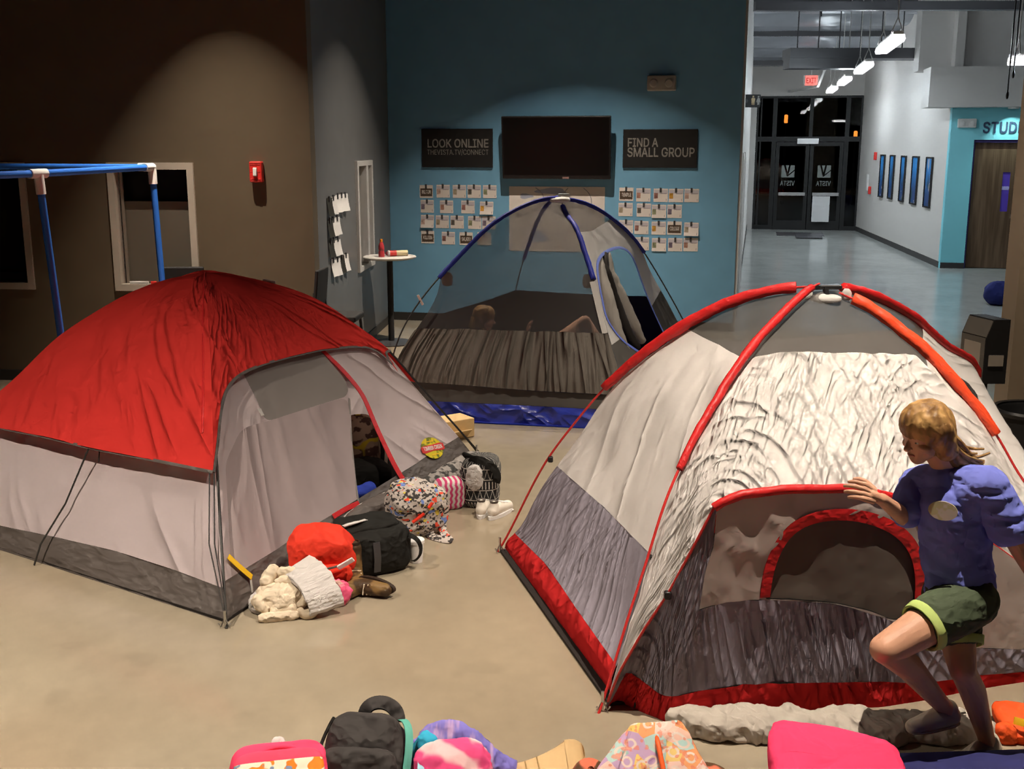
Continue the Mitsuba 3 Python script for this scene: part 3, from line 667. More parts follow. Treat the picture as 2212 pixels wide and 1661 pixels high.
# corridor: pendant tube lamps along one line
lamps = [(1921, 95), (1865, 146), (1824, 174), (1797, 193)]     # what follows in the photo is their reflection in the glass entrance
L3 = [lamp_at(*q_) for q_ in lamps]
scene['m_tubeglass'] = {'type': 'twosided', 'bsdf': {'type': 'diffuse', 'reflectance': rgb(.8, .8, .8)}}
def pendant(c, d, label, length=2.1, group='pendant tube lamps in the corridor'):
    key = thing('pendant_lamp', label, 'pendant lamp', group)
    s_ = np.cross(d, Zv)
    fr = frame(c, d, s_, Zv)
    prof = Polygon([(-.075, -.055), (.075, -.055), (.09, -.02), (.075, .035), (-.075, .035), (-.09, -.02)])
    tubem = put(trimesh.creation.extrude_polygon(prof, length, engine='earcut'), frame(c - d * length / 2, s_, Zv, d))
    k_ = add(key, 'diffuser', tubem, 'm_tubeglass', False)
    scene[k_]['emitter'] = {'type': 'area', 'radiance': rgb(*(COOL * TUBE))}
    add(key, 'housing', put(box(-length / 2, length / 2, -.06, .06, .036, .075), fr), 'm_plastic', False)
    for s in (-1, 1):
        e = c + d * s * length * .42
        add(key, 'hanger', cat([beam(e + s_ * .07 + Zv * .07, e + Zv * .26, .012), beam(e - s_ * .07 + Zv * .07, e + Zv * .26, .012)]), 'm_plastic')
        add(key, 'wire', tube([e + Zv * .25, V(e[0], e[1], zr(e[1]) + .05)], .008, 6), 'm_plastic')
nth = ['nearest', 'second nearest', 'third nearest', 'farthest']
for k, c in enumerate(L3):
    pendant(c, dirl, f'{nth[k]} white pendant tube lamp in the diagonal corridor row')
c = at_y(2203, 130, 14.0)
pendant(c + V(.45, 0, 0), unit(V(1, -.1, 0)), 'white pendant tube lamp at the right edge above the bulkhead', 1.1, None)
for k, (x, y0, y1) in enumerate(((2186, -10, 205), (2199, -10, 160))):
    a_, b_ = at_y(x + 6, y0, 13.6 + .3 * k), at_y(x - 10, y1, 13.6 + .3 * k)
    a_[2] = zr(13.6)
    solo('cable', cat([tube([a_, (a_ + b_) / 2 + V(.01, 0, 0), b_], .009, 6), put(superell(.035, .035, .10, 1, 1, 8), frame(b_, V(1, 0, 0), V(0, 1, 0), Zv))]), 'm_black', ['long thin black cable hanging in front of the bulkhead', 'shorter thin black cable hanging beside the longer one'][k], 'cable')

# exit sign, hung from the corridor roof
o = at_y(1752, 174, 29.5)
key = thing('exit_sign', 'red lit exit sign above the glass entrance', 'exit sign')
ef = frame(o, unit(V(1, -.2, 0)), unit(np.cross(Zv, unit(V(1, -.2, 0)))), Zv)
add(key, 'housing', put(rbox(.40, .09, .28, .015), ef), 'm_plasticdim')
k_ = add(key, 'lit_face', put(box(-.15, .16, -.052, -.046, -.125, .125), ef), 'm_redplain', False)
scene[k_]['emitter'] = {'type': 'area', 'radiance': rgb(1.1, .22, .18)}
u_ = unit(V(1, -.2, 0))
add(key, 'lettering', text('EXIT', .13, frame(o - u_ * .13 - Zv * .065 + np.cross(u_, Zv) * .054, u_, Zv, np.cross(u_, Zv)), .003, True, .26), 'm_redplain', False)
add(key, 'stem', tube([o + Zv * .13, V(o[0], o[1], zr(o[1]) + .1)], .012, 6), 'm_plastic')

# restroom sign projecting from the left corridor wall
o = at_y(1622, 218, 17.5)
key = thing('restroom_sign', 'small black hanging restroom sign with man and woman symbols', 'sign')
add(key, 'board', put(rbox(.29, .03, .19, .006), frame(o, V(1, 0, 0), V(0, 1, 0), Zv)), 'm_matblack')
mat('m_gold', (.45, .34, .20), .5, .4)
for k, dx in enumerate((.03, .11)):
    body_ = [(-.018, -.06), (-.006, -.06), (0, -.01), (.006, -.06), (.018, -.06), (.03, .03), (.018, .045), (-.018, .045), (-.03, .03)] if k == 0 else [(-.016, -.06), (.016, -.06), (.016, -.02), (.036, -.02), (.014, .045), (-.014, .045), (-.036, -.02), (-.016, -.02)]
    g = cat([prism(body_, .004), put(trimesh.creation.cylinder(.014, .004, sections=16), frame(V(0, .064, .002), V(1, 0, 0), V(0, 1, 0), V(0, 0, 1)))])
    add(key, 'symbol', put(g, frame(o + V(dx, -.019, 0), V(1, 0, 0), Zv, V(0, -1, 0))), 'm_gold' if k == 0 else 'm_signwhite', False)
add(key, 'round_mark', put(trimesh.creation.cylinder(.032, .004, sections=20), frame(o + V(-.08, -.018, 0), V(1, 0, 0), Zv, V(0, -1, 0))), 'm_dkmetal', False)
for k, (px, py) in enumerate(((1627, 250), (1624, 318))):
    o = on_plane(px, py, LW0 + nl * .03, nl)
    solo('wall_device', put(lathe([(0, 0), (.07, 0), (.06, .03), (0, .045)], 20), frame(o - nl * .03, ul, np.cross(nl, ul), nl)), 'm_plastic', ['upper round white device on the left corridor wall', 'lower round white device on the left corridor wall'][k], 'wall device')

# paper on the glass door, mats before it
a, b = far(1752, 479, .13), far(1793, 424, .13)
solo('paper_sheet', put(box(0, float(np.dot(b - a, ud)), 0, b[2] - a[2], 0, .006), frame(a, ud, Zv, nd)), 'm_paperwhite', 'white paper sheet hanging on the right glass entrance door', 'paper', smooth=False)
for k, (q0, q1) in enumerate((((1660, 500), (1800, 513)), ((1700, 506), (1796, 519)))):
    g0, g1 = ground(*q0), ground(*q1)
    solo('floor_mat', put(rbox(abs(g1[0] - g0[0]), abs(g1[1] - g0[1]) * .55, .014 + .008 * k, .006), frame((g0 + g1) / 2 + Zv * (.008 + .018 * k), ud, np.cross(Zv, ud), Zv)), 'm_dkmetal', ['wide dark doormat at the glass entrance', 'smaller dark doormat in front of the entrance'][k], 'doormat')

# five framed pictures
for i, px in enumerate(((1895.5, 1914, 334, 425), (1915.5, 1935, 335, 429), (1939, 1960, 336.5, 434.5), (1962.5, 1988, 337.5, 440), (1991.5, 2018.5, 339.5, 447))):
    x0, x1, y0, y1 = px
    p0_, p1_ = rwall((x0 + x1) / 2 - (x1 - x0) * .40, y1, .02), rwall((x0 + x1) / 2 + (x1 - x0) * .40, y0, .02)
    s0, s1 = uv_on(p0_, DR, ur)[0], uv_on(p1_, DR, ur)[0]
    z0, z1 = p0_[2], p1_[2]
    sm, hw = (s0 + s1) / 2, max(abs(s1 - s0) / 2, .16)
    key = thing('framed_picture', f'{["farthest", "second farthest", "middle", "second nearest", "nearest"][i]} tall narrow blue picture in a black frame on the corridor wall', 'picture', None)
    fr = frame(DR + nr * .002, ur, Zv, nr)
    add(key, 'picture_frame', put(prism(Polygon([(sm - hw, z0), (sm + hw, z0), (sm + hw, z1), (sm - hw, z1)], [[(sm - hw + .03, z0 + .03), (sm + hw - .03, z0 + .03), (sm + hw - .03, z1 - .03), (sm - hw + .03, z1 - .03)]]), .04), fr), 'm_black', False)
    zc, kk = (z0 + z1) / 2, i
    def f_pic(p, n, uv, zc=zc, kk=kk, h_=(z1 - z0)):
        t = (p.z - zc) / h_ + .5
        c = mix(C3(.015, .05, .16), C3(.03, .20, .50), smoothstep(.2, 1.0, t + .25 * (fbm(p.x * 3 + kk, p.y * 3, p.z * 2, 3) - .5)))
        d = smoothstep(.55, .7, fbm(p.x * 4 + 5 * kk, p.y * 4, p.z * 3, 3)) * smoothstep(.9, .3, t)
        w = smoothstep(.68, .74, fbm(p.x * 9 + kk, p.y * 9, p.z * 9, 2)) * smoothstep(.32, .2, t) if kk < 4 else smoothstep(.6, .7, fbm(p.x * 7, p.y * 7, p.z * 4, 3)) * .5
        return mix(mix(c, C3(.02, .05, .07), d), C3(.5, .45, .35), w)
    mat(f'm_picture{i}', f_pic, .3, .4)
    add(key, 'print', put(box(sm - hw + .03, sm + hw - .03, z0 + .03, z1 - .03, .005, .02), fr), f'm_picture{i}', False)
for k, (px, py, m_, lb) in enumerate(((1893.5, 337, 'm_red', 'upper small red alarm on the corridor wall'), (1881, 411, 'm_red', 'lower small red pull station on the corridor wall'), (1876.5, 394, 'm_plastic', 'white wall switch near the red pull station'))):
    o = rwall(px, py, .0)
    key = solo('wall_device', put(rbox(.13, .20 if k < 2 else .42, .06, .015), frame(o + nr * .031, ur, Zv, nr)), m_, lb, 'wall device' if k == 2 else 'fire alarm')

# lettering over the wooden door, exit light box beside it
a = teal(2121, 287, .004)
key = thing('wall_lettering', 'dark STUDENTS lettering on the teal wall over the wooden door', 'lettering')
mat('m_letter', (.03, .05, .10), .4, .4)
xx0 = 0.0
hl = teal(2130, 264)[2] - teal(2130, 287)[2]
for ch in 'STUDENTS':
    g = meshkit.text_mesh(ch, hl, .02, True); g.apply_scale([.80, 1, 1])
    w_ = g.bounds[1][0]
    add(key, 'letter', put(g, frame(a + ut * xx0, ut, Zv, nt)), 'm_letter', False)
    xx0 += w_ + hl * .06
o = teal(2089, 266, .04)
key = thing('emergency_light', 'white emergency light box on the teal wall beside the wooden door', 'emergency light')
add(key, 'housing', put(rbox(.34, .17, .08, .02), frame(o, ut, Zv, nt)), 'm_plastic')
for s in (-1, 1): add(key, 'lamp', put(lathe([(0, 0), (.04, 0), (.045, .02), (.03, .03), (0, .034)], 18), frame(o + nt * .035 + ut * s * .09, ut, Zv, nt)), 'm_plastic')
o = teal(2190, 229, .35); o[2] = bz0
key = thing('puck_light', 'small puck light under the bulkhead over the student lettering', 'ceiling lamp')
add(key, 'housing', lathe([(0, 0), (.10, 0), (.10, -.03), (.085, -.035), (.08, -.02), (0, -.02)], 24, (o[0], o[1], o[2])), 'm_plastic')
scene['puck_beam'] = {'type': 'spot', 'to_world': T().look_at(origin=[o[0], o[1], o[2] - .05], target=list(map(float, teal(2185, 330))), up=[0, 1, .1]), 'intensity': rgb(*(V(.75, 1, .95) * 3.2)), 'cutoff_angle': 46.0, 'beam_width': 26.0}
# ---------------------------------------------------------------- tents
class Surf:
    """a cloth surface ruled between two edge curves: s runs from A to B, t along both"""
    def __init__(self, Ac, Bc, centre, sag=0.0, n=90, off=0.0):
        self.A, self.B = resample(Ac, n), resample(Bc, n)
        self.u, self.c, self.sag, self.off = np.linspace(0, 1, n), np.asarray(centre, float), sag, off
        g = np.linspace(0, 1, 70)
        S_, T_ = np.meshgrid(g, g, indexing='ij')
        pts = self.at(S_.ravel(), T_.ravel())
        self.inv = LinearNDInterpolator(project(pts), np.c_[S_.ravel(), T_.ravel()])
    def base(self, s, t):
        a = np.stack([np.interp(t, self.u, self.A[:, k]) for k in range(3)], -1)
        b = np.stack([np.interp(t, self.u, self.B[:, k]) for k in range(3)], -1)
        return a + (b - a) * s[..., None]
    def normal(self, s, t, e=4e-3):
        s0, s1, t0, t1 = np.clip(s - e, 0, 1), np.clip(s + e, 0, 1), np.clip(t - e, 0, .985), np.clip(t + e, 0.005, .99)
        n = unit(np.cross(self.base(s1, t) - self.base(s0, t), self.base(s, t1) - self.base(s, t0)))
        out = self.base(s, t) - self.c
        return n * np.sign((n * out).sum(-1, keepdims=True) + 1e-9)
    def at(self, s, t, extra=0.0):
        s, t = np.asarray(s, float), np.asarray(t, float)
        d = -self.sag * np.sin(np.pi * np.clip(s, 0, 1)) * np.sin(np.pi * np.clip(t, 0, 1)) + self.off + extra
        return self.base(s, t) + self.normal(s, t) * np.asarray(d)[..., None]
    def size(self):
        g = np.linspace(.05, .95, 30); h = np.full(30, .5)
        L = lambda q: float(np.linalg.norm(np.diff(q, axis=0), axis=1).sum())
        return L(self.base(g, h)) / .9, L(self.base(h, g)) / .9
    def st(self, px):
        px = np.atleast_2d(np.asarray(px, float))
        r = self.inv(px)
        if np.isnan(r).any():
            g = np.linspace(0, 1, 160); S_, T_ = np.meshgrid(g, g, indexing='ij'); q = project(self.at(S_.ravel(), T_.ravel()))
            for k in np.nonzero(np.isnan(r).any(1))[0]:
                j = np.argmin(((q - px[k]) ** 2).sum(1)); r[k] = (S_.ravel()[j], T_.ravel()[j])
        return r
    def curve(self, px, n=60):
        q = self.st(resample(px, n)); w = np.ones(5) / 5
        return np.stack([np.convolve(np.pad(q[:, k], 2, mode='edge'), w, 'valid') for k in (0, 1)], 1)
    def line(self, px):
        """a seam running from edge A to edge B, given by pixels: points (s, t) from s=0 to s=1"""
        q = self.curve(px); q = q[np.argsort(q[:, 0])]
        return np.vstack([[0, q[0, 1]], q, [1, q[-1, 1]]])
    def level(self, z):
        s = np.linspace(0, 1, 25); g = np.linspace(0, 1, 400)
        return np.c_[s, [g[np.argmin(np.abs(self.base(np.full(400, x), g)[:, 2] - z))] for x in s]]
def zone(lower, upper, *holes):
    p = Polygon(np.vstack([lower, np.asarray(upper)[::-1]])).buffer(0)
    for h in holes: p = p.difference(h if hasattr(h, 'area') else Polygon(h).buffer(0))
    return p
FLOOR_ST, TOP_ST = np.array([[0, 0.0], [1, 0.0]]), np.array([[0, 1.0], [1, 1.0]])
def cloth(surf, poly, ns=56, nt=56, extra=0.0, fold=0.0, fscale=.22, seed=0, stretch=(1, 1, .5)):
    """the part of a surface inside a polygon of (s, t), as a grid clipped to it"""
    S_, T_ = np.meshgrid(np.arange(ns), np.arange(nt), indexing='ij'); S_, T_ = S_.ravel(), T_.ravel()
    cells = shapely.box(S_ / ns, T_ / nt, (S_ + 1) / ns, (T_ + 1) / nt)
    shapely.prepare(poly)
    ins = shapely.contains_properly(poly, cells) | shapely.covers(poly, cells)
    crs = shapely.intersects(poly, cells) & ~ins
    v, f = [], []
    for i in np.nonzero(ins)[0]:
        k = len(v); x0, x1, y0, y1 = S_[i] / ns, (S_[i] + 1) / ns, T_[i] / nt, (T_[i] + 1) / nt
        v += [(x0, y0), (x1, y0), (x1, y1), (x0, y1)]; f += [(k, k + 1, k + 2), (k, k + 2, k + 3)]
    for i in np.nonzero(crs)[0]:
        g = shapely.intersection(poly, cells[i])
        for q in getattr(g, 'geoms', [g]):
            if q.geom_type != 'Polygon' or q.area < 1e-9: continue
            a, b = trimesh.creation.triangulate_polygon(q, engine='earcut')
            k = len(v); v += [tuple(x) for x in a]; f += [tuple(x + k for x in y) for y in b]
    v = np.array(v)
    _, first, inv = np.unique(np.round(v, 6), axis=0, return_index=True, return_inverse=True)
    v, f = v[first], np.asarray(inv).ravel()[np.array(f)]
    f = f[(f[:, 0] != f[:, 1]) & (f[:, 1] != f[:, 2]) & (f[:, 0] != f[:, 2])]
    p = surf.base(v[:, 0], v[:, 1])
    d = np.zeros(len(v)) + extra
    if fold:
        w = meshkit.fbm(p * np.array(stretch) / fscale + seed * 13.1, 3, seed)
        d = d + fold * (1 - 2 * np.abs(2 * w - 1)) * np.sin(np.pi * np.clip(v[:, 0], 0, 1)) ** .5 * np.clip(v[:, 1] * 6 + .2, 0, 1)
    m = trimesh.Trimesh(surf.at(v[:, 0], v[:, 1], d), f, process=False)
    m.metadata['uvs'] = v * np.array(surf.size())
    return m
def trim(surf, px, width, off=.008, n=70, thick=.003, st=None):
    q = surf.curve(px, n) if st is None else st
    sm_ = lambda a: np.stack([np.convolve(np.pad(a[:, k], 4, mode='reflect', reflect_type='odd'), np.ones(9) / 9, 'valid') for k in range(3)], 1)
    p, nn_ = surf.at(q[:, 0], q[:, 1], off), surf.normal(q[:, 0], q[:, 1])
    return ribbon(sm_(p), sm_(nn_), width, thick)
def sleeve(pts, r, seed=0, flat=.55, centre=None):
    """a cloth sleeve round a pole: a slightly gathered flattened tube"""
    p = np.asarray(pts, float)
    m = tube(p, r, 12)
    return rough(m, float(np.mean(r)) * .25, .05, seed, octaves=2)
def height_profile(P_, c): return np.linalg.norm((P_ - c)[:, :2], axis=1), P_[:, 2]
def turned(P_, c, C):
    """the same pole bow turned to stand on corner C"""
    r, z = height_profile(P_, c)
    d = V(*(C - c)[:2], 0)
    return np.c_[(V(c[0], c[1]) + (r / r[0])[:, None] * d[:2]), z]
def apex_above(c, px, py):
    return on_plane(px, py, c, V(0, 1, 0))[2]
def stake(parent, at, d=V(1, 0, 0)):
    add(parent, 'pole_foot', cat([tube([at + V(0, 0, .004), at + V(0, 0, .09)], .007, 8), tube([at + V(.0, 0, .05), at + V(.022, -.01, .008), at + V(.03, -.02, .03)], .004, 6), tube([at + V(0, 0, .05), at + V(-.02, -.012, .008), at + V(-.026, -.02, .03)], .004, 6)]), 'm_steel', label='metal pole foot with ring and pin')

# ======================= red and grey tent at the left
C1, C2 = ground(489, 1352), ground(1030, 984)
e_ = unit(V(-1.55, 1.0, 0))
C0 = C1 + e_ * 2.95
CK = C0 + C2 - C1
cA = (C0 + C2) / 2
zA = apex_above(cA, 455, 598)
apA = V(cA[0], cA[1], zA)
tr2 = [(1030, 984), (985, 928), (935, 872), (880, 808), (835, 758), (770, 708), (690, 654), (600, 619), (520, 602)]
P2 = resample(spline([on_vertical(x, y, C2, cA) for x, y in tr2] + [apA], 60), 60)
P2[0] = C2
tr0 = [(0, 862), (62, 806), (130, 738), (205, 685), (300, 632), (380, 607)]
q0 = [on_vertical(x, y, C0, cA) for x, y in tr0]
k_ = q0[0]
P0 = resample(spline([C0, C0 + (k_ - C0) * .5 + V(0, 0, .10) + unit(V(*(C0 - cA)[:2], 0)) * .06] + q0 + [apA], 80), 60)
P1, P3 = turned(P2, cA, C1), turned(P2, cA, CK)
tent = thing('dome_tent', 'grey dome tent with bright red rainfly at the left', 'tent')
inn = lambda P_, k=.985: np.c_[cA[:2] + (P_[:, :2] - cA[:2]) * k, P_[:, 2]]
mid = V(cA[0], cA[1], .4)
SL, SF = Surf(inn(P0), inn(P1), mid, .04), Surf(inn(P1), inn(P2), mid, .03)
SR, SB = Surf(inn(P2), inn(P3), mid, .04), Surf(inn(P3), inn(P0), mid, .04)
add(tent, 'tent_floor', prism([tuple(inn(np.array([c_]))[0][:2]) for c_ in (C0, C1, C2, CK)], .012, frame(V(0, 0, .002), V(1, 0, 0), V(0, 1, 0), Zv)), 'm_tentblack', False)
zbL, zbF = SL.line([(0, 1135), (120, 1160), (250, 1190), (380, 1232), (488, 1273)]), SF.level(.165)
door = Polygon(SF.curve([(690, 757), (748, 828), (752, 860), (757, 960), (765, 1040), (772, 1090), (800, 1092), (878, 1052), (850, 1010), (812, 930), (780, 852), (742, 806), (690, 757)], 120)).buffer(0)
win = Polygon(SF.curve([(522, 800), (600, 772), (692, 757), (748, 828), (752, 856), (660, 884), (573, 912), (522, 800)], 90)).buffer(0)
panel = Polygon(SF.curve([(573, 912), (660, 884), (751, 857), (757, 960), (765, 1040), (772, 1090), (690, 1130), (560, 1230), (500, 1262), (486, 1000), (520, 925), (573, 912)], 120)).buffer(0).difference(win).difference(door)
add(tent, 'side_wall', cloth(SL, zone(zbL, TOP_ST), fold=.018, fscale=.30, seed=3, stretch=(1.2, 1, .5)), 'm_tentgrey', True)
add(tent, 'bottom_band', cat([cloth(SL, zone(FLOOR_ST, zbL), 60, 40, fold=.022, fscale=.2, seed=5), cloth(SF, zone(FLOOR_ST, zbF), 60, 40, fold=.01, seed=6)]), 'm_band', True, label='dark brown bottom band')
add(tent, 'front_wall', cloth(SF, zone(zbF, TOP_ST, door, win, panel), 72, 72, fold=.014, fscale=.28, seed=8, stretch=(1, 1, .3)), 'm_tentgrey', True)
add(tent, 'door_panel', cloth(SF, panel.difference(Polygon(zone(FLOOR_ST, zbF).exterior)), 72, 72, fold=.014, fscale=.28, seed=8, stretch=(1, 1, .3)), 'm_doorgrey', True, label='greyish pink zipped door panel')
add(tent, 'window_net', cloth(SF, win.difference(door), 60, 60, fold=.014, fscale=.28, seed=8, stretch=(1, 1, .3)), 'm_meshgrey', True, label='grey window panel')
add(tent, 'back_wall', cat([cloth(SR, zone(SR.level(.16), TOP_ST), 30, 30), cloth(SB, zone(SB.level(.16), TOP_ST), 30, 30)]), 'm_tentgrey', True)
add(tent, 'bottom_band', cat([cloth(s_, zone(FLOOR_ST, s_.level(.16)), 30, 30) for s_ in (SR, SB)]), 'm_band', True)
add(tent, 'zipper_strip', trim(SF, [(684, 750), (742, 806), (780, 852), (812, 930), (850, 1010), (878, 1054)], np.linspace(.045, .06, 70), .012), 'm_sleevered', True, label='red zipper flap along the door opening')
add(tent, 'zipper_strip', trim(SF, [(752, 860), (757, 960), (765, 1040), (772, 1088)], .014, .009), 'm_meshgrey', True, label='grey zipper edge of the door panel')
add(tent, 'door_sill', trim(SF, [(715, 1118), (745, 1100), (772, 1088)], .032, .014), 'm_sleevered', True, label='red door sill')
add(tent, 'window_tab', trim(SF, [(556, 882), (566, 902)], .03, .01, 6), 'm_tentwhite', False)
# emblem on the door's side panel
ctr = SF.st([(931, 969)])[0]
pc, nc = SF.at(np.array([ctr[0]]), np.array([ctr[1]]), .012)[0], SF.normal(np.array([ctr[0]]), np.array([ctr[1]]))[0]
xr = unit(SF.at(np.array(SF.st([(960, 963)])[0][0:1]), np.array(SF.st([(960, 963)])[0][1:2]), .012)[0] - pc); xr = unit(xr - nc * np.dot(xr, nc)); yr = np.cross(nc, xr)
th = np.linspace(0, 2 * np.pi, 48)[:-1]
mat('m_emblem', lambda p, n, uv: mix(C3(.62, .50, .02), C3(.16, .18, .02), smoothstep(.45, .6, fbm(p.x * 22, p.y * 22, p.z * 22, 3))), .5, .3)
EW = .15
emb = add(tent, 'emblem', put(prism(np.c_[EW * np.cos(th), EW * .56 * np.sin(th)], .003), frame(pc, xr, yr, nc)), 'm_emblem', False, label='yellow and green oval emblem with red banner')
bn = Polygon([(-EW * 1.12, -.026), (-EW * .9, -.033), (0, -.022), (EW * .9, -.03), (EW * 1.12, -.022), (EW * 1.12, .02), (EW * .9, .03), (0, .024), (-EW * .9, .022), (-EW * 1.12, .012)])
add(emb, 'banner', put(prism(bn, .003), frame(pc + nc * .003, xr, yr, nc)), 'm_redplain', False)
add(emb, 'lettering', text('TIMBER CREEK', .028, frame(pc + nc * .0062 - xr * EW * .93 - yr * .014, xr, yr, nc), .002, True, EW * 1.86), 'm_paper', False)
add(emb, 'lettering', cat([text('LLLLLL', .016, frame(pc + nc * .0035 - xr * .045 + yr * s_, xr, yr, nc), .002, False, .09) for s_ in (.045, -.062)]).copy() if False else cat([put(box(-.05, .05, -.0035, .0035, 0, .002), frame(pc + nc * .0032 + yr * s_, xr, yr, nc)) for s_ in (.052, -.052)]), 'm_yellow', False)
# rainfly
FO = 1.045
fl = lambda P_, dz=.035, k=FO: np.c_[cA[:2] + (P_[:, :2] - cA[:2]) * k, P_[:, 2] + dz]
f0, f1, f2, f3 = fl(P0, .02, 1.03), fl(P1), fl(P2, .012, 1.012), fl(P3)
zz = np.clip(1 - f1[:, 2] / (zA * .8), 0, 1)
f1 = f1 + (e_ * .10)[None] * (zz ** 1.5)[:, None]
KL, KF, KR, KB = Surf(f0, f1, mid, -.02), Surf(f1, f2, mid, .02), Surf(f2, f3, mid, .0), Surf(f3, f0, mid, .0)
lowL = KL.line([(0, 926), (100, 945), (200, 970), (330, 994), (447, 1018)])
lowF = KF.curve([(476, 870), (484, 845), (506, 815), (560, 790), (625, 772), (690, 757), (770, 749), (832, 756), (860, 806)], 140)
lowF = lowF[np.argsort(lowF[:, 0])]; lowF = lowF[(lowF[:, 0] > .03) & (lowF[:, 0] < .998)]
lowF = np.vstack([[0, lowL[-1, 1]], [.008, lowL[-1, 1] + .02], lowF, [1, lowF[-1, 1]]])
flyF = Polygon(np.vstack([lowF, [[1, 1], [0, 1]]])).buffer(0)
if flyF.geom_type != 'Polygon': flyF = max(flyF.geoms, key=lambda g: g.area)
fly = add(tent, 'rainfly', cat([cloth(KL, zone(lowL, TOP_ST), 80, 80, fold=.016, fscale=.24, seed=21), cloth(KF, flyF, 90, 80, fold=.012, fscale=.3, seed=22),
                                cloth(KR, zone(KR.level(.62), TOP_ST), 40, 40, fold=.01, seed=23), cloth(KB, zone(KB.level(.62), TOP_ST), 40, 40, fold=.01, seed=24)]), 'm_fly', True, label='bright red rainfly draped over the tent')
add(fly, 'hem', cat([trim(KL, None, .018, .004, st=resample(lowL, 80)), trim(KF, None, .018, .004, st=resample(lowF, 120))]), 'm_band', True, label='grey hem tape')
add(fly, 'seam', cat([trim(KL, None, .012, .004, st=np.c_[np.full(50, .965), np.linspace(.36, .98, 50)])]), 'm_sleevered', True)
# poles, clips, lines and the strap
for P_, w_ in ((P1, 'front'), (P2, ''), (P0, ''), (P3, '')):
    lo = np.c_[cA[:2] + (P_[:, :2] - cA[:2]) * 1.012, P_[:, 2]]
    add(tent, 'pole', tube(lo[:int(len(lo) * .985)], .0075, 8), 'm_poleblack')
for c_ in (C1, C2): stake(tent, c_ + V(.0, -.02, 0))
fc = KL.at(np.array([.995]), np.array([lowL[-1, 1]]))[0]
pA = P1[6] * 1.0
for dx in (-.012, .012):
    add(tent, 'guy_line', tube([fc + V(dx, 0, 0), (fc + C1) / 2 + V(dx * 1.2 - .03, -.02, .02), C1 + V(dx * .4, -.01, .07)], .0035, 6), 'm_poleblack')
g0 = KL.st([(192, 968)])[0]; gp = KL.at(g0[:1], g0[1:])[0]
gq = on_vertical(172, 1060, C0, C1); ge = on_vertical(70, 1190, C0 - nbr * .0, C1) + unit(V(*(C1 - cA)[:2], 0)) * .03
ge = ground(74, 1222)
add(tent, 'guy_line', tube([gp, gp * .45 + ge * .55 + V(.05, -.02, .06), ge * .85 + gp * .15 + V(0, -.02, .03), ge + V(0, 0, .004)], .005, 6), 'm_poleblack', label='knotted black guy line on the side wall')
add(tent, 'guy_line', tube([gp + V(.06, 0, -.02), gp + V(.055, -.01, -.08)], .004, 6), 'm_poleblack')
gf = ground(1032, 984)
add(tent, 'guy_line', tube([KF.at(np.array([.998]), np.array([lowF[-1, 1]]))[0], KF.at(np.array([.998]), np.array([lowF[-1, 1]]))[0] * .45 + gf * .55 + V(.04, -.02, -.02), gf + V(.02, 0, .02)], .004, 6), 'm_poleblack')
p_ = SF.st([(487, 1205), (512, 1228), (538, 1250)])
sp = SF.at(np.r_[p_[:, 0]], np.r_[p_[:, 1]], .02)
add(tent, 'strap', ribbon(spline(sp, 16), SF.normal(p_[1:2, 0], p_[1:2, 1])[0], .035, .003), 'm_yellow', True, label='yellow strap at the front corner')
add(tent, 'strap', ribbon(spline([sp[-1] + V(-.01, 0, .01), sp[-1] + V(.0, -.02, -.03), sp[-1] + V(.005, -.03, -.075)], 10), SF.normal(p_[1:2, 0], p_[1:2, 1])[0], .014, .003), 'm_tentwhite', True)
p_ = KF.st([(578, 612)])[0]
add(tent, 'vent_tag', put(rbox(.09, .012, .035, .004), frame(KF.at(p_[:1], np.minimum(p_[1:], .97))[0] + V(0, .05, .0), V(1, 0, -.2), V(0, 1, 0), V(.2, 0, 1))), 'm_tentwhite', label='small white tag on the ridge')

# ======================= blue and grey tent in the middle
D_FL, D_FR, D_BR = ground(822, 905), ground(1352, 930), ground(1532, 806)
D_BL = D_FL + D_BR - D_FR
cC = (D_FL + D_BR) / 2
zC = apex_above(cC, 1190, 429)
apC = V(cC[0], cC[1], zC)
tent = thing('dome_tent', 'blue poled mesh dome tent in front of the blue wall', 'tent')
def traced(trace, foot, c, ap, n=70):
    return resample(spline([foot] + [on_vertical(x, y, foot, c) for x, y in trace] + [ap], n), n)
# bows and cloth edges, as pixels from the foot up
qFL = traced([(838, 815), (866, 720), (906, 652), (951, 597), (1000, 545), (1060, 487), (1120, 450), (1160, 434)], D_FL, cC, apC)
eFL = traced([(842, 830), (864, 768), (914, 690), (948, 622), (953, 598), (1002, 546), (1060, 488), (1120, 451), (1160, 435)], D_FL + V(.03, .03, 0), cC, apC)
qFR = traced([(1345, 838), (1318, 740), (1298, 665), (1283, 607), (1262, 540), (1240, 485), (1215, 443)], D_FR, cC, apC)
qBR = traced([(1508, 758), (1475, 690), (1432, 612), (1391, 545), (1360, 505), (1322, 472), (1280, 446), (1235, 432)], D_BR, cC, apC)
eBR = traced([(1492, 745), (1465, 697), (1432, 635), (1400, 575), (1388, 545), (1358, 506), (1320, 473), (1280, 447), (1235, 433)], D_BR + V(-.03, .0, 0), cC, apC)
qBL = turned(qFL, cC, D_BL)
mC = V(cC[0], cC[1], .5)
TF, TR, TB, TL = Surf(eFL, qFR, mC, .03), Surf(qFR, eBR, mC, .02), Surf(eBR, qBL, mC, .02), Surf(qBL, eFL, mC, .02)
add(tent, 'tent_floor', prism([tuple(c_[:2]) for c_ in (D_FL, D_FR, D_BR, D_BL)], .012, frame(V(0, 0, .002), V(1, 0, 0), V(0, 1, 0), Zv)), 'm_tub', False)
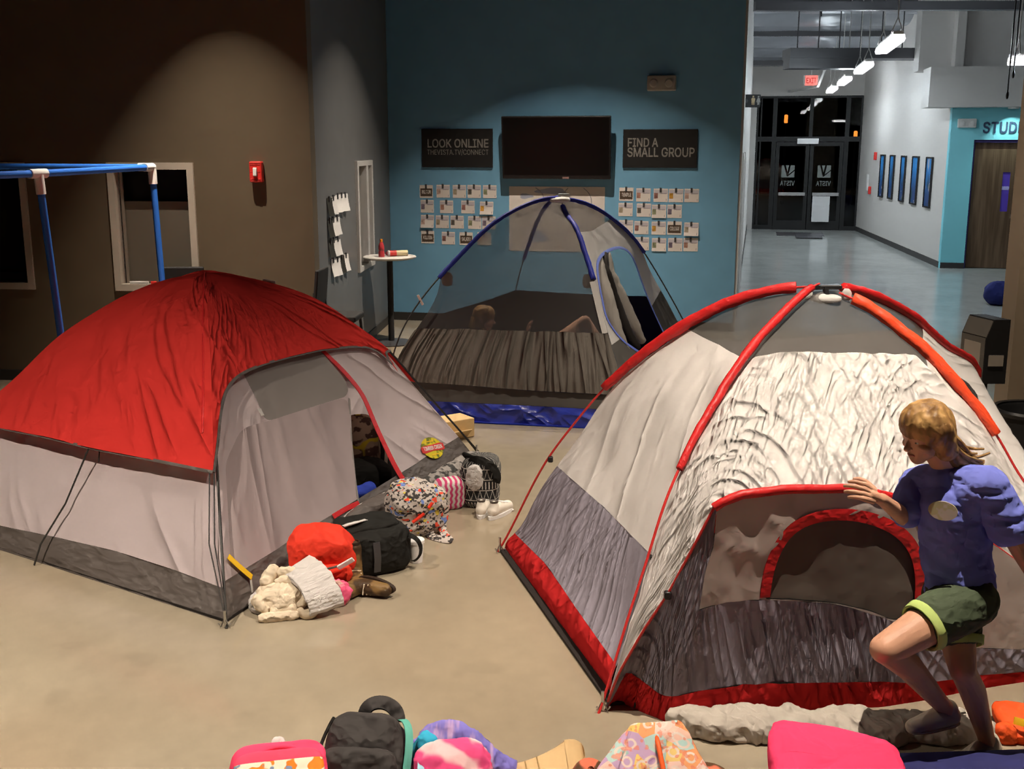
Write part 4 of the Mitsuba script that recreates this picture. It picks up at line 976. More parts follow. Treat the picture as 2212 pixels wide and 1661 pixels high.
l1 = TF.line([(915, 866), (1100, 874), (1290, 884)]); l2 = TF.line([(875, 824), (1000, 832), (1130, 843), (1290, 852)]); l3 = TF.line([(893, 711), (1000, 713), (1140, 718), (1312, 723)])
add(tent, 'tub_band', cloth(TF, zone(FLOOR_ST, l1), 70, 60, fold=.03, fscale=.16, seed=31, stretch=(1, 1, 2)), 'm_tub', True, label='shiny blue tub floor edge')
add(tent, 'lower_band', cloth(TF, zone(l1, l2), 60, 60), 'm_tentcharcoal', True, label='grey lower strip with its shade painted in darker')  # shaded foot of the grey cloth, painted as a darker strip
add(tent, 'front_panel', cloth(TF, zone(l2, l3), 110, 70, fold=.028, fscale=.10, seed=33, stretch=(1, .3, .12), extra=.012), 'm_tentcharcoal2' if False else 'm_greypanel', True, label='grey gathered half-height panel') if False else None
thin('m_greypanel', (0.15, 0.135, 0.12), .15, .6, creases(13, .05, .04, .06, .3, 1.0), .055)
add(tent, 'front_panel', cloth(TF, zone(l2, l3), 110, 70, fold=.022, fscale=.12, seed=33, stretch=(1, .3, .10), extra=.02), 'm_greypanel', True, label='grey gathered half-height front panel')
add(tent, 'net_panel', cloth(TF, zone(l3, TOP_ST), 50, 50), 'm_netdark', True, label='dark see-through net front')
# right side with the open door
netR = Polygon(np.vstack([TR.curve([(1254, 501), (1278, 500), (1318, 469)], 30), [[1, TR.st([(1320, 470)])[0][1]], [1, 1], [0, 1], [0, TR.st([(1252, 500)])[0][1]]]])).convex_hull
darkR = zone(FLOOR_ST, np.array([[0, TR.st([(1322, 745)])[0][1]], [.5, TR.st([(1400, 690)])[0][1]], [1, TR.st([(1428, 625)])[0][1]]]))
doorpx = [(1392, 770), (1340, 735), (1308, 690), (1292, 610), (1287, 570), (1292, 552), (1310, 543), (1334, 532), (1350, 535), (1362, 548), (1370, 565), (1385, 610), (1398, 645), (1418, 690), (1440, 735), (1450, 765)]
dr_ = Polygon(TR.curve(doorpx + doorpx[:1], 140)).buffer(0)
if dr_.geom_type != 'Polygon': dr_ = max(dr_.geoms, key=lambda g: g.area)
whole = zone(FLOOR_ST, TOP_ST)
add(tent, 'side_panel', cloth(TR, whole.difference(netR).difference(darkR).difference(dr_), 80, 80, fold=.008, seed=35), 'm_tentwhite', True, label='white side panel round the open door')
add(tent, 'side_panel', cloth(TR, darkR.difference(dr_), 60, 60, fold=.01, seed=36), 'm_tentcharcoal', True, label='charcoal lower side panel')
add(tent, 'net_panel', cloth(TR, netR.difference(dr_), 40, 40), 'm_netdark', True, label='dark net at the top of the door side')
add(tent, 'door_trim', trim(TR, doorpx, .030, .006, 120), 'm_trimblue', True, label='bright blue binding of the open door')
zz_ = lambda S_: S_.level(.86)
for S_ in (TB, TL):
    add(tent, 'back_wall', cloth(S_, zone(FLOOR_ST, zz_(S_)), 40, 40), 'm_tentblack', True, label='black lower inner wall')
    add(tent, 'net_panel', cloth(S_, zone(zz_(S_), TOP_ST), 40, 40), 'm_netback', True)
for q_, nS in ((qFL, 30), (qFR, 38), (qBR, 34), (qBL, 30)):
    add(tent, 'pole', tube(q_[:-1], .0065, 8), 'm_poleblack')
    zS = on_vertical(951, 600, D_FL, cC)[2]
    up = q_[q_[:, 2] > (zS if nS != 38 else on_vertical(1283, 607, D_FR, cC)[2])]
    if nS == 34: up = q_[q_[:, 2] > on_vertical(1391, 546, D_BR, cC)[2]]
    add(tent, 'pole_sleeve', sleeve(up[:-2], .019 if nS != 38 else .024, 41 + nS), 'm_sleeveblue', True, label='royal blue pole sleeve')
cap = superell(.20, .14, .05, .8, .8, 16); add(tent, 'apex_cap', put(rough(cap, .012, .06, 3), frame(apC + V(-.02, -.05, -.01), V(1, 0, 0), V(0, 1, 0), Zv)), 'm_paperwhite', True, label='white cap at the top')
add(tent, 'hub', put(rbox(.11, .05, .022, .008), frame(apC + V(.02, 0, .035), V(1, 0, 0), V(0, 1, 0), Zv)), 'm_steel')
# the rolled door hanging in the opening
for k, (pts, rr, m_) in enumerate((([(1300, 552), (1308, 600), (1322, 660), (1340, 715), (1366, 765)], [.02, .045, .06, .05, .02], 'm_flap'), ([(1316, 548), (1330, 605), (1350, 660), (1372, 705), (1392, 735)], [.02, .03, .065, .06, .03], 'm_flap'),
                                   ([(1307, 549), (1316, 600), (1336, 660), (1356, 715), (1376, 750)], [.012, .022, .022, .03, .03], 'm_tentblack'))):
    c3 = []
    for x, y in pts:
        s_ = TR.st([(x, y)])[0]; c3.append(TR.at(s_[:1], s_[1:], -.03 + .015 * k)[0])
    cc = spline(c3, 30); rr = np.interp(np.linspace(0, 1, 30), np.linspace(0, 1, 5), rr)
    add(tent, 'door_flap', rough(tube(cc, rr, 16), .014, .07, 50 + k, True, (1, 1, .3)), m_, True, label=['grey rolled door flap', 'grey rolled door flap', 'black edge of the door flap'][k])
p_ = TR.st([(1391, 660)])[0]
sq = on_plane(1392, 690, D_BR + V(-.35, -.3, 0), V(0, 1, 0))
add(tent, 'inner_pocket', put(box(-.035, .035, -.05, .05, 0, .01), frame(on_vertical(1394, 686, D_BL, D_BR) + V(0, -.06, 0), V(1, 0, 0), Zv, V(0, -1, 0))), 'm_frame', False, label='small beige tag inside')
for s_, px_ in ((0, (966, 597)), (1, (1279, 605))):
    add(tent, 'corner_pocket', put(superell(.10, .02, .13, .7, .7, 10), frame(on_vertical(px_[0], px_[1] + 6, D_FL, cC) if s_ == 0 else on_vertical(px_[0] - 3, px_[1] + 4, D_FR, cC) + V(-.02, .06, 0), V(1, 0, 0), V(0, 1, 0), Zv)), 'm_frame', True)
tp = on_vertical(908, 648, D_FL, cC)
add(tent, 'pole_tag', put(rbox(.022, .012, .10, .004), frame(tp, unit(V(1, 0, .5)), V(0, 1, 0), unit(V(-.5, 0, 1)) * -1)), 'm_paperwhite', label='white reflective joint on the pole')
s2 = TR.st([(1296, 650)])
st_ = np.array([TR.st([q__])[0] for q__ in ((1284, 612), (1293, 660), (1304, 700), (1316, 722))])
add(tent, 'pole_cuff', ribbon(TF.at(np.full(16, .985), np.linspace(TF.st([(1281, 610)])[0][1], TF.st([(1312, 722)])[0][1], 16), .012), TF.normal(np.array([.97]), np.array([.5]))[0], .05, .003), 'm_tentwhite', True, label='white cuff with orange tip below the sleeve')
for S_, c_ in ((TF, D_FR),): stake(tent, c_ + V(.02, -.03, 0))

# ======================= silver, lavender and red tent at the right
B_L, B_F = ground(1080, 1192), ground(1306, 1533)
sd = V(*(B_F - B_L)[:2], 0)
fd = unit(V(-sd[1], sd[0], 0)); fd = fd if fd[0] > 0 else -fd
B_R = B_F + fd * 2.95 + V(0, -.10, 0)
B_B = B_L + (B_R - B_F)
cB = (B_L + B_R) / 2
zB = apex_above(cB, 1768, 628)
apB = V(cB[0], cB[1], zB)
tent = thing('dome_tent', 'silver and lavender dome tent with red pole sleeves at the right', 'tent')
uL = traced([(1130, 1100), (1189, 992), (1250, 912), (1310, 842), (1370, 786), (1430, 741), (1500, 697), (1560, 667), (1620, 645), (1690, 630)], B_L, cB, apB)
eL = traced([(1092, 1172), (1112, 1152), (1150, 1090), (1202, 1008), (1250, 945), (1312, 852), (1372, 792), (1432, 747), (1500, 703), (1560, 672), (1620, 650), (1690, 636)], ground(1090, 1188), cB, apB)
uF = traced([(1338, 1435), (1370, 1330), (1411, 1206), (1450, 1085), (1482, 1010), (1510, 955), (1550, 885), (1600, 805), (1650, 740), (1700, 688), (1740, 650)], B_F, cB, apB)
eF = traced([(1330, 1440), (1352, 1400), (1384, 1320), (1418, 1215), (1452, 1120), (1490, 1025), (1516, 962), (1556, 890), (1604, 810), (1652, 745), (1702, 692), (1740, 654)], ground(1330, 1512), cB, apB)
uR0 = [(1812, 645), (1870, 672), (1930, 715), (1990, 765), (2050, 830), (2100, 890), (2150, 962), (2200, 1045)]
rr0 = [on_vertical(x, y, B_R, cB) for x, y in uR0][::-1]
uR = resample(spline([B_R, B_R * .55 + rr0[0] * .45 + V(.02, 0, .13)] + rr0 + [apB], 80), 70)
uB0 = [(1850, 634), (1910, 656), (1980, 697), (2050, 755), (2110, 815)]
rb0 = [on_vertical(x, y, B_B, cB) for x, y in uB0][::-1]
uB = resample(spline([B_B, B_B * .6 + rb0[0] * .4 + V(.03, 0, .22)] + rb0 + [apB], 80), 70)
mB = V(cB[0], cB[1], .5)
# brow pole over the vestibule and the vestibule's hem
out = unit(V(fd[1], -fd[0], 0)); out = out if out[1] < 0 else -out
def brow_pt(px, py, lean): return on_plane(px, py, B_F + out * lean, out)
brow_px = [(1338, 1452, .04), (1390, 1362, .09), (1442, 1285, .14), (1500, 1178, .19), (1545, 1092, .22), (1600, 1068, .23), (1700, 1057, .24), (1845, 1055, .24), (1930, 1075, .24), (2040, 1115, .23), (2131, 1165, .21), (2212, 1224, .18)]
bp = [B_F] + [brow_pt(*q_) for q_ in brow_px]
bend = bp[-1] * .45 + B_R * .55 + V(0, 0, .05)
brow = resample(np.vstack([bp, [bend, B_R]]), 90)
hem_px = [(1332, 1512), (1380, 1535), (1442, 1560), (1520, 1556), (1600, 1548), (1700, 1536), (1800, 1530), (1900, 1527), (2000, 1512), (2100, 1490)]
hem = [ground(x, y) for x, y in hem_px]
hem = resample(np.vstack([hem, [hem[-1] * .4 + B_R * .6 + V(0, -.05, 0), B_R]]), 90)
mainc = np.vstack([uF, uR[::-1][1:]])
# upper front: from the brow pole up to the two front bows
nB = 120
def par(C, marks):   # reparametrize a curve so that given points fall on given parameters
    return C
def arc_to_s(px_list, curve):
    q = project(curve); d = np.linspace(0, 1, len(curve))
    return [d[np.argmin(((q - np.array(p)) ** 2).sum(1))] for p in px_list]
WB = Surf(eL, eF, mB, .035)                                          # left wall
w1 = WB.line([(1112, 1152), (1180, 1218), (1250, 1320), (1334, 1440)]); w2 = WB.line([(1203, 1006), (1300, 1090), (1416, 1207)]); w3 = WB.line([(1487, 712), (1540, 740), (1612, 778)])
add(tent, 'tent_floor', prism([tuple(c_[:2]) for c_ in (B_L, B_F + V(.02, .03, 0), B_R, B_B)], .014, frame(V(0, 0, .002), V(1, 0, 0), V(0, 1, 0), Zv)), 'm_tentblack', False, label='black ground sheet whose rim doubles as edge shade')  # black tent floor; its protruding rim also stands in for shade along the base
add(tent, 'bottom_band', cloth(WB, zone(FLOOR_ST, w1), 70, 60, fold=.014, fscale=.12, seed=61), 'm_tentred', True, label='red bottom band')
add(tent, 'lower_wall', cloth(WB, zone(w1, w2), 70, 60, fold=.012, fscale=.14, seed=62, stretch=(1, 1, .35)), 'm_lavender', True, label='lavender lower wall')
add(tent, 'upper_wall', cloth(WB, zone(w2, w3), 70, 60, fold=.014, fscale=.25, seed=63), 'm_silver', True, label='silver upper wall')
add(tent, 'net_panel', cloth(WB, zone(w3, TOP_ST), 40, 40), 'm_netgrey', True, label='dark net top')
WK, WR = Surf(uB, eL, mB, .02), Surf(uR, uB, mB, .02)
for S_ in (WK, WR):
    zb1 = S_.level(.16); zb2 = S_.level(.62); zb3 = S_.level(zB * .80)
    add(tent, 'bottom_band', cloth(S_, zone(FLOOR_ST, zb1), 40, 40), 'm_tentred', True)
    add(tent, 'lower_wall', cloth(S_, zone(zb1, zb2), 40, 40, fold=.01, seed=66), 'm_lavender', True)
    add(tent, 'upper_wall', cloth(S_, zone(zb2, zb3), 40, 40, fold=.01, seed=67), 'm_silver', True)
    add(tent, 'net_panel', cloth(S_, zone(zb3, TOP_ST), 30, 30), 'm_netgrey', True)
# front above the brow pole: brow (t=0) to bows (t=1)
s_bow = np.linspace(0, 1, nB)
class Between(Surf):
    """ruled the other way: from the low curve (t=0) to the high curve (t=1), both run by s"""
    def __init__(self, lo, hi, centre, sag=0.0, off=0.0, n=nB):
        self.lo, self.hi = np.asarray(lo), np.asarray(hi); self.us = np.linspace(0, 1, len(lo)); self.uh = np.linspace(0, 1, len(hi))
        self.c, self.sag, self.off = np.asarray(centre, float), sag, off
        g = np.linspace(0.004, .996, 80); S_, T_ = np.meshgrid(g, g, indexing='ij')
        self.inv = LinearNDInterpolator(project(self.at(S_.ravel(), T_.ravel())), np.c_[S_.ravel(), T_.ravel()])
    def base(self, s, t):
        a = np.stack([np.interp(s, self.us, self.lo[:, k]) for k in range(3)], -1)
        b = np.stack([np.interp(s, self.uh, self.hi[:, k]) for k in range(3)], -1)
        return a + (b - a) * t[..., None]
def by_marks(C, marks, n):
    """resample C so that the points nearest the pixel marks fall at equal steps"""
    d = np.r_[0, np.cumsum(np.linalg.norm(np.diff(C, axis=0), axis=1))]; q = project(C)
    at_ = [0] + [d[np.argmin(((q - np.array(m_)) ** 2).sum(1))] for m_ in marks] + [d[-1]]
    u = np.interp(np.linspace(0, 1, n), np.linspace(0, 1, len(at_)), at_)
    return np.stack([np.interp(u, d, C[:, k]) for k in range(3)], 1)
hiM = by_marks(mainc, [(1500, 985), (1745, 648), (1980, 757)], nB)
loM = by_marks(brow, [(1545, 1092), (1760, 1055), (1990, 1095)], nB)
UF = Between(loM, hiM, mB, .03)
VF = Between(by_marks(hem, [(1442, 1560), (1760, 1532), (1990, 1512)], nB), loM, mB, .0)
netU = UF.curve([(1612, 790), (1626, 772), (1720, 768), (1830, 765), (1920, 768), (1975, 772), (2000, 800)], 80)
netU = netU[np.argsort(netU[:, 0])]
upU = Polygon(np.vstack([netU, [[netU[-1, 0], 1.0], [netU[0, 0], 1.0]]])).buffer(0)
fullU = zone(FLOOR_ST, TOP_ST)
add(tent, 'front_roof', cloth(UF, fullU.difference(upU), 110, 80, fold=.024, fscale=.22, seed=71, stretch=(1, 1, .7)), 'm_silverfront', True, label='silver front roof above the door arch')
add(tent, 'net_panel', cloth(UF, upU, 70, 60), 'm_netgrey', True, label='dark net top of the front')
# vestibule front
vb = VF.line([(1345, 1452), (1400, 1480), (1442, 1508), (1500, 1492), (1600, 1475), (1750, 1470), (1900, 1470), (2000, 1475)])
lav = np.array([(1340, 1452), (1450, 1290), (1545, 1105), (1548, 1140), (1525, 1225), (1507, 1312), (1560, 1300), (1640, 1292), (1800, 1300), (1900, 1330), (2000, 1372), (2100, 1400), (2205, 1420)])
lv = VF.curve(lav[3:], 90); lv = lv[np.argsort(lv[:, 0])]
lvl = np.vstack([[0, 1], VF.st([(1546, 1104)])[0][None] * [1, 0] + [0, 1.0], VF.st([(1540, 1180)]), VF.st([(1522, 1235)]), VF.st([(1508, 1314)]), VF.curve([(1560, 1300), (1640, 1292), (1800, 1300), (1900, 1330), (2000, 1372), (2100, 1400)], 50), [[1, .3]]])
lavz = Polygon(np.vstack([vb, lvl[::-1]])).buffer(0)
if lavz.geom_type != 'Polygon': lavz = max(lavz.geoms, key=lambda g: g.area)
arc = [(1650, 1292), (1652, 1258), (1662, 1215), (1680, 1172), (1705, 1140), (1745, 1118), (1800, 1108), (1860, 1112), (1920, 1132), (1962, 1165), (1985, 1215), (1990, 1262), (1985, 1320)]
win2 = Polygon(VF.curve(arc + [(1930, 1340), (1880, 1318), (1800, 1300), (1700, 1292), (1650, 1292)], 140)).buffer(0)
lowz = zone(FLOOR_ST, vb)
fullV = zone(FLOOR_ST, TOP_ST)
mat('m_winbrown', (.105, .088, .075), .7, .25, wr(3, 1), .01)
add(tent, 'bottom_band', cloth(VF, lowz, 90, 70, fold=.02, fscale=.10, seed=72), 'm_tentred', True, label='red bottom band of the vestibule')
add(tent, 'vestibule_wall', cloth(VF, lavz.difference(lowz).difference(win2), 90, 80, fold=.02, fscale=.2, seed=73, stretch=(1, 1, .4)), 'm_lavender', True, label='lavender vestibule wall')
thin('m_taupe', (.52, .45, .42), .35, .45, wr(4, .6), .012)
add(tent, 'door_panel', cloth(VF, fullV.difference(lowz).difference(lavz).difference(win2), 90, 80, fold=.014, fscale=.2, seed=74), 'm_taupe', True, label='pale taupe door panel round the window')
add(tent, 'door_window', cloth(VF, win2.difference(lowz), 70, 70, extra=-.006, fold=.008, seed=75), 'm_winbrown', True, label='brown net door window')
add(tent, 'window_trim', trim(VF, arc, np.linspace(.045, .055, 90), .010, 90), 'm_sleevered', True, label='red zipper arch round the door window')
# sleeves and poles
def above(C, px, py, foot): return C[C[:, 2] > on_vertical(px, py, foot, cB)[2]]
proud = lambda C, k: C + unit(C - V(cB[0], cB[1], .35)) * k
uF, uR, uL, uB = proud(uF, .045), proud(uR, .03), proud(uL, .015), proud(uB, .015)
for C, (px, py), foot, m_, r_ in ((uL, (1310, 843), B_L, 'm_sleevered', .030), (uF, (1482, 1010), B_F, 'm_sleevered', .022), (uR, (2135, 940), B_R, 'm_sleevebright', .032), (uB, (2112, 818), B_B, 'm_sleevered', .032)):
    add(tent, 'pole', tube(C[:-2], .0062, 8), 'm_polered', label='thin red pole')
    a_ = above(C, px, py, foot)
    add(tent, 'pole_sleeve', sleeve(a_[:-4], np.interp(np.linspace(0, 1, len(a_) - 4), [0, .5, 1], [r_ * .8, r_, r_ * .9]), 81), m_, True, label='red pole sleeve')
add(tent, 'pole', tube(brow[1:-2], .0062, 8), 'm_polered', label='thin red brow pole')
bi = [np.argmin(((project(brow) - np.array(q_)) ** 2).sum(1)) for q_ in ((1545, 1092), (2035, 1112))]
add(tent, 'pole_sleeve', sleeve(brow[bi[0]:bi[1]], .019, 86), 'm_sleevered', True, label='red sleeve over the door arch')
hubc = apB + V(0, 0, .02)
hb = add(tent, 'hub', cat([put(rbox(.15, .06, .022, .008), frame(hubc, V(1, 0, 0), V(0, 1, 0), Zv)), beam(hubc + V(-.01, -.02, 0), hubc + V(.0, -.05, -.08), .022), beam(hubc + V(-.07, -.03, 0), hubc + V(.07, .03, 0), .022)]), 'm_black', label='black pole hub')
add(tent, 'apex_cap', put(rough(superell(.16, .14, .04, .7, .7, 14), .01, .06, 4), frame(apB + V(-.01, -.03, -.035), V(1, 0, 0), V(0, 1, 0), Zv)), 'm_tentwhite', True, label='white cloth cap under the hub')
for s_ in (-1, 1): add(tent, 'sleeve_end', put(rough(superell(.05, .05, .06, .8, .8, 10), .01, .03, 7 + s_), frame(apB + V(.10 * s_, -.02, -.015), V(1, 0, 0), V(0, 1, 0), Zv)), 'm_tentwhite', True)
for px, py, foot in ((1189, 992, B_L), (1411, 1206, B_F), (2078, 858, B_R)):
    p = on_vertical(px, py, foot, cB)
    add(tent, 'pole_clip', put(rbox(.03, .03, .034, .008), frame(p, V(1, 0, 0), V(0, 1, 0), Zv)), 'm_black', label='black pole clip')
p = brow_pt(1442, 1285, .14); add(tent, 'pole_clip', put(rbox(.03, .03, .034, .008), frame(p, V(1, 0, 0), V(0, 1, 0), Zv)), 'm_black', label='black pole clip')
pk = uB[24]; 
add(tent, 'guy_line', rough(tube(spline([on_vertical(2072, 832, B_R, cB) + V(.05, .2, 0), on_vertical(2086, 850, B_R, cB) + V(.08, .2, 0), on_vertical(2110, 905, B_R, cB) + V(.07, .15, 0)], 20), .014, 8), .006, .04, 3), 'm_matblack', True, label='bundled dark guy line')
stake(tent, B_F + V(-.01, -.01, 0)); stake(tent, B_L + V(0, -.005, 0))
add(tent, 'guy_line', tube([hem[3] + V(0, -.01, .01), hem[3] + V(.01, -.02, .10)], .004, 6), 'm_matblack')
# ---------------------------------------------------------------- furniture and small things
def mpp(p): return (p[1] * CP + (H - p[2]) * SP) / F
def blk(px0, px1, py0, py1, depth):
    """a block seen between these pixels and standing on the floor: centre on the floor, width, height"""
    g = ground((px0 + px1) / 2, py1); d = unit(V(g[0], g[1], 0)); m = mpp(g)
    a = math.atan2(H, np.linalg.norm(g[:2]))
    h = max(((py1 - py0) * m - depth * math.sin(a)) / math.cos(a), .03)
    return g + d * depth / 2, (px1 - px0) * m, h
def loc(c, deg=0.0, tilt=0.0, roll=0.0, z=0.0):
    return rotz(deg, (c[0], c[1], z)) @ rot([1, 0, 0], tilt) @ rot([0, 1, 0], roll)
def cloth_mat(key, base, s=9.0, amp=.012, r=.85): mat(key, base, r, .25, wr(s, .8), amp * 3)

# blue pipe frame behind the red tent
W1, W2 = at_y(83, 375, 8.8), at_y(328, 361, 10.2)
W3 = V(-6.6, 10.35, W2[2] + .01)
F1, F2 = ground(163, 951), ground(373, 868)
W0 = W1 + unit(W1 - W2) * 3.0; W0[2] = W1[2]
key = thing('pipe_frame', 'blue taped pipe frame with white fittings left of the red tent', 'frame')
r_ = .031
for nm, a, b in (('leg', F1 + V(0, 0, .01), W1), ('leg', F2 + V(0, 0, .01), W2), ('rail', W0, W1), ('rail', W1, W2), ('rail', W3, W2), ('leg', W3 * V(1, 1, 0) + V(0, 0, .01), W3), ('leg', W0 * V(1, 1, 0) + V(0, 0, .01), W0)):
    add(key, nm, tube([a, b], r_ * .92, 14), 'm_pipeblue')
for nm, c, dirs in (('tee_fitting', W1, (unit(W0 - W1) * .10, unit(W2 - W1) * .08, unit(F1 - W1) * .16)), ('elbow_fitting', W2, (unit(W1 - W2) * .11, unit(W3 - W2) * .12, unit(F2 - W2) * .15))):
    add(key, nm, cat([tube([c - d * .05, c + d], r_ * 1.22, 14) for d in dirs] + [put(trimesh.creation.icosphere(2, r_ * 1.25), frame(c, V(1, 0, 0), V(0, 1, 0), Zv))]), 'm_paperwhite', label='white pipe fitting')

# bar stools behind the red tent
def stool(c, deg, label):
    key = thing('bar_stool', label, 'stool')
    m = loc(c, deg)
    A_ = lambda nm, g: add(key, nm, put(g, m), 'm_matblack')
    A_('seat', put(rbox(.38, .38, .06, .02), frame(V(0, 0, .76), V(1, 0, 0), V(0, 1, 0), Zv)))
    back = rbox(.38, .035, .40, .015); v = back.vertices.copy(); v[:, 1] += .25 * v[:, 0] ** 2 * -1.6 ; back.vertices = v
    A_('backrest', put(back, frame(V(0, .20, 1.02), V(1, 0, 0), V(0, .98, .1), V(0, -.1, 1))))
    for sx in (-1, 1):
        for sy in (-1, 1):
            A_('leg', tube([V(sx * .15, sy * .15, .74), V(sx * .20, sy * .21, .0)], .014, 8))
        A_('back_post', beam(V(sx * .15, .17, .75), V(sx * .15, .21, 1.0), .025))
    A_('footrest', tube([V(.185 * math.cos(t), .185 * math.sin(t), .28) for t in np.linspace(0, 2 * np.pi, 25)], .010, 6, False))
stool(at_y(396, 700, 10.55), 4, 'black bar stool in front of the beige framed window, behind the red tent')
stool(at_y(716, 700, 10.6) * V(1, 1, 0) + V(.10, -.05, 0), 84, 'black bar stool beside the grey wall, right behind the red tent')

# round table with a drink
g = ground(846, 741); tz = on_plane(839, 553, g, V(0, 1, 0))[2]
key = thing('bistro_table', 'small round white topped high table with black column', 'table')
add(key, 'table_top', lathe([(0, tz - .035), (.27, tz - .035), (.315, tz - .02), (.32, tz - .008), (.31, tz), (0, tz)], 48, (g[0], g[1], 0)), 'm_plastic', label='white round top')
add(key, 'column', lathe([(0, .03), (.036, .03), (.036, tz - .03), (0, tz - .03)], 24, (g[0], g[1], 0)), 'm_matblack')
add(key, 'base', lathe([(0, .001), (.27, .001), (.275, .012), (.25, .02), (.06, .034), (0, .034)], 40, (g[0], g[1], 0)), 'm_dkmetal')
bp_ = V(g[0] - .085, g[1] - .10, tz)
key = thing('juice_bottle', 'red juice bottle with orange cap on the small round table', 'bottle')
mat('m_juice', (.52, .05, .06), .2, .5)
add(key, 'bottle', lathe([(0, 0), (.034, 0), (.036, .01), (.036, .06), (.030, .075), (.036, .09), (.034, .13), (.022, .165), (.014, .18), (0, .18)], 24, tuple(bp_)), 'm_juice')
add(key, 'cap', lathe([(0, .178), (.017, .178), (.018, .21), (0, .212)], 20, tuple(bp_)), 'm_orange')
c_ = V(g[0] + .10, g[1] - .02, tz + .036)
key = thing('snack_tube', 'red and cream snack tube lying on the small round table', 'snack tube')
dv = unit(V(1, .35, .0)); fr_ = frame(c_, np.cross(dv, Zv), Zv, dv)
mat('m_cream', (.72, .62, .38), .5, .3)
add(key, 'tube_body', put(lathe([(0, -.02), (.035, -.02), (.035, .12), (0, .12)], 24), fr_), 'm_cream')
add(key, 'red_label', put(lathe([(.0355, -.10), (.0355, -.02), (0, -.02), (0, -.10)], 24), fr_), 'm_redplain')
add(key, 'lid', put(lathe([(0, -.12), (.037, -.12), (.037, -.10), (0, -.10)], 24), fr_), 'm_paperwhite')
mat('m_maroon', (.14, .02, .03), .6, .3)
solo('snack_bag', put(rough(superell(.13, .10, .05, .8, .8, 16), .008, .05, 2), frame(V(g[0] - .0, g[1] + .10, tz + .024), V(1, 0, 0), V(0, 1, 0), Zv)), 'm_maroon', 'small dark red snack bag on the small round table', 'snack bag', smooth=True)

# kiosk on a post and trash can at the right
kp = at_y(2142, 940, 8.55); kp[2] = 0
zk0, zk1 = at_y(2150, 828, 8.5)[2], at_y(2150, 690, 8.5)[2]
key = thing('kiosk', 'black box kiosk on a post in front of the tan pillar', 'kiosk')
mk_ = mpp(V(0, 8.5, 1))
kw = 50 * mk_
prof = [(0, zk0), (.24, zk0), (.24, zk1 - .0), (.16, zk1), (.03, zk1 - .12), (0, zk1 - .17)]
kfr = frame(kp + V(-.01, -.10, 0), unit(V(-.45, .9, 0)) * -1, Zv, unit(V(.9, .45, 0)))
xk = at_y(2125, 760, 8.5)[0]
kfr = frame(V(xk + kw, 8.48, 0), V(-1, 0, 0), Zv, unit(V(-.25, 1, 0)))
body = prism([(0, zk0), (kw * .98, zk0), (kw * .98, zk1 - .14), (kw * .75, zk1 - .02), (kw * .70, zk1), (0, zk1)], .30, kfr)
add(key, 'body', body, 'm_matblack', False)
mat('m_kioskside', (.14, .13, .115), .45, .4)  # grey paints the corridor light on the black kiosk's left faces
add(key, 'bevel_plate', prism([(kw * .98, zk1 - .14), (kw * .75, zk1 - .02), (kw * .76, zk1 - .008), (kw * .995, zk1 - .136)], .29, kfr), 'm_kioskside', False, label='bevelled top plate with corridor light painted in grey')
sfr = frame(V(xk + kw * .02 - .002, 8.48, 0), unit(V(-.25, 1, 0)), Zv, unit(V(-1, -.25, 0)))
add(key, 'side_panel', put(box(.005, .295, zk0 + .01, zk1 - .145, 0, .004), sfr), 'm_kioskside', False, label='added side panel with corridor light painted in grey')
add(key, 'side_poster', put(box(.05, .25, zk0 + .10, zk1 - .19, .0045, .007), sfr), 'm_frame', False, label='pale notice on its side')
add(key, 'card_label', put(box(kw * .17, kw * .82, zk0 + (zk1 - zk0) * .28, zk0 + (zk1 - zk0) * .45, 0, .004), frame(V(xk + .0, 8.474, 0), V(1, 0, 0), Zv, V(0, -1, 0))), 'm_frame', False, label='pale label on its back')
add(key, 'post', lathe([(0, .02), (.03, .02), (.03, zk0), (0, zk0)], 16, (xk + kw * .35, 8.6, 0)), 'm_matblack')
add(key, 'foot', lathe([(0, .001), (.2, .001), (.2, .015), (.04, .025), (0, .025)], 28, (xk + kw * .35, 8.6, 0)), 'm_matblack')
tc = at_y(2232, 884, 7.7)
key = thing('trash_can', 'black round trash can behind the silver tent by the pillar', 'trash can')
add(key, 'can', lathe([(0, .001), (.20, .001), (.245, tc[2] - .03), (.262, tc[2] - .025), (.268, tc[2]), (.25, tc[2] + .005), (.235, tc[2] - .02), (.19, .03), (0, .03)], 40, (tc[0], tc[1], 0)), 'm_matblack')
add(key, 'rim', lathe([(.245, tc[2] - .03), (.272, tc[2] - .03), (.276, tc[2] - .005), (.262, tc[2] + .012), (.24, tc[2] + .006)], 40, (tc[0], tc[1], 0)), 'm_black')
c_, w_, h_ = blk(2130, 2195, 606, 662, .35)
cloth_mat('m_navycloth', (.014, .018, .10))
solo('duffel_bag', put(sit(rough(superell(w_ * 1.2, .4, h_ * 1.1, .8, .7, 26), .05, .16, 4)), loc(c_)), 'm_navycloth', 'dark navy bag on the corridor floor beside the pillar', 'bag', smooth=True)

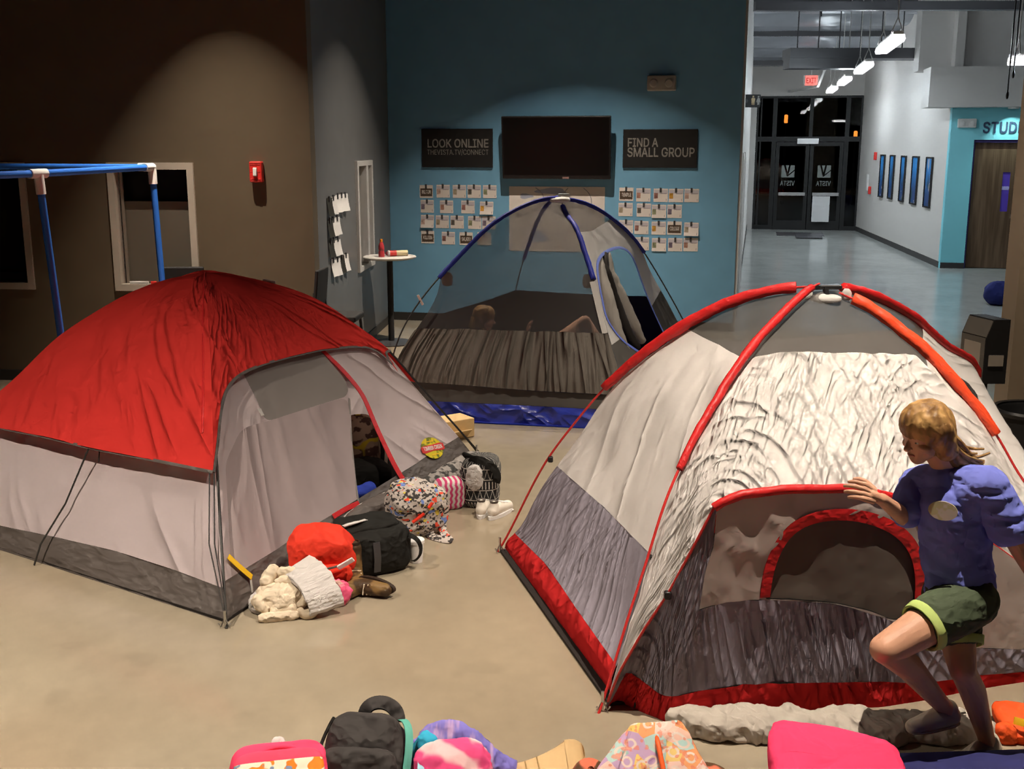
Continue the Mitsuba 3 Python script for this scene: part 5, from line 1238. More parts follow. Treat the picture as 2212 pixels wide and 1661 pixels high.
# ---------------------------------------------------------------- heaps and bags along the red tent
cloth_mat('m_creamcloth', (.70, .60, .46), 14, .010)
cloth_mat('m_towel', (.60, .58, .57), 60, .004)
cloth_mat('m_pinkcloth', lambda p, n, uv: mix(C3(.75, .10, .22), C3(.55, .35, .30), smoothstep(.45, .6, fbm(p.x * 16, p.y * 16, p.z * 16, 3))), 14, .01)
def heap(c, w, d, h, seed, amp=.05, sc=.12, n=44, e=.8):
    m = superell(w, d, h, e, .8, n)
    m = rough(m, amp, sc, seed, True, octaves=4)
    m = rough(m, amp * .5, sc * .45, seed + 7, True, octaves=3)
    return sit(m, .001, .02)
def fold_roll(pts, r, seed=0): return rough(tube(spline(pts, 40), r, 18), .012, .06, seed, True)
c_, w_, h_ = blk(565, 672, 1225, 1335, .30)
key = thing('blanket', 'crumpled cream blanket heap at the front corner of the red tent', 'blanket')
add(key, 'heap', put(heap(c_, w_ * .95, .30, h_ * .85, 3, .016, .07), loc(c_, -20)), 'm_creamcloth', True)
ff = []
hp0 = ground(620, 1340); hn_ = unit(V(.1, -math.sin(math.radians(38)), math.cos(math.radians(38))))
for k, (pts, rr) in enumerate((([(560, 1338), (583, 1334), (643, 1327)], .022), ([(585, 1320), (612, 1315), (640, 1315)], .026), ([(553, 1290), (563, 1305), (580, 1318)], .030), ([(567, 1274), (597, 1274), (626, 1279), (636, 1302)], .026),
        ([(597, 1259), (626, 1253), (650, 1260), (671, 1283), (684, 1308)], .026), ([(641, 1312), (657, 1295), (674, 1286), (686, 1303), (667, 1326), (646, 1317)], .022), ([(571, 1265), (580, 1245), (597, 1226)], .030), ([(605, 1278), (622, 1274), (629, 1291)], .022),
        ([(590, 1300), (610, 1294), (632, 1300)], .024), ([(575, 1290), (592, 1284), (612, 1288)], .022), ([(600, 1240), (622, 1236), (648, 1246)], .026))):
    q_ = [on_plane(x, y, hp0 + hn_ * .012, hn_) for x, y in pts]
    for v_ in q_: v_[2] = max(v_[2], rr * .9)
    ff.append(rough(tube(spline(q_, 30), np.interp(np.linspace(0, 1, 30), [0, .15, .85, 1], [rr * .55, rr, rr, rr * .55]), 16), .008, .04, k, True))
add(key, 'fold', cat(ff), 'm_creamcloth', True)
c_, w_, h_ = blk(552, 592, 1288, 1326, .10)
solo('sock_bundle', put(heap(c_, .13, .14, .10, 8, .012, .05, 26), loc(c_)), 'm_towel', 'white cloth bundle left of the cream blanket heap', 'cloth', smooth=True)
c_ = ground(684, 1322)
tw = [ground(638, 1300) * V(1, 1, 0) + V(0, .05, .17), ground(664, 1312) * V(1, 1, 0) + V(0, .02, .18), ground(692, 1326) * V(1, 1, 0) + V(0, .0, .13), ground(706, 1332) * V(1, 1, 0) + V(.0, -.0, .035)]
solo('towel', rough(put(trimesh.Trimesh(*[ribbon(spline(tw, 60), unit(V(.2, -.6, .7)), .17, .03).vertices, ribbon(spline(tw, 60), unit(V(.2, -.6, .7)), .17, .03).faces]).subdivide().subdivide(), np.eye(4)), .012, .07, 9, True), 'm_towel', 'light grey towel draped over the cream blanket heap', 'towel', smooth=True)
c_, w_, h_ = blk(700, 748, 1266, 1310, .12)
solo('towel', put(heap(c_, w_ * 1.15, .15, h_ * 1.3, 15, .02, .06, 30), loc(c_, 30)), 'm_pinkcloth', 'small bright pink patterned cloth beside the light grey towel', 'cloth', smooth=True)

# red backpack
cloth_mat('m_redpack', (.78, .045, .022), 8, .010, .7)
c_, w_, h_ = blk(606, 758, 1118, 1272, .20)
key = thing('backpack', 'bright red backpack leaning on the red tent', 'backpack')
M_ = loc(c_ + V(.03, .02, 0), 14, 18)
bd = rough(superell(w_ * .93, .24, h_ * 1.05, .75, .6, 36), .035, .14, 5)
add(key, 'body', put(sit(bd, .0, .02), M_ @ rotz(0, (0, 0, .02))), 'm_redpack', True)
pk = rough(superell(w_ * .86, .12, h_ * .58, .45, .45, 28), .024, .08, 6)
add(key, 'front_pocket', put(pk, M_ @ rotz(0, (-.01, -.10, h_ * .33))), 'm_redpack', True)
add(key, 'zipper', put(tube(spline([V(-w_ * .40, -.155, h_ * .60), V(-w_ * .1, -.175, h_ * .64), V(w_ * .38, -.15, h_ * .70)], 20), .006, 6), M_), 'm_band')
add(key, 'zip_pull', put(rbox(.10, .012, .03, .005), M_ @ frame(V(w_ * .30, -.17, h_ * .72), unit(V(.8, 0, .5)), V(0, 1, 0), unit(V(-.5, 0, .8)))), 'm_paperwhite', label='pale grey pull tab')
for k, dx in enumerate((-.30, -.05)): add(key, 'print_patch', put(rough(rbox(.06, .01, .03, .004), .003, .02, k), M_ @ rotz(0, (w_ * dx, -.168, h_ * .60))), 'm_yellow')
# boots
cloth_mat('m_boot', lambda p, n, uv: mix(C3(.20, .12, .045), C3(.06, .035, .018), smoothstep(.4, .6, fbm(p.x * 14, p.y * 14, p.z * 14, 3))), 20, .004, .45)
mat('m_sole', (.03, .018, .012), .6, .3)
def boot(m, label):
    key = thing('boot', label, 'boot', None)
    up_ = blobs([[(V(0, .02, .05), .045), (V(0, -.06, .045), .042), (V(0, -.13, .035), .036)], [(V(0, .03, .06), .045), (V(0, .04, .16), .043), (V(0, .045, .19), .045)]], .012, 6)
    add(key, 'upper', put(up_, m), 'm_boot', True)
    so_ = prism(Polygon([(.04 * math.cos(t) * (1 + .12 * math.sin(t)), -.045 + .125 * math.sin(t)) for t in np.linspace(0, 2 * np.pi, 40)[:-1]]).buffer(.006), .022)
    add(key, 'sole', put(so_, m), 'm_sole')
    add(key, 'opening', put(lathe([(0, -.01), (.036, -.01), (.038, .028), (.03, .028), (.028, .0), (0, .0)], 20), m @ rotz(0, (0, .046, .205))), 'm_sole')
    add(key, 'lace', put(cat([tube([V(-.03, -.02 - .02 * i, .088 - .008 * i), V(.03, -.03 - .02 * i, .086 - .008 * i)], .004, 6) for i in range(4)]), m), 'm_creamcloth')
g = ground(768, 1262); boot(loc(g, 15, 0, 0, .001) , 'brown leather boot standing between the red backpack and the black bag')
g = ground(786, 1284); boot(loc(g, 62, 0, 0, .001) @ frame(V(.05, 0, .045), V(0, 0, 1), V(0, 1, 0), V(-1, 0, 0)), 'brown leather boot lying on its side before the black bag')
# black duffel
cloth_mat('m_blackcloth', (.012, .012, .011), 9, .014, .8)
c_, w_, h_ = blk(728, 876, 1118, 1250, .30)
key = thing('duffel_bag', 'black bag with carry handle in front of the tent door', 'bag')
M_ = loc(c_ + V(.02, .02, 0), 28)
add(key, 'body', put(sit(rough(superell(w_ * 1.02, .30, h_ * 1.12, .45, .5, 40), .028, .15, 12)), M_), 'm_blackcloth', True)
add(key, 'flap', put(rough(superell(w_ * .9, .26, .07, .6, .5, 30), .018, .1, 13), M_ @ rotz(0, (-.03, .05, h_ * 1.02))), 'm_blackcloth', True)
add(key, 'handle', put(ribbon(spline([V(w_ * .40, -.13, h_ * .85), V(w_ * .52, -.17, h_ * .72), V(w_ * .55, -.17, h_ * .45), V(w_ * .46, -.14, h_ * .22)], 20), V(.6, -.8, 0), .03, .006), M_), 'm_blackcloth', True)
add(key, 'print', put(rough(box(-.08, .08, -.012, .012, 0, .003).subdivide().subdivide(), .006, .02, 3), M_ @ frame(V(-.12, -.02, h_ * 1.02 + .042), unit(V(1, .3, 0)), V(-.3, 1, 0), Zv)), 'm_towel', label='pale printed mark')
add(key, 'seam_tape', put(ribbon([V(-w_ * .12, -.158, h_ * .15), V(-w_ * .12, -.17, h_ * .5), V(-w_ * .12, -.155, h_ * .85)], V(0, -1, 0), .04, .004), M_), 'm_dkmetal')
# white cup behind it
g = ground(899, 1213)
key = thing('cup', 'white plastic cup on the floor right of the black bag', 'cup')
add(key, 'body', lathe([(0, .001), (.036, .001), (.046, .12), (0, .12)], 28, (g[0], g[1], 0)), 'm_paperwhite')
add(key, 'rim', lathe([(0, .118), (.050, .118), (.051, .135), (.046, .14), (0, .138)], 28, (g[0], g[1], 0)), 'm_paperwhite')
# dark rolled camp chair bag with pale edge lying across the door sill
a, b = ground(748, 1162) + V(0, 0, .072), ground(862, 1098) + V(0, 0, .072)
key = thing('chair_bag', 'dark rolled bag with pale edge across the tent door sill', 'bag')
add(key, 'body', rough(tube(spline([a, a * .5 + b * .5 + V(0, 0, .012), b], 40), np.interp(np.linspace(0, 1, 40), [0, .08, .5, .92, 1], [.03, .06, .068, .064, .04]), 24), .012, .09, 17, True), 'm_band', True)
add(key, 'edge_tape', ribbon(spline([a + V(-.02, .03, .045), (a + b) / 2 + V(-.02, .03, .07), b + V(-.02, .03, .045)], 24), unit(V(-.2, -.3, 1)), .03, .005), 'm_towel', True, label='pale grey edge tape')
cloth_mat('m_matblue', (.03, .06, .42)); cloth_mat('m_matpink', (.62, .03, .10))
a, b = ground(742, 1118) + V(-.02, .12, .09), ground(792, 1096) + V(.02, .12, .09)
solo('sleeping_mat', rough(tube(spline([a, (a + b) / 2, b], 20), .055, 18), .008, .06, 3), 'm_matblue', 'bright blue rolled mat inside the tent door sill', 'mat', smooth=True)
a, b = ground(704, 1136) + V(-.02, .08, .10), ground(722, 1124) + V(.0, .10, .11)
solo('scarf', rough(tube(spline([a, (a + b) / 2 + V(0, 0, .02), b], 20), .028, 14), .010, .04, 5, True), 'm_pinkcloth', 'small pink bow of cloth behind the red backpack', 'cloth', smooth=True)

# patterned drawstring bag with strap
def f_pat(p, n, uv):
    s = 62.0
    a = fbm(p.x * s, p.y * s, p.z * s, 2); b = fbm(p.x * 24 + 7, p.y * 24, p.z * 24, 2); c = fbm(p.x * 30 - 5, p.y * 30 + 3, p.z * 30, 2)
    base = mix(C3(.52, .47, .44), C3(.05, .045, .045), smoothstep(.52, .60, a))
    base = mix(base, C3(.16, .24, .55), smoothstep(.68, .71, b))
    base = mix(base, C3(.72, .09, .05), smoothstep(.70, .73, c))
    return mix(base, C3(.70, .58, .10), smoothstep(.72, .75, fbm(p.x * 26 + 40, p.y * 26, p.z * 26, 2)))
mat('m_pattern', f_pat, .85, .2)
c_, w_, h_ = blk(838, 958, 1048, 1160, .22)
key = thing('drawstring_bag', 'white and black busy patterned bag with trailing strap', 'bag')
M_ = loc(c_, 32, 8)
add(key, 'body', put(sit(rough(superell(w_ * 1.0, .24, h_ * 1.12, .6, .6, 40), .03, .12, 22, True)), M_), 'm_pattern', True)
add(key, 'gathered_top', put(rough(superell(w_ * .7, .2, .10, .8, .7, 26), .03, .05, 23, True), M_ @ rotz(0, (-.03, .02, h_ * 1.0))), 'm_pattern', True)
q1 = [ground(950, 1120) + V(0, 0, .16), ground(958, 1148) + V(0, 0, .06), ground(966, 1166) + V(0, 0, .015), ground(972, 1172) + V(0, 0, .012), ground(956, 1170) + V(0, 0, .012), ground(938, 1158) + V(0, 0, .02)]
add(key, 'strap', ribbon(spline(q1, 50), unit(V(-.2, -.5, .8)), .045, .008), 'm_pattern', True)
add(key, 'red_cord', put(cat([tube([V(-.10, -.14, h_ * .55), V(-.03, -.155, h_ * .75)], .010, 8), tube([V(.0, -.15, h_ * .86), V(.03, -.14, h_ * .96)], .010, 8)]), M_), 'm_redpack', label='red cord pieces')
# chevron pillow
def f_chev(p, n, uv):
    z = uv.y * 1.0; x = uv.x + .045 * dr.abs(2 * (z * 4.5 - dr.floor(z * 4.5)) - 1)
    k = x * 6.0; k = dr.abs(2 * (k - dr.floor(k)) - 1)
    return mix(C3(.62, .56, .55), C3(.52, .06, .17), smoothstep(.42, .58, k))
mat('m_chevron', f_chev, .8, .2)
c_, w_, h_ = blk(940, 1000, 1036, 1105, .12)
pm = rough(superell(w_ * 1.15, .13, h_ * 1.15, .5, .45, 30), .008, .08, 31)
uvp = np.c_[pm.vertices[:, 0] / (w_ * 1.15) + .5, pm.vertices[:, 2] / (h_ * 1.15) + .5]
solo('pillow', put(pm, loc(c_, 22, 8, 0, h_ * .575 + .004)), 'm_chevron', 'pink and white chevron striped bag among the luggage', 'bag', smooth=True, uv=uvp)
# black and white tribal backpack
def f_trib(p, n, uv):
    u, v = uv.x, uv.y
    row = dr.floor(v * 5.0); fv = v * 5.0 - row
    k = u * (7 + 2 * mikit.cell_rand(row)); fu = dr.abs(2 * (k - dr.floor(k)) - 1)
    zig = smoothstep(.10, .05, dr.abs(fu - fv)) ; ring = smoothstep(.10, .05, dr.abs(dr.sqrt(dr.square((fu - .5) * 1.3) + dr.square(fv - .5)) - .28)); bars = smoothstep(.22, .12, dr.abs(fu - .5)) * smoothstep(.1, .2, fv) * smoothstep(.9, .8, fv)
    t = mikit.cell_rand(row, 3)
    line = smoothstep(.06, .03, dr.abs(fv - .03))
    k2 = dr.select(t < .33, zig, dr.select(t < .66, ring, bars))
    return mix(C3(.022, .022, .023), C3(.60, .57, .54), dr.clip(dr.maximum(k2, line), 0, 1) * .9)
mat('m_tribal', f_trib, .85, .2)
c_, w_, h_ = blk(1000, 1082, 972, 1100, .24)
key = thing('backpack', 'black and white tribal print backpack beside the white sneakers', 'backpack')
bm_ = sit(rough(superell(w_ * 1.02, .26, h_ * 1.08, .5, .6, 40), .022, .15, 41))
uvp = np.c_[np.arctan2(bm_.vertices[:, 1], bm_.vertices[:, 0]) / 2.6, bm_.vertices[:, 2] / (h_ * 1.08)]
add(key, 'body', put(bm_, loc(c_, -5, 5)), 'm_tribal', True, uv=uvp)
sp_ = spline([V(-.06, -.05, h_ * .92), V(-.02, -.10, h_ * 1.06), V(.06, -.12, h_ * 1.0), V(.11, -.13, h_ * .62)], 30)
add(key, 'shoulder_strap', put(ribbon(sp_, V(.3, -1, .3), .05, .012), loc(c_, -5, 5)), 'm_blackcloth', True)
add(key, 'lining', put(rough(superell(.09, .05, .16, .8, .8, 20), .015, .04, 3, True), loc(c_, -5, 5) @ rotz(0, (-.03, -.135, h_ * .72))), 'm_towel', True, label='pale crumpled patch')
add(key, 'grab_loop', put(tube(spline([V(-.09, .02, h_ * .95), V(-.11, -.02, h_ * 1.08), V(-.05, -.03, h_ * 1.02)], 16), .014, 8), loc(c_, -5, 5)), 'm_blackcloth', True)
# sneakers
mat('m_sneaker', (.72, .67, .60), .7, .25)
def sneaker(m, label):
    key = thing('sneaker', label, 'shoe', None)
    up_ = blobs([[(V(0, .09, .05), .036), (V(0, .04, .055), .037), (V(0, -.03, .045), .038), (V(0, -.10, .035), .036)], [(V(0, .085, .06), .034), (V(0, .075, .085), .03)]], .010, 8)
    add(key, 'upper', put(up_, m), 'm_sneaker', True)
    so_ = prism(Polygon([(.042 * math.cos(t) * (1 + .1 * math.sin(-t)), -.005 + .142 * math.sin(t)) for t in np.linspace(0, 2 * np.pi, 40)[:-1]]), .024)
    add(key, 'sole', put(so_, m), 'm_paperwhite')
    add(key, 'lace', put(cat([tube([V(-.026, -.0 - .02 * i, .092 - .007 * i), V(.026, -.01 - .02 * i, .090 - .007 * i)], .004, 6) for i in range(4)]), m), 'm_paperwhite')
    add(key, 'opening', put(lathe([(0, .0), (.026, .0), (.028, .012), (0, .006)], 18), m @ rotz(0, (0, .075, .105))), 'm_band')
g = ground(1044, 1108); sneaker(loc(g, 172, 0, 0, .001), 'white sneaker on the floor before the tribal backpack, left of its mate')
g = ground(1080, 1112); sneaker(loc(g, 150, 0, 0, .001), 'white sneaker on the floor, right of its mate')
solo('paper_scrap', put(rough(box(-.035, .035, -.012, .012, 0, .004).subdivide().subdivide(), .004, .03, 2), loc(ground(1098, 1104), 10, 0, 0, .006)), 'm_paper', 'small white scrap on the floor right of the sneakers', 'scrap', smooth=True)
# grey ruffled blanket under the emblem
cloth_mat('m_ruffle', lambda p, n, uv: mix(C3(.30, .28, .27), C3(.05, .05, .05), smoothstep(.5, .62, fbm(p.x * 22, p.y * 22, p.z * 22, 3))), 16, .012)
a, b = ground(900, 1092) + V(0, 0, .05), ground(1030, 1008) + V(0, 0, .06)
solo('blanket', rough(tube(spline([a, (a + b) / 2 + V(.0, -.02, .02), b], 60), np.interp(np.linspace(0, 1, 60), [0, .1, .9, 1], [.03, .06, .06, .04]), 20), .025, .05, 33, True), 'm_ruffle', 'grey ruffled blanket along the tent edge behind the luggage', 'blanket', smooth=True)
# cardboard behind the tent's right edge
mat('m_card', lambda p, n, uv: C3(.62, .44, .22) * (.9 + .2 * fbm(p.x * 30, p.y * 3, p.z * 30, 2)), .7, .2)
g = ground(990, 958)
solo('cardboard_box', cat([put(rbox(.30, .22, .16, .008), loc(g + V(-.06, .22, 0), 35, 0, 0, .082)), put(rbox(.26, .01, .12, .003), loc(g + V(-.02, .08, 0), 35, 50, 0, .05))]), 'm_card', 'tan cardboard box on the floor behind the grey tent wall', 'box')
# inside the red tent
def f_graf(p, n, uv):
    a = fbm(p.x * 18, p.y * 18, p.z * 18, 3); b = fbm(p.x * 9 + 3, p.y * 9, p.z * 5, 2)
    base = mix(C3(.42, .31, .22), C3(.09, .045, .035), smoothstep(.45, .55, a))
    return mix(base, C3(.62, .48, .03), smoothstep(.06, .03, dr.abs(b - .5)))
mat('m_graffiti', f_graf, .7, .2)
inward = unit(V(-.94, .33, 0))
c_ = ground(806, 1072) + unit(V(ground(806, 1072)[0], ground(806, 1072)[1], 0)) * .42 + inward * .10
key = thing('backpack', 'brown and yellow graffiti print backpack inside the red tent door', 'backpack')
add(key, 'body', put(sit(rough(superell(.30, .24, .47, .7, .7, 32), .012, .12, 3)), loc(c_, 20, 0, 0, .016)), 'm_graffiti', True)
add(key, 'strap', put(ribbon(spline([V(.10, -.10, .42), V(.135, -.14, .25), V(.12, -.12, .06)], 24), V(.4, -1, 0), .03, .008), loc(c_, 20, 0, 0, .016)), 'm_blackcloth', True)
add(key, 'back_panel', put(rough(superell(.10, .20, .36, .7, .7, 20), .01, .1, 6), loc(c_, 20, 0, 0, .21) @ rotz(0, (.15, .0, 0))), 'm_creamcloth', True, label='beige side panel')
c_ = ground(775, 1090) + V(.05, .30, 0) + inward * .16
solo('duffel_bag', put(sit(rough(superell(.42, .30, .20, .6, .6, 28), .02, .12, 8)), loc(c_ + V(.06, .02, 0), 25, 0, 0, .016)), 'm_blackcloth', 'black bag on the floor inside the red tent door', 'bag', smooth=True)
solo('sleeping_bag', put(rough(tube([V(-.12, 0, 0), V(.12, 0, 0)], .07, 20), .010, .07, 5), loc(c_ + V(-.14, .30, 0), 75, 0, 0, .12)), 'm_matpink', 'crimson rolled sleeping bag inside the red tent', 'sleeping bag', smooth=True)

# ---------------------------------------------------------------- foreground luggage along the bottom edge
def near(px, py, y0):     # a floor point at depth y0 below the given pixel column
    x = at_y(px, py, y0)[0]
    return V(x, y0, 0)
# pink print backpack
def f_pinkprint(p, n, uv):
    band = smoothstep(.48, .52, dr.abs(2 * (uv.y * 2.6 - dr.floor(uv.y * 2.6)) - 1))
    a = fbm(p.x * 26, p.y * 26, p.z * 26, 2); b = fbm(p.x * 34 + 9, p.y * 34, p.z * 34, 2)
    pr = mix(C3(.80, .74, .60), C3(.80, .22, .02), smoothstep(.56, .60, a))
    pr = mix(pr, C3(.20, .26, .40), smoothstep(.66, .69, b)); pr = mix(pr, C3(.60, .50, .05), smoothstep(.66, .7, fbm(p.x * 30 - 9, p.y * 30, p.z * 30, 2)))
    return mix(C3(.78, .06, .13), pr, band)
mat('m_pinkprint', f_pinkprint, .7, .2); cloth_mat('m_pink', (.78, .055, .14), 9, .008, .8)
c_ = near(602, 1690, 3.19)
key = thing('backpack', 'pink backpack with white and orange print bands at the bottom edge', 'backpack')
M_ = loc(c_, 12, -50, 0, .085)
bb = rough(superell(.33, .20, .40, .35, .4, 36), .008, .12, 3)
add(key, 'body', put(bb, M_ @ rotz(0, (0, 0, .19))), 'm_pink', True)
fp_ = rough(superell(.30, .10, .33, .3, .35, 30), .004, .1, 4)
add(key, 'print_panel', put(fp_, M_ @ rotz(0, (0, -.068, .185))), 'm_pinkprint', True, uv=np.c_[fp_.vertices[:, 0] / .3 + .5, fp_.vertices[:, 2] / .33 + .5])
add(key, 'zipper', put(tube([V(.155 * math.cos(t), -.09, .19 + .17 * math.sin(t)) for t in np.linspace(0, np.pi, 30)], .010, 8), M_), 'm_pink', True)
add(key, 'key_ring', put(cat([put(rough(superell(.05, .03, .06, .8, .8, 14), .004, .03, 1), rotz(0, (.0, 0, .40))), put(rough(superell(.05, .04, .03, .8, .8, 12), .004, .03, 2), rotz(0, (-.045, 0, .385)))]), M_), 'm_towel', True, label='pale ribbon on top')
# charcoal backpack with teal strap
cloth_mat('m_charcoal', (.038, .034, .034), 8, .016, .75)
mat('m_tealstrap', (.10, .36, .30), .7, .2)
c_ = near(772, 1690, 3.40)
key = thing('backpack', 'charcoal grey backpack with teal strap at the bottom edge', 'backpack')
M_ = loc(c_, -6, -35, 0, .075)
add(key, 'body', put(rough(superell(.295, .24, .40, .6, .55, 40), .022, .14, 13), M_ @ rotz(0, (0, 0, .19))), 'm_charcoal', True)
add(key, 'front_pocket', put(rough(superell(.26, .10, .24, .4, .5, 28), .012, .08, 14, True), M_ @ rotz(0, (.0, -.10, .13))), 'm_charcoal', True)
add(key, 'grab_loop', put(ribbon(spline([V(-.02, .0, .375), V(.0, -.02, .41), V(.04, -.02, .42), V(.085, .0, .40), V(.10, .0, .36)], 24), V(0, -1, .4), .05, .01), M_), 'm_charcoal', True)
add(key, 'shoulder_strap', put(ribbon(spline([V(.11, .0, .37), V(.145, -.05, .34), V(.160, -.08, .24), V(.155, -.09, .0)], 30), V(.6, -1, .2), .028, .006), M_), 'm_tealstrap', True, label='teal strap')
add(key, 'seam', put(tube(spline([V(-.12, -.05, .36), V(-.155, -.09, .2), V(-.14, -.09, .03)], 20), .006, 6), M_), 'm_blackcloth')
# pink striped bag, purple blanket and turquoise cloth
def f_tie(p, n, uv):
    k = fbm(p.x * 9 + 2, p.y * 9, p.z * 9, 3); s = dr.sin((uv.y * 1.0 + uv.x * .3 + .25 * k) * 26)
    return mix(C3(.72, .07, .22), C3(.75, .55, .55), smoothstep(.2, .8, s * .5 + .5) * .85)
mat('m_tiedye', f_tie, .8, .2)
cloth_mat('m_violet', lambda p, n, uv: mix(C3(.16, .14, .45), C3(.40, .28, .50), smoothstep(.5, .7, fbm(p.x * 40, p.y * 6, p.z * 6, 3))), 12, .008)
cloth_mat('m_turq', (.03, .32, .50), 10, .01)
c_ = near(978, 1690, 3.32)
key = thing('drawstring_bag', 'pink and white striped bag with pale blue strap at the bottom edge', 'bag')
M_ = loc(c_, 4, -40, 0, .07)
bb = rough(superell(.25, .20, .33, .55, .6, 36), .022, .09, 5, True)
add(key, 'body', put(bb, M_ @ rotz(0, (0, 0, .16))), 'm_tiedye', True, uv=np.c_[bb.vertices[:, 0] * 3, bb.vertices[:, 2] * 1.5])
mat('m_paleblue', (.28, .52, .62), .7, .2)
add(key, 'strap', put(ribbon(spline([V(-.09, -.03, .30), V(-.10, -.09, .24), V(-.10, -.11, .10), V(-.10, -.11, .0)], 24), V(0, -1, .3), .035, .006), M_), 'm_paleblue', True, label='pale blue strap')
pts = [near(898, 1640, 3.66) + V(0, 0, .15), near(925, 1600, 3.70) + V(0, 0, .225), near(965, 1585, 3.72) + V(0, 0, .245), near(1010, 1592, 3.71) + V(0, 0, .225), near(1060, 1620, 3.68) + V(0, 0, .17), near(1110, 1635, 3.66) + V(0, 0, .14)]
solo('blanket', rough(tube(spline(pts, 70), np.interp(np.linspace(0, 1, 70), [0, .3, .7, 1], [.035, .05, .045, .03]), 20), .012, .05, 9, True), 'm_violet', 'violet blanket roll arching over the pink striped bag', 'blanket', smooth=True)
c_ = near(914, 1650, 3.66)
solo('towel', put(rough(superell(.085, .11, .27, .7, .7, 24), .022, .07, 4, True), loc(c_, 10, 0, 12, .138)), 'm_turq', 'turquoise cloth left of the pink striped bag', 'cloth', smooth=True)
# tan paper wrap with folds
mat('m_kraft', lambda p, n, uv: C3(.66, .47, .24) * (.92 + .14 * fbm(p.x * 40, p.y * 6, p.z * 6, 3)), .65, .25)
key = thing('cardboard_box', 'open tan cardboard box with raised flap at the bottom edge', 'box')
a0, a1, a2 = near(1046, 1620, 3.66), near(1225, 1620, 3.76), near(1258, 1640, 3.62)
a0[2], a1[2] = .155, .205
q_ = [a0, a0 * .45 + a1 * .55 + V(0, 0, -.03), a1 + V(0, 0, .0)]
def sheet(top, drop, n=24, thick=.005):
    t = spline(top, n); m_ = []
    for p_ in t: m_ += [p_, p_ + drop * .5 + V(0, -.0, .0), p_ + drop]
    v = np.array(m_); f_ = []
    for i in range(n - 1):
        for j in range(2): f_ += [(i * 3 + j, i * 3 + j + 1, i * 3 + j + 4), (i * 3 + j, i * 3 + j + 4, i * 3 + j + 3)]
    m_ = trimesh.Trimesh(v, f_, process=False); off = m_.vertex_normals * thick
    return trimesh.Trimesh(np.vstack([v, v + off]), np.vstack([np.array(f_), np.array(f_)[:, ::-1] + len(v)]), process=False)
add(key, 'front_panel', sheet(q_, V(.06, -.22, -.17)), 'm_kraft', True)
add(key, 'side_flap', sheet([a1 + V(-.01, .0, .0), a1 + V(.03, -.015, .01), a2 * V(1, 1, 0) + V(0, 0, .17)], V(.03, -.20, -.15), 10), 'm_kraft', True)
add(key, 'inner_panel', sheet([q_[0] + V(.01, .012, -.01), q_[1] + V(0, .016, -.012), q_[2] + V(-.01, .012, -.01)], V(.0, .10, -.19)), 'm_kraft', True)
mat('m_crease', (.42, .28, .13), .7, .2)
for k, t in enumerate((.33, .47, .62)):
    p0_ = spline(q_, 50)[int(t * 49)]
    add(key, 'crease', tube([p0_ + V(0, -.006, .004), p0_ + V(.06 * .9, -.22 * .9 - .006, -.17 * .9 + .004)], .0025, 5), 'm_crease')
# paisley backpack with orange zip
def f_pais(p, n, uv):
    a = voronoi(uv.x * 5 + .6 * fbm(uv.x * 4, uv.y * 4, 1.0, 2), uv.y * 5)
    r = a[2]; d = a[0]
    c = mix(C3(.72, .32, .14), C3(.74, .52, .46), smoothstep(.2, .3, r)); c = mix(c, C3(.42, .58, .56), smoothstep(.5, .56, r)); c = mix(c, C3(.72, .50, .16), smoothstep(.72, .76, r)); c = mix(c, C3(.48, .32, .50), smoothstep(.88, .9, r))
    ring = smoothstep(.10, .03, dr.abs(d - .26))
    c = mix(c, C3(.70, .58, .52), ring); b = fbm(p.x * 60, p.y * 60, p.z * 60, 2)
    return mix(c, C3(.66, .20, .12), smoothstep(.62, .68, b) * .7)
mat('m_paisley', f_pais, .75, .2)
mat('m_zip', (.78, .11, .02), .5, .3)
cloth_mat('m_strapbrown', lambda p, n, uv: mix(C3(.55, .14, .08), C3(.08, .04, .02), smoothstep(.5, .6, fbm(p.x * 22, p.y * 22, p.z * 22, 2))), 12, .006)
c_ = near(1422, 1690, 3.36)
key = thing('backpack', 'multicoloured paisley backpack with orange zip at the bottom edge', 'backpack')
M_ = loc(c_, 4, -48, 0, .08)
prof = Polygon([(-.215, -.02), (-.195, .15), (-.10, .265), (-.045, .315), (.11, .325), (.165, .18), (.215, .10), (.215, -.02)]).buffer(.02)
bm_ = trimesh.creation.extrude_polygon(prof, .16, engine='earcut')
for _ in range(4): bm_ = bm_.subdivide()
trimesh.smoothing.filter_laplacian(bm_, iterations=12)
bm_.apply_transform(frame(V(0, .06, 0.02), V(1, 0, 0), Zv, V(0, -1, 0)))
bm_ = rough(bm_, .012, .10, 6)
add(key, 'body', put(bm_, M_), 'm_paisley', True, uv=np.c_[bm_.vertices[:, 0] * 3.2, bm_.vertices[:, 2] * 3.2])
add(key, 'zipper', put(tube(spline([V(.02, .0, .350), V(.022, -.085, .325), V(.028, -.115, .2), V(.05, -.118, .06)], 24), .009, 8), M_), 'm_zip', True, label='orange zip')
add(key, 'shoulder_strap', put(ribbon(spline([V(-.17, -.04, .20), V(-.22, -.07, .225), V(-.27, -.09, .17), V(-.285, -.10, .02)], 24), V(-.2, -1, .5), .045, .012), M_), 'm_strapbrown', True)
add(key, 'shoulder_strap', put(ribbon(spline([V(.17, -.05, .20), V(.225, -.07, .18), V(.25, -.09, .08)], 20), V(.2, -1, .5), .05, .012), M_), 'm_strapbrown', True)
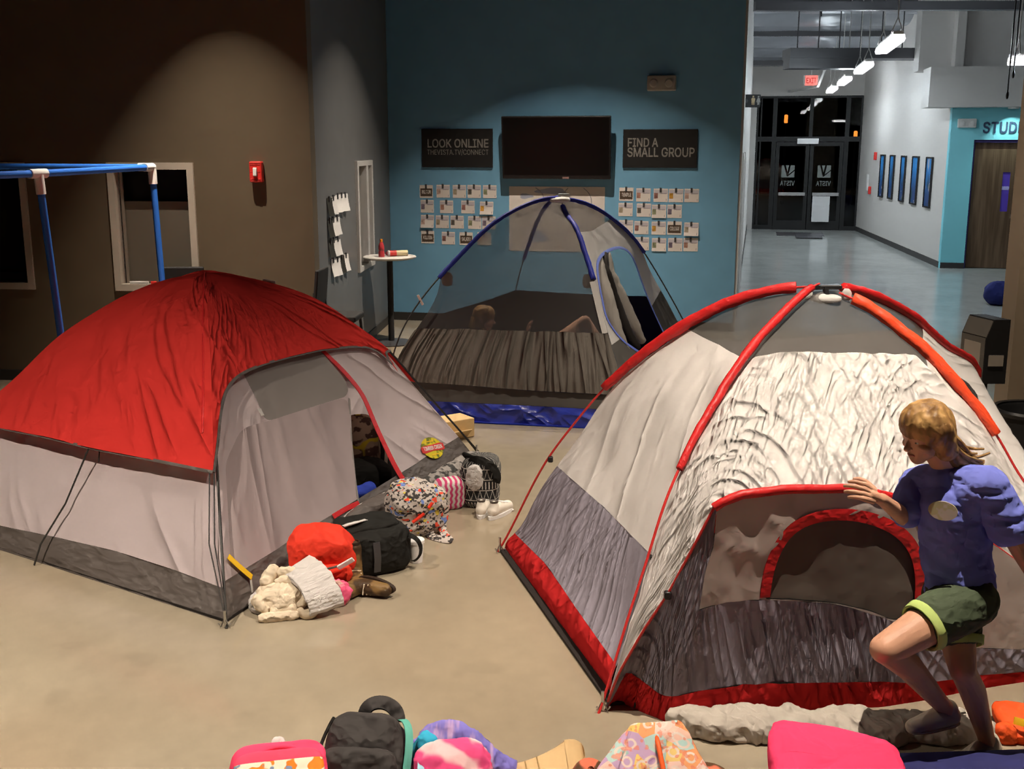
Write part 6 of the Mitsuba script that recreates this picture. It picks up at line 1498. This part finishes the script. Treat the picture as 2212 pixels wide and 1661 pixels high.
# pink pillow, navy mat
cloth_mat('m_hotpink', (.80, .05, .15), 6, .010, .85)
c_ = near(1812, 1665, 3.50)
pm = superell(.46, .40, .12, .6, .30, 48)
pm = rough(pm, .016, .18, 3); pm = rough(pm, .008, .06, 4, True)
solo('pillow', put(pm, loc(c_ + V(-.005, -.0, 0), -9, 10, 8, .225)), 'm_hotpink', 'hot pink pillow at the bottom edge in front of the silver tent', 'pillow', smooth=True)
cloth_mat('m_navymat', (.020, .022, .10), 8, .01, .8)
m_ = superell(1.9, .80, .14, .35, .25, 40)
solo('sleeping_mat', put(sit(rough(m_, .012, .2, 5), .0, .01), loc(V(1.90, 3.46, 0), 3, 0, 0, .001)), 'm_navymat', 'dark navy sleeping mat under the hot pink pillow', 'mat', smooth=True)
# orange and red bag at the right edge
cloth_mat('m_orangebag', (.72, .085, .015), 8, .012, .7)
c_, w_, h_ = blk(2145, 2260, 1500, 1612, .28)
key = thing('backpack', 'orange red bag with yellow strap at the right edge', 'backpack')
M_ = loc(c_, -10, 6)
add(key, 'body', put(sit(rough(superell(w_, .28, h_ * 1.15, .5, .6, 34), .04, .14, 8)), M_), 'm_orangebag', True)
add(key, 'side_flap', put(rough(superell(.07, .05, h_ * .8, .7, .7, 20), .015, .06, 9, True), M_ @ rotz(0, (-w_ * .42, -.10, h_ * .45)) @ rot([0, 1, 0], -18)), 'm_orangebag', True)
add(key, 'strap', put(ribbon(spline([V(-.06, -.08, h_ * 1.1), V(-.03, -.11, h_ * 1.22), V(.04, -.12, h_ * 1.23), V(.12, -.10, h_ * 1.12)], 20), V(0, -1, .5), .03, .008), M_), 'm_yellow', True, label='yellow strap')
add(key, 'lower_pocket', put(rough(superell(w_ * .5, .10, h_ * .4, .5, .5, 22), .012, .07, 10), M_ @ rotz(0, (.05, -.13, h_ * .25))), 'm_redpack', True)
# crumpled grey ground cloth under the vestibule hem
thin('m_tarp', (.50, .46, .41), .2, .35, wr(9, 1), .03)
cl = [ground(x, y) for x, y in ((1462, 1572), (1540, 1585), (1640, 1585), (1760, 1588), (1880, 1592), (2000, 1592), (2125, 1590))]
cl = resample(cl, 80)
rr = np.interp(np.linspace(0, 1, 80), [0, .06, .2, .5, .7, .93, 1], [.02, .05, .07, .07, .08, .06, .03])
tm = tube(cl + V(0, .015, .05)[None], rr, 28)
tm.vertices = np.c_[tm.vertices[:, :2], (tm.vertices[:, 2] - .05) * .42 + .034]
tm = trimesh.Trimesh(tm.vertices, tm.faces).subdivide()
tm = rough(rough(tm, .035, .15, 3, True), .018, .06, 8, True)
tm.vertices = np.c_[tm.vertices[:, :2], np.maximum(tm.vertices[:, 2], .003)]
solo('ground_cloth', tm, 'm_tarp', 'crumpled pale grey ground cloth along the vestibule hem of the silver tent', 'ground cloth', smooth=True)
# ---------------------------------------------------------------- people
def f_skin(p, n, uv): return C3(.60, .33, .22) * (.93 + .14 * fbm(p.x * 18, p.y * 18, p.z * 18, 3))
mat('m_skin', f_skin, .48, .35)
mat('m_skinlip', (.48, .17, .14), .4, .4)
mat('m_eyewhite', (.70, .68, .65), .3, .4); mat('m_iris', (.05, .04, .03), .2, .5)
cloth_mat('m_shirt', (.15, .18, .58), 7, .005, .9)
cloth_mat('m_shorts', (.055, .075, .045), 10, .010, .8)
mat('m_lime', (.48, .62, .20), .8, .2)
def f_hair(p, n, uv):
    s = fbm(p.x * 30, p.y * 30, p.z * 6, 3)
    return mix(C3(.17, .085, .03), C3(.46, .27, .10), smoothstep(.3, .7, s))
mat('m_hair', f_hair, .5, .4, lambda p, n, uv: fbm(p.x * 60, p.y * 60, p.z * 8, 2), .012)

def head_mesh(c, fwd, up, k=1.0):
    """skull, jaw, nose, lips and ears as one set of blobs; facing fwd"""
    f_, u_ = unit(fwd), unit(np.asarray(up) - np.dot(up, unit(fwd)) * unit(fwd)); r_ = np.cross(f_, u_)
    P_ = lambda a, b, d: c + (f_ * a + r_ * b + u_ * d) * k
    chains = [[(P_(-.015, 0, .03), .088 * k), (P_(.012, 0, .025), .078 * k)], [(P_(.02, 0, -.015), .066 * k), (P_(.045, 0, -.072), .036 * k)], [(P_(.025, .03, -.05), .034 * k), (P_(.05, 0, -.082), .026 * k)], [(P_(.025, -.03, -.05), .034 * k), (P_(.05, 0, -.082), .026 * k)],
              [(P_(.076, 0, .008), .009 * k), (P_(.098, 0, -.024), .0125 * k)], [(P_(.085, .009, -.026), .008 * k), (P_(.085, -.009, -.026), .008 * k)],
              [(P_(.074, -.014, -.052), .0075 * k), (P_(.080, 0, -.050), .0075 * k)], [(P_(.074, .014, -.052), .0075 * k), (P_(.080, 0, -.050), .0075 * k)], [(P_(.072, -.012, -.062), .008 * k), (P_(.072, .012, -.062), .008 * k)]]
    for s in (-1, 1):
        chains += [[(P_(.070, s * .014, .022), .012 * k), (P_(.062, s * .042, .022), .011 * k)], [(P_(.058, s * .042, -.02), .018 * k), (P_(.045, s * .05, -.03), .02 * k)], [(P_(-.012, s * .080, -.01), .014 * k), (P_(-.018, s * .084, .018), .016 * k)]]
    return chains, P_
def eyes(key, P_, k=1.0):
    for s in (-1, 1):
        add(key, 'eye', put(trimesh.creation.icosphere(2, .0125 * k), frame(P_(.066, s * .031, .004), V(1, 0, 0), V(0, 1, 0), Zv)), 'm_eyewhite', True)
        add(key, 'iris', put(trimesh.creation.icosphere(2, .0065 * k), frame(P_(.0735, s * .031, .003), V(1, 0, 0), V(0, 1, 0), Zv)), 'm_iris', True)
def hand(wrist, d, palm_n, k=1.0, curl=.35, spread=.10, flip=1):
    """palm and five fingers: chains rooted in the palm. d: towards the fingers, palm_n: out of the palm"""
    d = unit(d); n = unit(np.asarray(palm_n) - np.dot(palm_n, d) * d); s = np.cross(d, n) * flip
    Q = lambda a, b, c_: np.asarray(wrist) + (d * a + s * b + n * c_) * k
    ch = [[(Q(-.01, 0, 0), .022 * k), (Q(.03, 0, 0), .022 * k)]]
    for b, L in ((-.030, .058), (-.010, .070), (.011, .066), (.030, .052)):
        root, kn = Q(.02, b * .7, 0), Q(.078 - abs(b) * .2, b, 0)
        ch.append([(root, .014 * k), (kn, .0115 * k)])
        a1 = curl; dd = d * math.cos(a1) + n * math.sin(a1) + s * b * spread * 18; p1 = kn + unit(dd) * L * .52 * k
        a2 = curl * 2.1; dd2 = d * math.cos(a2) + n * math.sin(a2) + s * b * spread * 18; p2 = p1 + unit(dd2) * L * .30 * k
        a3 = curl * 2.9; dd3 = d * math.cos(a3) + n * math.sin(a3); p3 = p2 + unit(dd3) * L * .24 * k
        ch.append([(kn, .0098 * k), (p1, .0085 * k), (p2, .0078 * k), (p3, .0068 * k)])
    t0 = Q(.018, -.028, .006); t1 = Q(.048, -.052, .018); t2 = Q(.075, -.058, .030); t3 = Q(.092, -.052, .036)
    ch.append([(t0, .016 * k), (t1, .0115 * k), (t2, .0095 * k), (t3, .008 * k)])
    return ch

# ---- the running girl
J = {k: at_y(*v) for k, v in dict(head=(1998, 938, 4.00), neck=(2046, 1012, 4.02), chest=(2068, 1090, 4.01), waist=(2066, 1200, 3.99), hips=(2072, 1282, 3.98),
     lsh=(2132, 1050, 3.90), lel=(2206, 1190, 3.86), lwr=(2262, 1290, 3.78), rsh=(1985, 1046, 4.13), rel=(1952, 1116, 4.02), rwr=(1904, 1078, 3.90),
     lhip=(2092, 1296, 3.92), lkn=(1912, 1402, 3.76), lan=(2040, 1528, 3.98), rhip=(2052, 1290, 4.06), rkn=(2080, 1448, 3.90), ran=(2131, 1596, 3.98)).items()}
key = thing('person', 'girl running in a blue t-shirt and dark green shorts before the silver tent', 'person')
fwd = unit(V(-.86, -.38, -.22)); upv = unit(V(-.12, -.05, 1.0))
hc, PH = head_mesh(J['head'] + V(0, 0, -.005), fwd, upv, .92)
sole_l = unit(at_y(1925, 1594, 3.86) - at_y(2062, 1562, 3.99)); 
lan, ran = J['lan'], J['ran']
lfoot = [[(lan, .036), (lan + sole_l * -.02 + V(0, 0, -.035), .034)], [(lan + V(0, 0, -.03), .034), (lan + sole_l * .10 + V(0, 0, -.045), .028), (lan + sole_l * .16 + V(0, 0, -.055), .022)]]
rt = unit(V(-.85, -.5, 0))
rg = V(ran[0], ran[1], .04)
rfoot = [[(ran, .034), (rg - rt * .03, .034)], [(rg, .036), (rg + rt * .10 - V(0, 0, .008), .028), (rg + rt * .15 - V(0, 0, .014), .022)]]
neckbase = J['neck']
torso = [[(J['head'] + (neckbase - J['head']) * .45, .045), (neckbase, .050)],
         [(neckbase, .052), (J['chest'], .115)], [(J['chest'] + V(.02, 0, .02), .108), (J['waist'], .095), (J['hips'], .110)], [(J['lsh'], .052), (neckbase + V(.01, 0, -.04), .07)], [(J['rsh'], .050), (neckbase + V(0, 0, -.04), .07)],
         [(J['lsh'], .055), (J['chest'], .10)], [(J['rsh'], .052), (J['chest'], .10)], [(J['hips'], .105), (J['lhip'], .088)], [(J['hips'], .105), (J['rhip'], .086)]]
larm = [[(J['lsh'], .047), (J['lel'], .036), (J['lwr'], .024)]]
rarm = [[(J['rsh'], .044), (J['rel'], .034), (J['rwr'], .023)]]
lleg = [[(J['lhip'], .085), (J['lhip'] * .4 + J['lkn'] * .6, .074), (J['lkn'], .056)], [(J['lkn'], .054), (J['lkn'] * .68 + lan * .32 + V(.02, .02, 0), .052), (lan, .032)]]
rleg = [[(J['rhip'], .083), (J['rhip'] * .4 + J['rkn'] * .6, .066), (J['rkn'], .050)], [(J['rkn'], .048), (J['rkn'] * .68 + ran * .32 + V(.015, .02, 0), .050), (ran, .031)]]
rh = hand(J['rwr'] + unit(V(-.8, -.2, .3)) * .02, V(-.80, -.25, .42), V(-.15, .75, -.5), .92, .42, .10, 1)
lh = hand(J['lwr'], J['lwr'] - J['lel'], V(-.7, 0, -.4), .92, .4)
add(key, 'body', blobs(hc + torso + larm + rarm + lleg + rleg + lfoot + rfoot + rh + lh, .010, 9), 'm_skin', True)
eyes(key, PH, .92)
add(key, 'lips', blobs([[(PH(.079, -.014, -.056), .0055), (PH(.085, 0, -.055), .006), (PH(.079, .014, -.056), .0055)]], .006, 3), 'm_skinlip', True)
# shirt
sl_l = J['lsh'] + (J['lel'] - J['lsh']) * .62; sl_r = J['rsh'] + (J['rel'] - J['rsh']) * .80
shirt = [[(neckbase + V(0, 0, -.045), .072), (J['chest'], .128)], [(J['chest'], .127), (J['waist'], .112), (J['hips'] + V(0, 0, .035), .122)], [(J['chest'] + V(-.03, -.02, 0), .11), (J['waist'] + V(-.02, 0, 0), .105)], [(J['lsh'], .066), (J['chest'], .12)], [(J['rsh'], .062), (J['chest'], .12)],
         [(J['lsh'], .066), (neckbase + V(.01, 0, -.05), .066)], [(J['rsh'], .062), (neckbase + V(0, 0, -.05), .066)], [(J['lsh'], .066), (sl_l, .070)], [(J['rsh'], .062), (sl_r, .058)]]
def cut(mesh, p, n):
    """trim a closed cloth body flat at a hem"""
    m_ = m3.Manifold(m3.Mesh(np.asarray(mesh.vertices, np.float32), np.asarray(mesh.faces, np.uint32)))
    n = unit(n)
    m_ = m_.trim_by_plane(tuple(n), float(np.dot(n, p)))
    q = m_.to_mesh()
    return trimesh.Trimesh(q.vert_properties[:, :3], q.tri_verts, process=False)
sh = blobs(shirt, .010, 9)
sh = rough(sh, .010, .11, 5, True, (1, 1, 2.2)); sh = rough(sh, .004, .04, 6, True)
try:
    sh = cut(sh, J['hips'] + V(0, 0, -.015), unit(V(-.12, 0, 1)))
    d_ = unit(sl_l - J['lsh'])
except Exception as ex_:
    pass
add(key, 'shirt', sh, 'm_shirt', 40, label='periwinkle blue t-shirt')
nL = unit(V(-.55, -.83, .05))
pc_ = J['chest'] + V(-.035, -.02, .01) + nL * .117
xr = unit(np.cross(Zv, nL) * 1.0); yr = np.cross(nL, xr)
th = np.linspace(0, 2 * np.pi, 32)[:-1]
mat('m_shirtprint', lambda p, n, uv: mix(C3(.50, .46, .43), C3(.44, .42, .26), smoothstep(.5, .6, fbm(p.x * 40, p.y * 40, p.z * 40, 2))), .8, .2)
add(key, 'shirt_print', put(prism(np.c_[.052 * np.cos(th), .036 * np.sin(th)], .006), frame(pc_, xr, yr, nL)), 'm_shirtprint', False, label='pale oval print on the chest')
# shorts
lk = lambda a, b, t: J[a] + (J[b] - J[a]) * t
shorts = [[(J['hips'] + V(0, 0, .05), .112), (J['hips'], .122)], [(J['hips'], .12), (J['lhip'], .105), (lk('lhip', 'lkn', .42), .094)], [(J['hips'], .12), (J['rhip'], .102), (lk('rhip', 'rkn', .42), .092)]]
so_ = rough(blobs(shorts, .010, 8), .007, .07, 3, True)
add(key, 'shorts', so_, 'm_shorts', True, label='dark green sports shorts')
for a_, b_, r0 in (('lhip', 'lkn', .0985), ('rhip', 'rkn', .097)):
    c1, c2 = lk(a_, b_, .40), lk(a_, b_, .62); dd = unit(c2 - c1)
    x_ = unit(np.cross(dd, V(0, 1, .3))); y_ = np.cross(dd, x_)
    add(key, 'shorts_hem', put(rough(lathe([(r0 - .012, 0), (r0 + .002, 0), (r0 - .006, .032), (r0 - .016, .030), (r0 - .012, 0)], 36), .003, .04, 4), frame(c1 + dd * .045, x_, y_, dd)), 'm_lime', True, label='lime green hem')
# shoes
mat('m_shoe', (.48, .43, .36), .6, .3)
for lb, an, dr__, base in (('l', lan, sole_l, lan + V(0, 0, -.04)), ('r', rg, rt, rg)):
    sh_ = blobs([[(base - dr__ * .035, .040), (base + dr__ * .03 + V(0, 0, .0), .042), (base + dr__ * .10 - V(0, 0, .008), .036), (base + dr__ * .155 - V(0, 0, .012), .029)], [(base - dr__ * .03, .040), (base - dr__ * .02 + V(0, 0, .03), .038)]], .010, 6)
    sh_.vertices = np.c_[sh_.vertices[:, :2], np.maximum(sh_.vertices[:, 2], .004)] if lb == 'r' else sh_.vertices
    k_ = add(key, 'shoe', sh_, 'm_shoe', True, label='pale worn sneaker')
    nrm = V(0, 0, 1)
    add(k_, 'sole', ribbon(spline([base - dr__ * .065 + V(0, 0, -.034), base + dr__ * .04 + V(0, 0, -.036), base + dr__ * .17 + V(0, 0, -.034)], 16), V(0, 0, 1), np.interp(np.linspace(0, 1, 16), [0, .15, .7, 1], [.05, .07, .075, .04]), .012), 'm_paper', True)
# hair: a cap and locks streaming back
hair = [[(PH(-.022, 0, .040), .094), (PH(.004, 0, .056), .080)], [(PH(-.035, 0, .0), .084), (PH(-.06, 0, -.05), .066)], [(PH(.022, .035, .068), .040), (PH(-.02, .055, .02), .055), (PH(-.05, .05, -.06), .045)], [(PH(.022, -.035, .068), .040), (PH(-.02, -.058, .03), .050), (PH(-.055, -.05, -.06), .046)],
        [(PH(.040, 0, .083), .026), (PH(.0, 0, .075), .06)]]
hm = rough(blobs(hair, .008, 6), .006, .035, 2, True, (1, 1, .4))
add(key, 'hair', hm, 'm_hair', True, label='reddish blonde shoulder length hair')
rng = np.random.default_rng(11)
lk_ = []
bk = unit(V(.9, .25, -.05))
for i in range(110):
    s = rng.uniform(-1, 1); h0 = rng.uniform(-.06, .06)
    a = PH(-.07 + .02 * abs(s), .078 * s, h0 - .02); L = rng.uniform(.13, .27)
    b = a + (unit(bk * rng.uniform(.5, 1.1) + V(0, .15 * s, -.75 - .3 * rng.random()))) * L * .55
    e = b + unit(bk * rng.uniform(.9, 1.4) + V(0, .2 * s, -.5 + .25 * rng.normal())) * L * .5
    lk_.append(tube(spline([a, b, e], 10), np.linspace(.015, .004, 10), 6))
add(key, 'hair_lock', cat(lk_), 'm_hair', True, label='loose locks streaming back')
scene_key_stuff = [k for k in scene if k.startswith(key + '__hair_lock')][0]
tag(scene_key_stuff, kind='stuff')

# ---- the person lying back inside the blue tent
mat('m_skin2', lambda p, n, uv: C3(.62, .36, .25) * (.95 + .1 * fbm(p.x * 18, p.y * 18, p.z * 18, 3)), .5, .3)
cloth_mat('m_airbed', (.05, .05, .07))
key = thing('person', 'person lying back inside the blue tent with one knee raised', 'person')
yy = 10.35
hd = at_y(1046, 690, yy); kn = at_y(1263, 686, yy - .05); hn = at_y(1146, 712, yy - .12)
bedz = .20
solo('air_mattress', put(sit(rough(superell(1.75, .95, bedz, .3, .3, 26), .006, .2, 2), .0, .005), loc(V(.45, 10.35, 0), -8, 0, 0, .016)), 'm_airbed', 'dark air mattress inside the blue tent', 'mattress', smooth=True)
hc, P2_ = head_mesh(hd, V(.95, -.12, -.1), V(-.15, 0, 1), 1.0)
ch_ = V(hd[0] + .03, yy + .02, bedz + .30); hp = V(hd[0] + .42, yy + .02, bedz + .14)
shn = V(hd[0] + .02, yy - .16, bedz + .36); shf = V(hd[0] + .02, yy + .18, bedz + .36)
el = V(hd[0] + .20, yy - .24, bedz + .16)
an = V(kn[0] + .22, yy - .12, bedz + .05)
k2, a2 = V(kn[0] - .02, yy + .20, bedz + .33), V(kn[0] + .24, yy + .16, bedz + .05)
bodyc = hc + [[(hd + V(-.01, 0, -.07), .05), (V(hd[0], yy, bedz + .42), .055)], [(V(hd[0], yy, bedz + .40), .07), (ch_, .12), (hp, .13)], [(shn, .055), (ch_, .11)], [(shf, .055), (ch_, .11)],
      [(shn, .05), (el, .038), (hn + V(-.03, 0, -.05), .027)], [(shf, .05), (V(hd[0] + .22, yy + .26, bedz + .14), .038), (V(hd[0] + .42, yy + .24, bedz + .10), .028)],
      [(hp + V(0, -.10, 0), .095), (kn + V(0, 0, -.04), .060)], [(kn + V(0, 0, -.04), .058), (kn * .6 + an * .4 + V(.03, 0, 0), .056), (an, .036)], [(an, .036), (an + V(.13, -.02, -.02), .026)],
      [(hp + V(0, .10, 0), .095), (k2, .058)], [(k2, .056), (a2, .036)], [(a2, .036), (a2 + V(.13, 0, -.02), .026)]]
bodyc += hand(hn + V(-.03, 0, -.05), V(.12, 0, 1), V(.9, -.3, 0), .95, .25)
add(key, 'body', blobs(bodyc, .016, 8), 'm_skin2', True)
eyes(key, P2_)
add(key, 'hair', rough(blobs([[(P2_(-.022, 0, .04), .094), (P2_(.012, 0, .052), .082)], [(P2_(-.04, 0, .0), .082), (P2_(-.07, 0, -.07), .066)]], .012, 5), .006, .04, 2, True), 'm_hair', True, label='reddish blonde hair')
cloth_mat('m_tee2', (.10, .10, .12))
add(key, 'shirt', blobs([[(V(hd[0], yy, bedz + .37), .085), (ch_, .135), (hp * .9 + ch_ * .1, .138)], [(shn, .065), (ch_, .12)], [(shf, .065), (ch_, .12)], [(shn, .064), (shn * .5 + el * .5, .058)]], .016, 6), 'm_tee2', True, label='dark t-shirt')
add(key, 'shorts', blobs([[(hp + V(0, 0, .0), .138), (hp + V(0, -.10, 0), .11), (hp * .65 + kn * .35 + V(0, -.05, -.02), .092)], [(hp, .13), (hp + V(0, .10, 0), .11), (hp * .65 + k2 * .35, .092)]], .016, 6), 'm_navycloth', True, label='dark shorts')
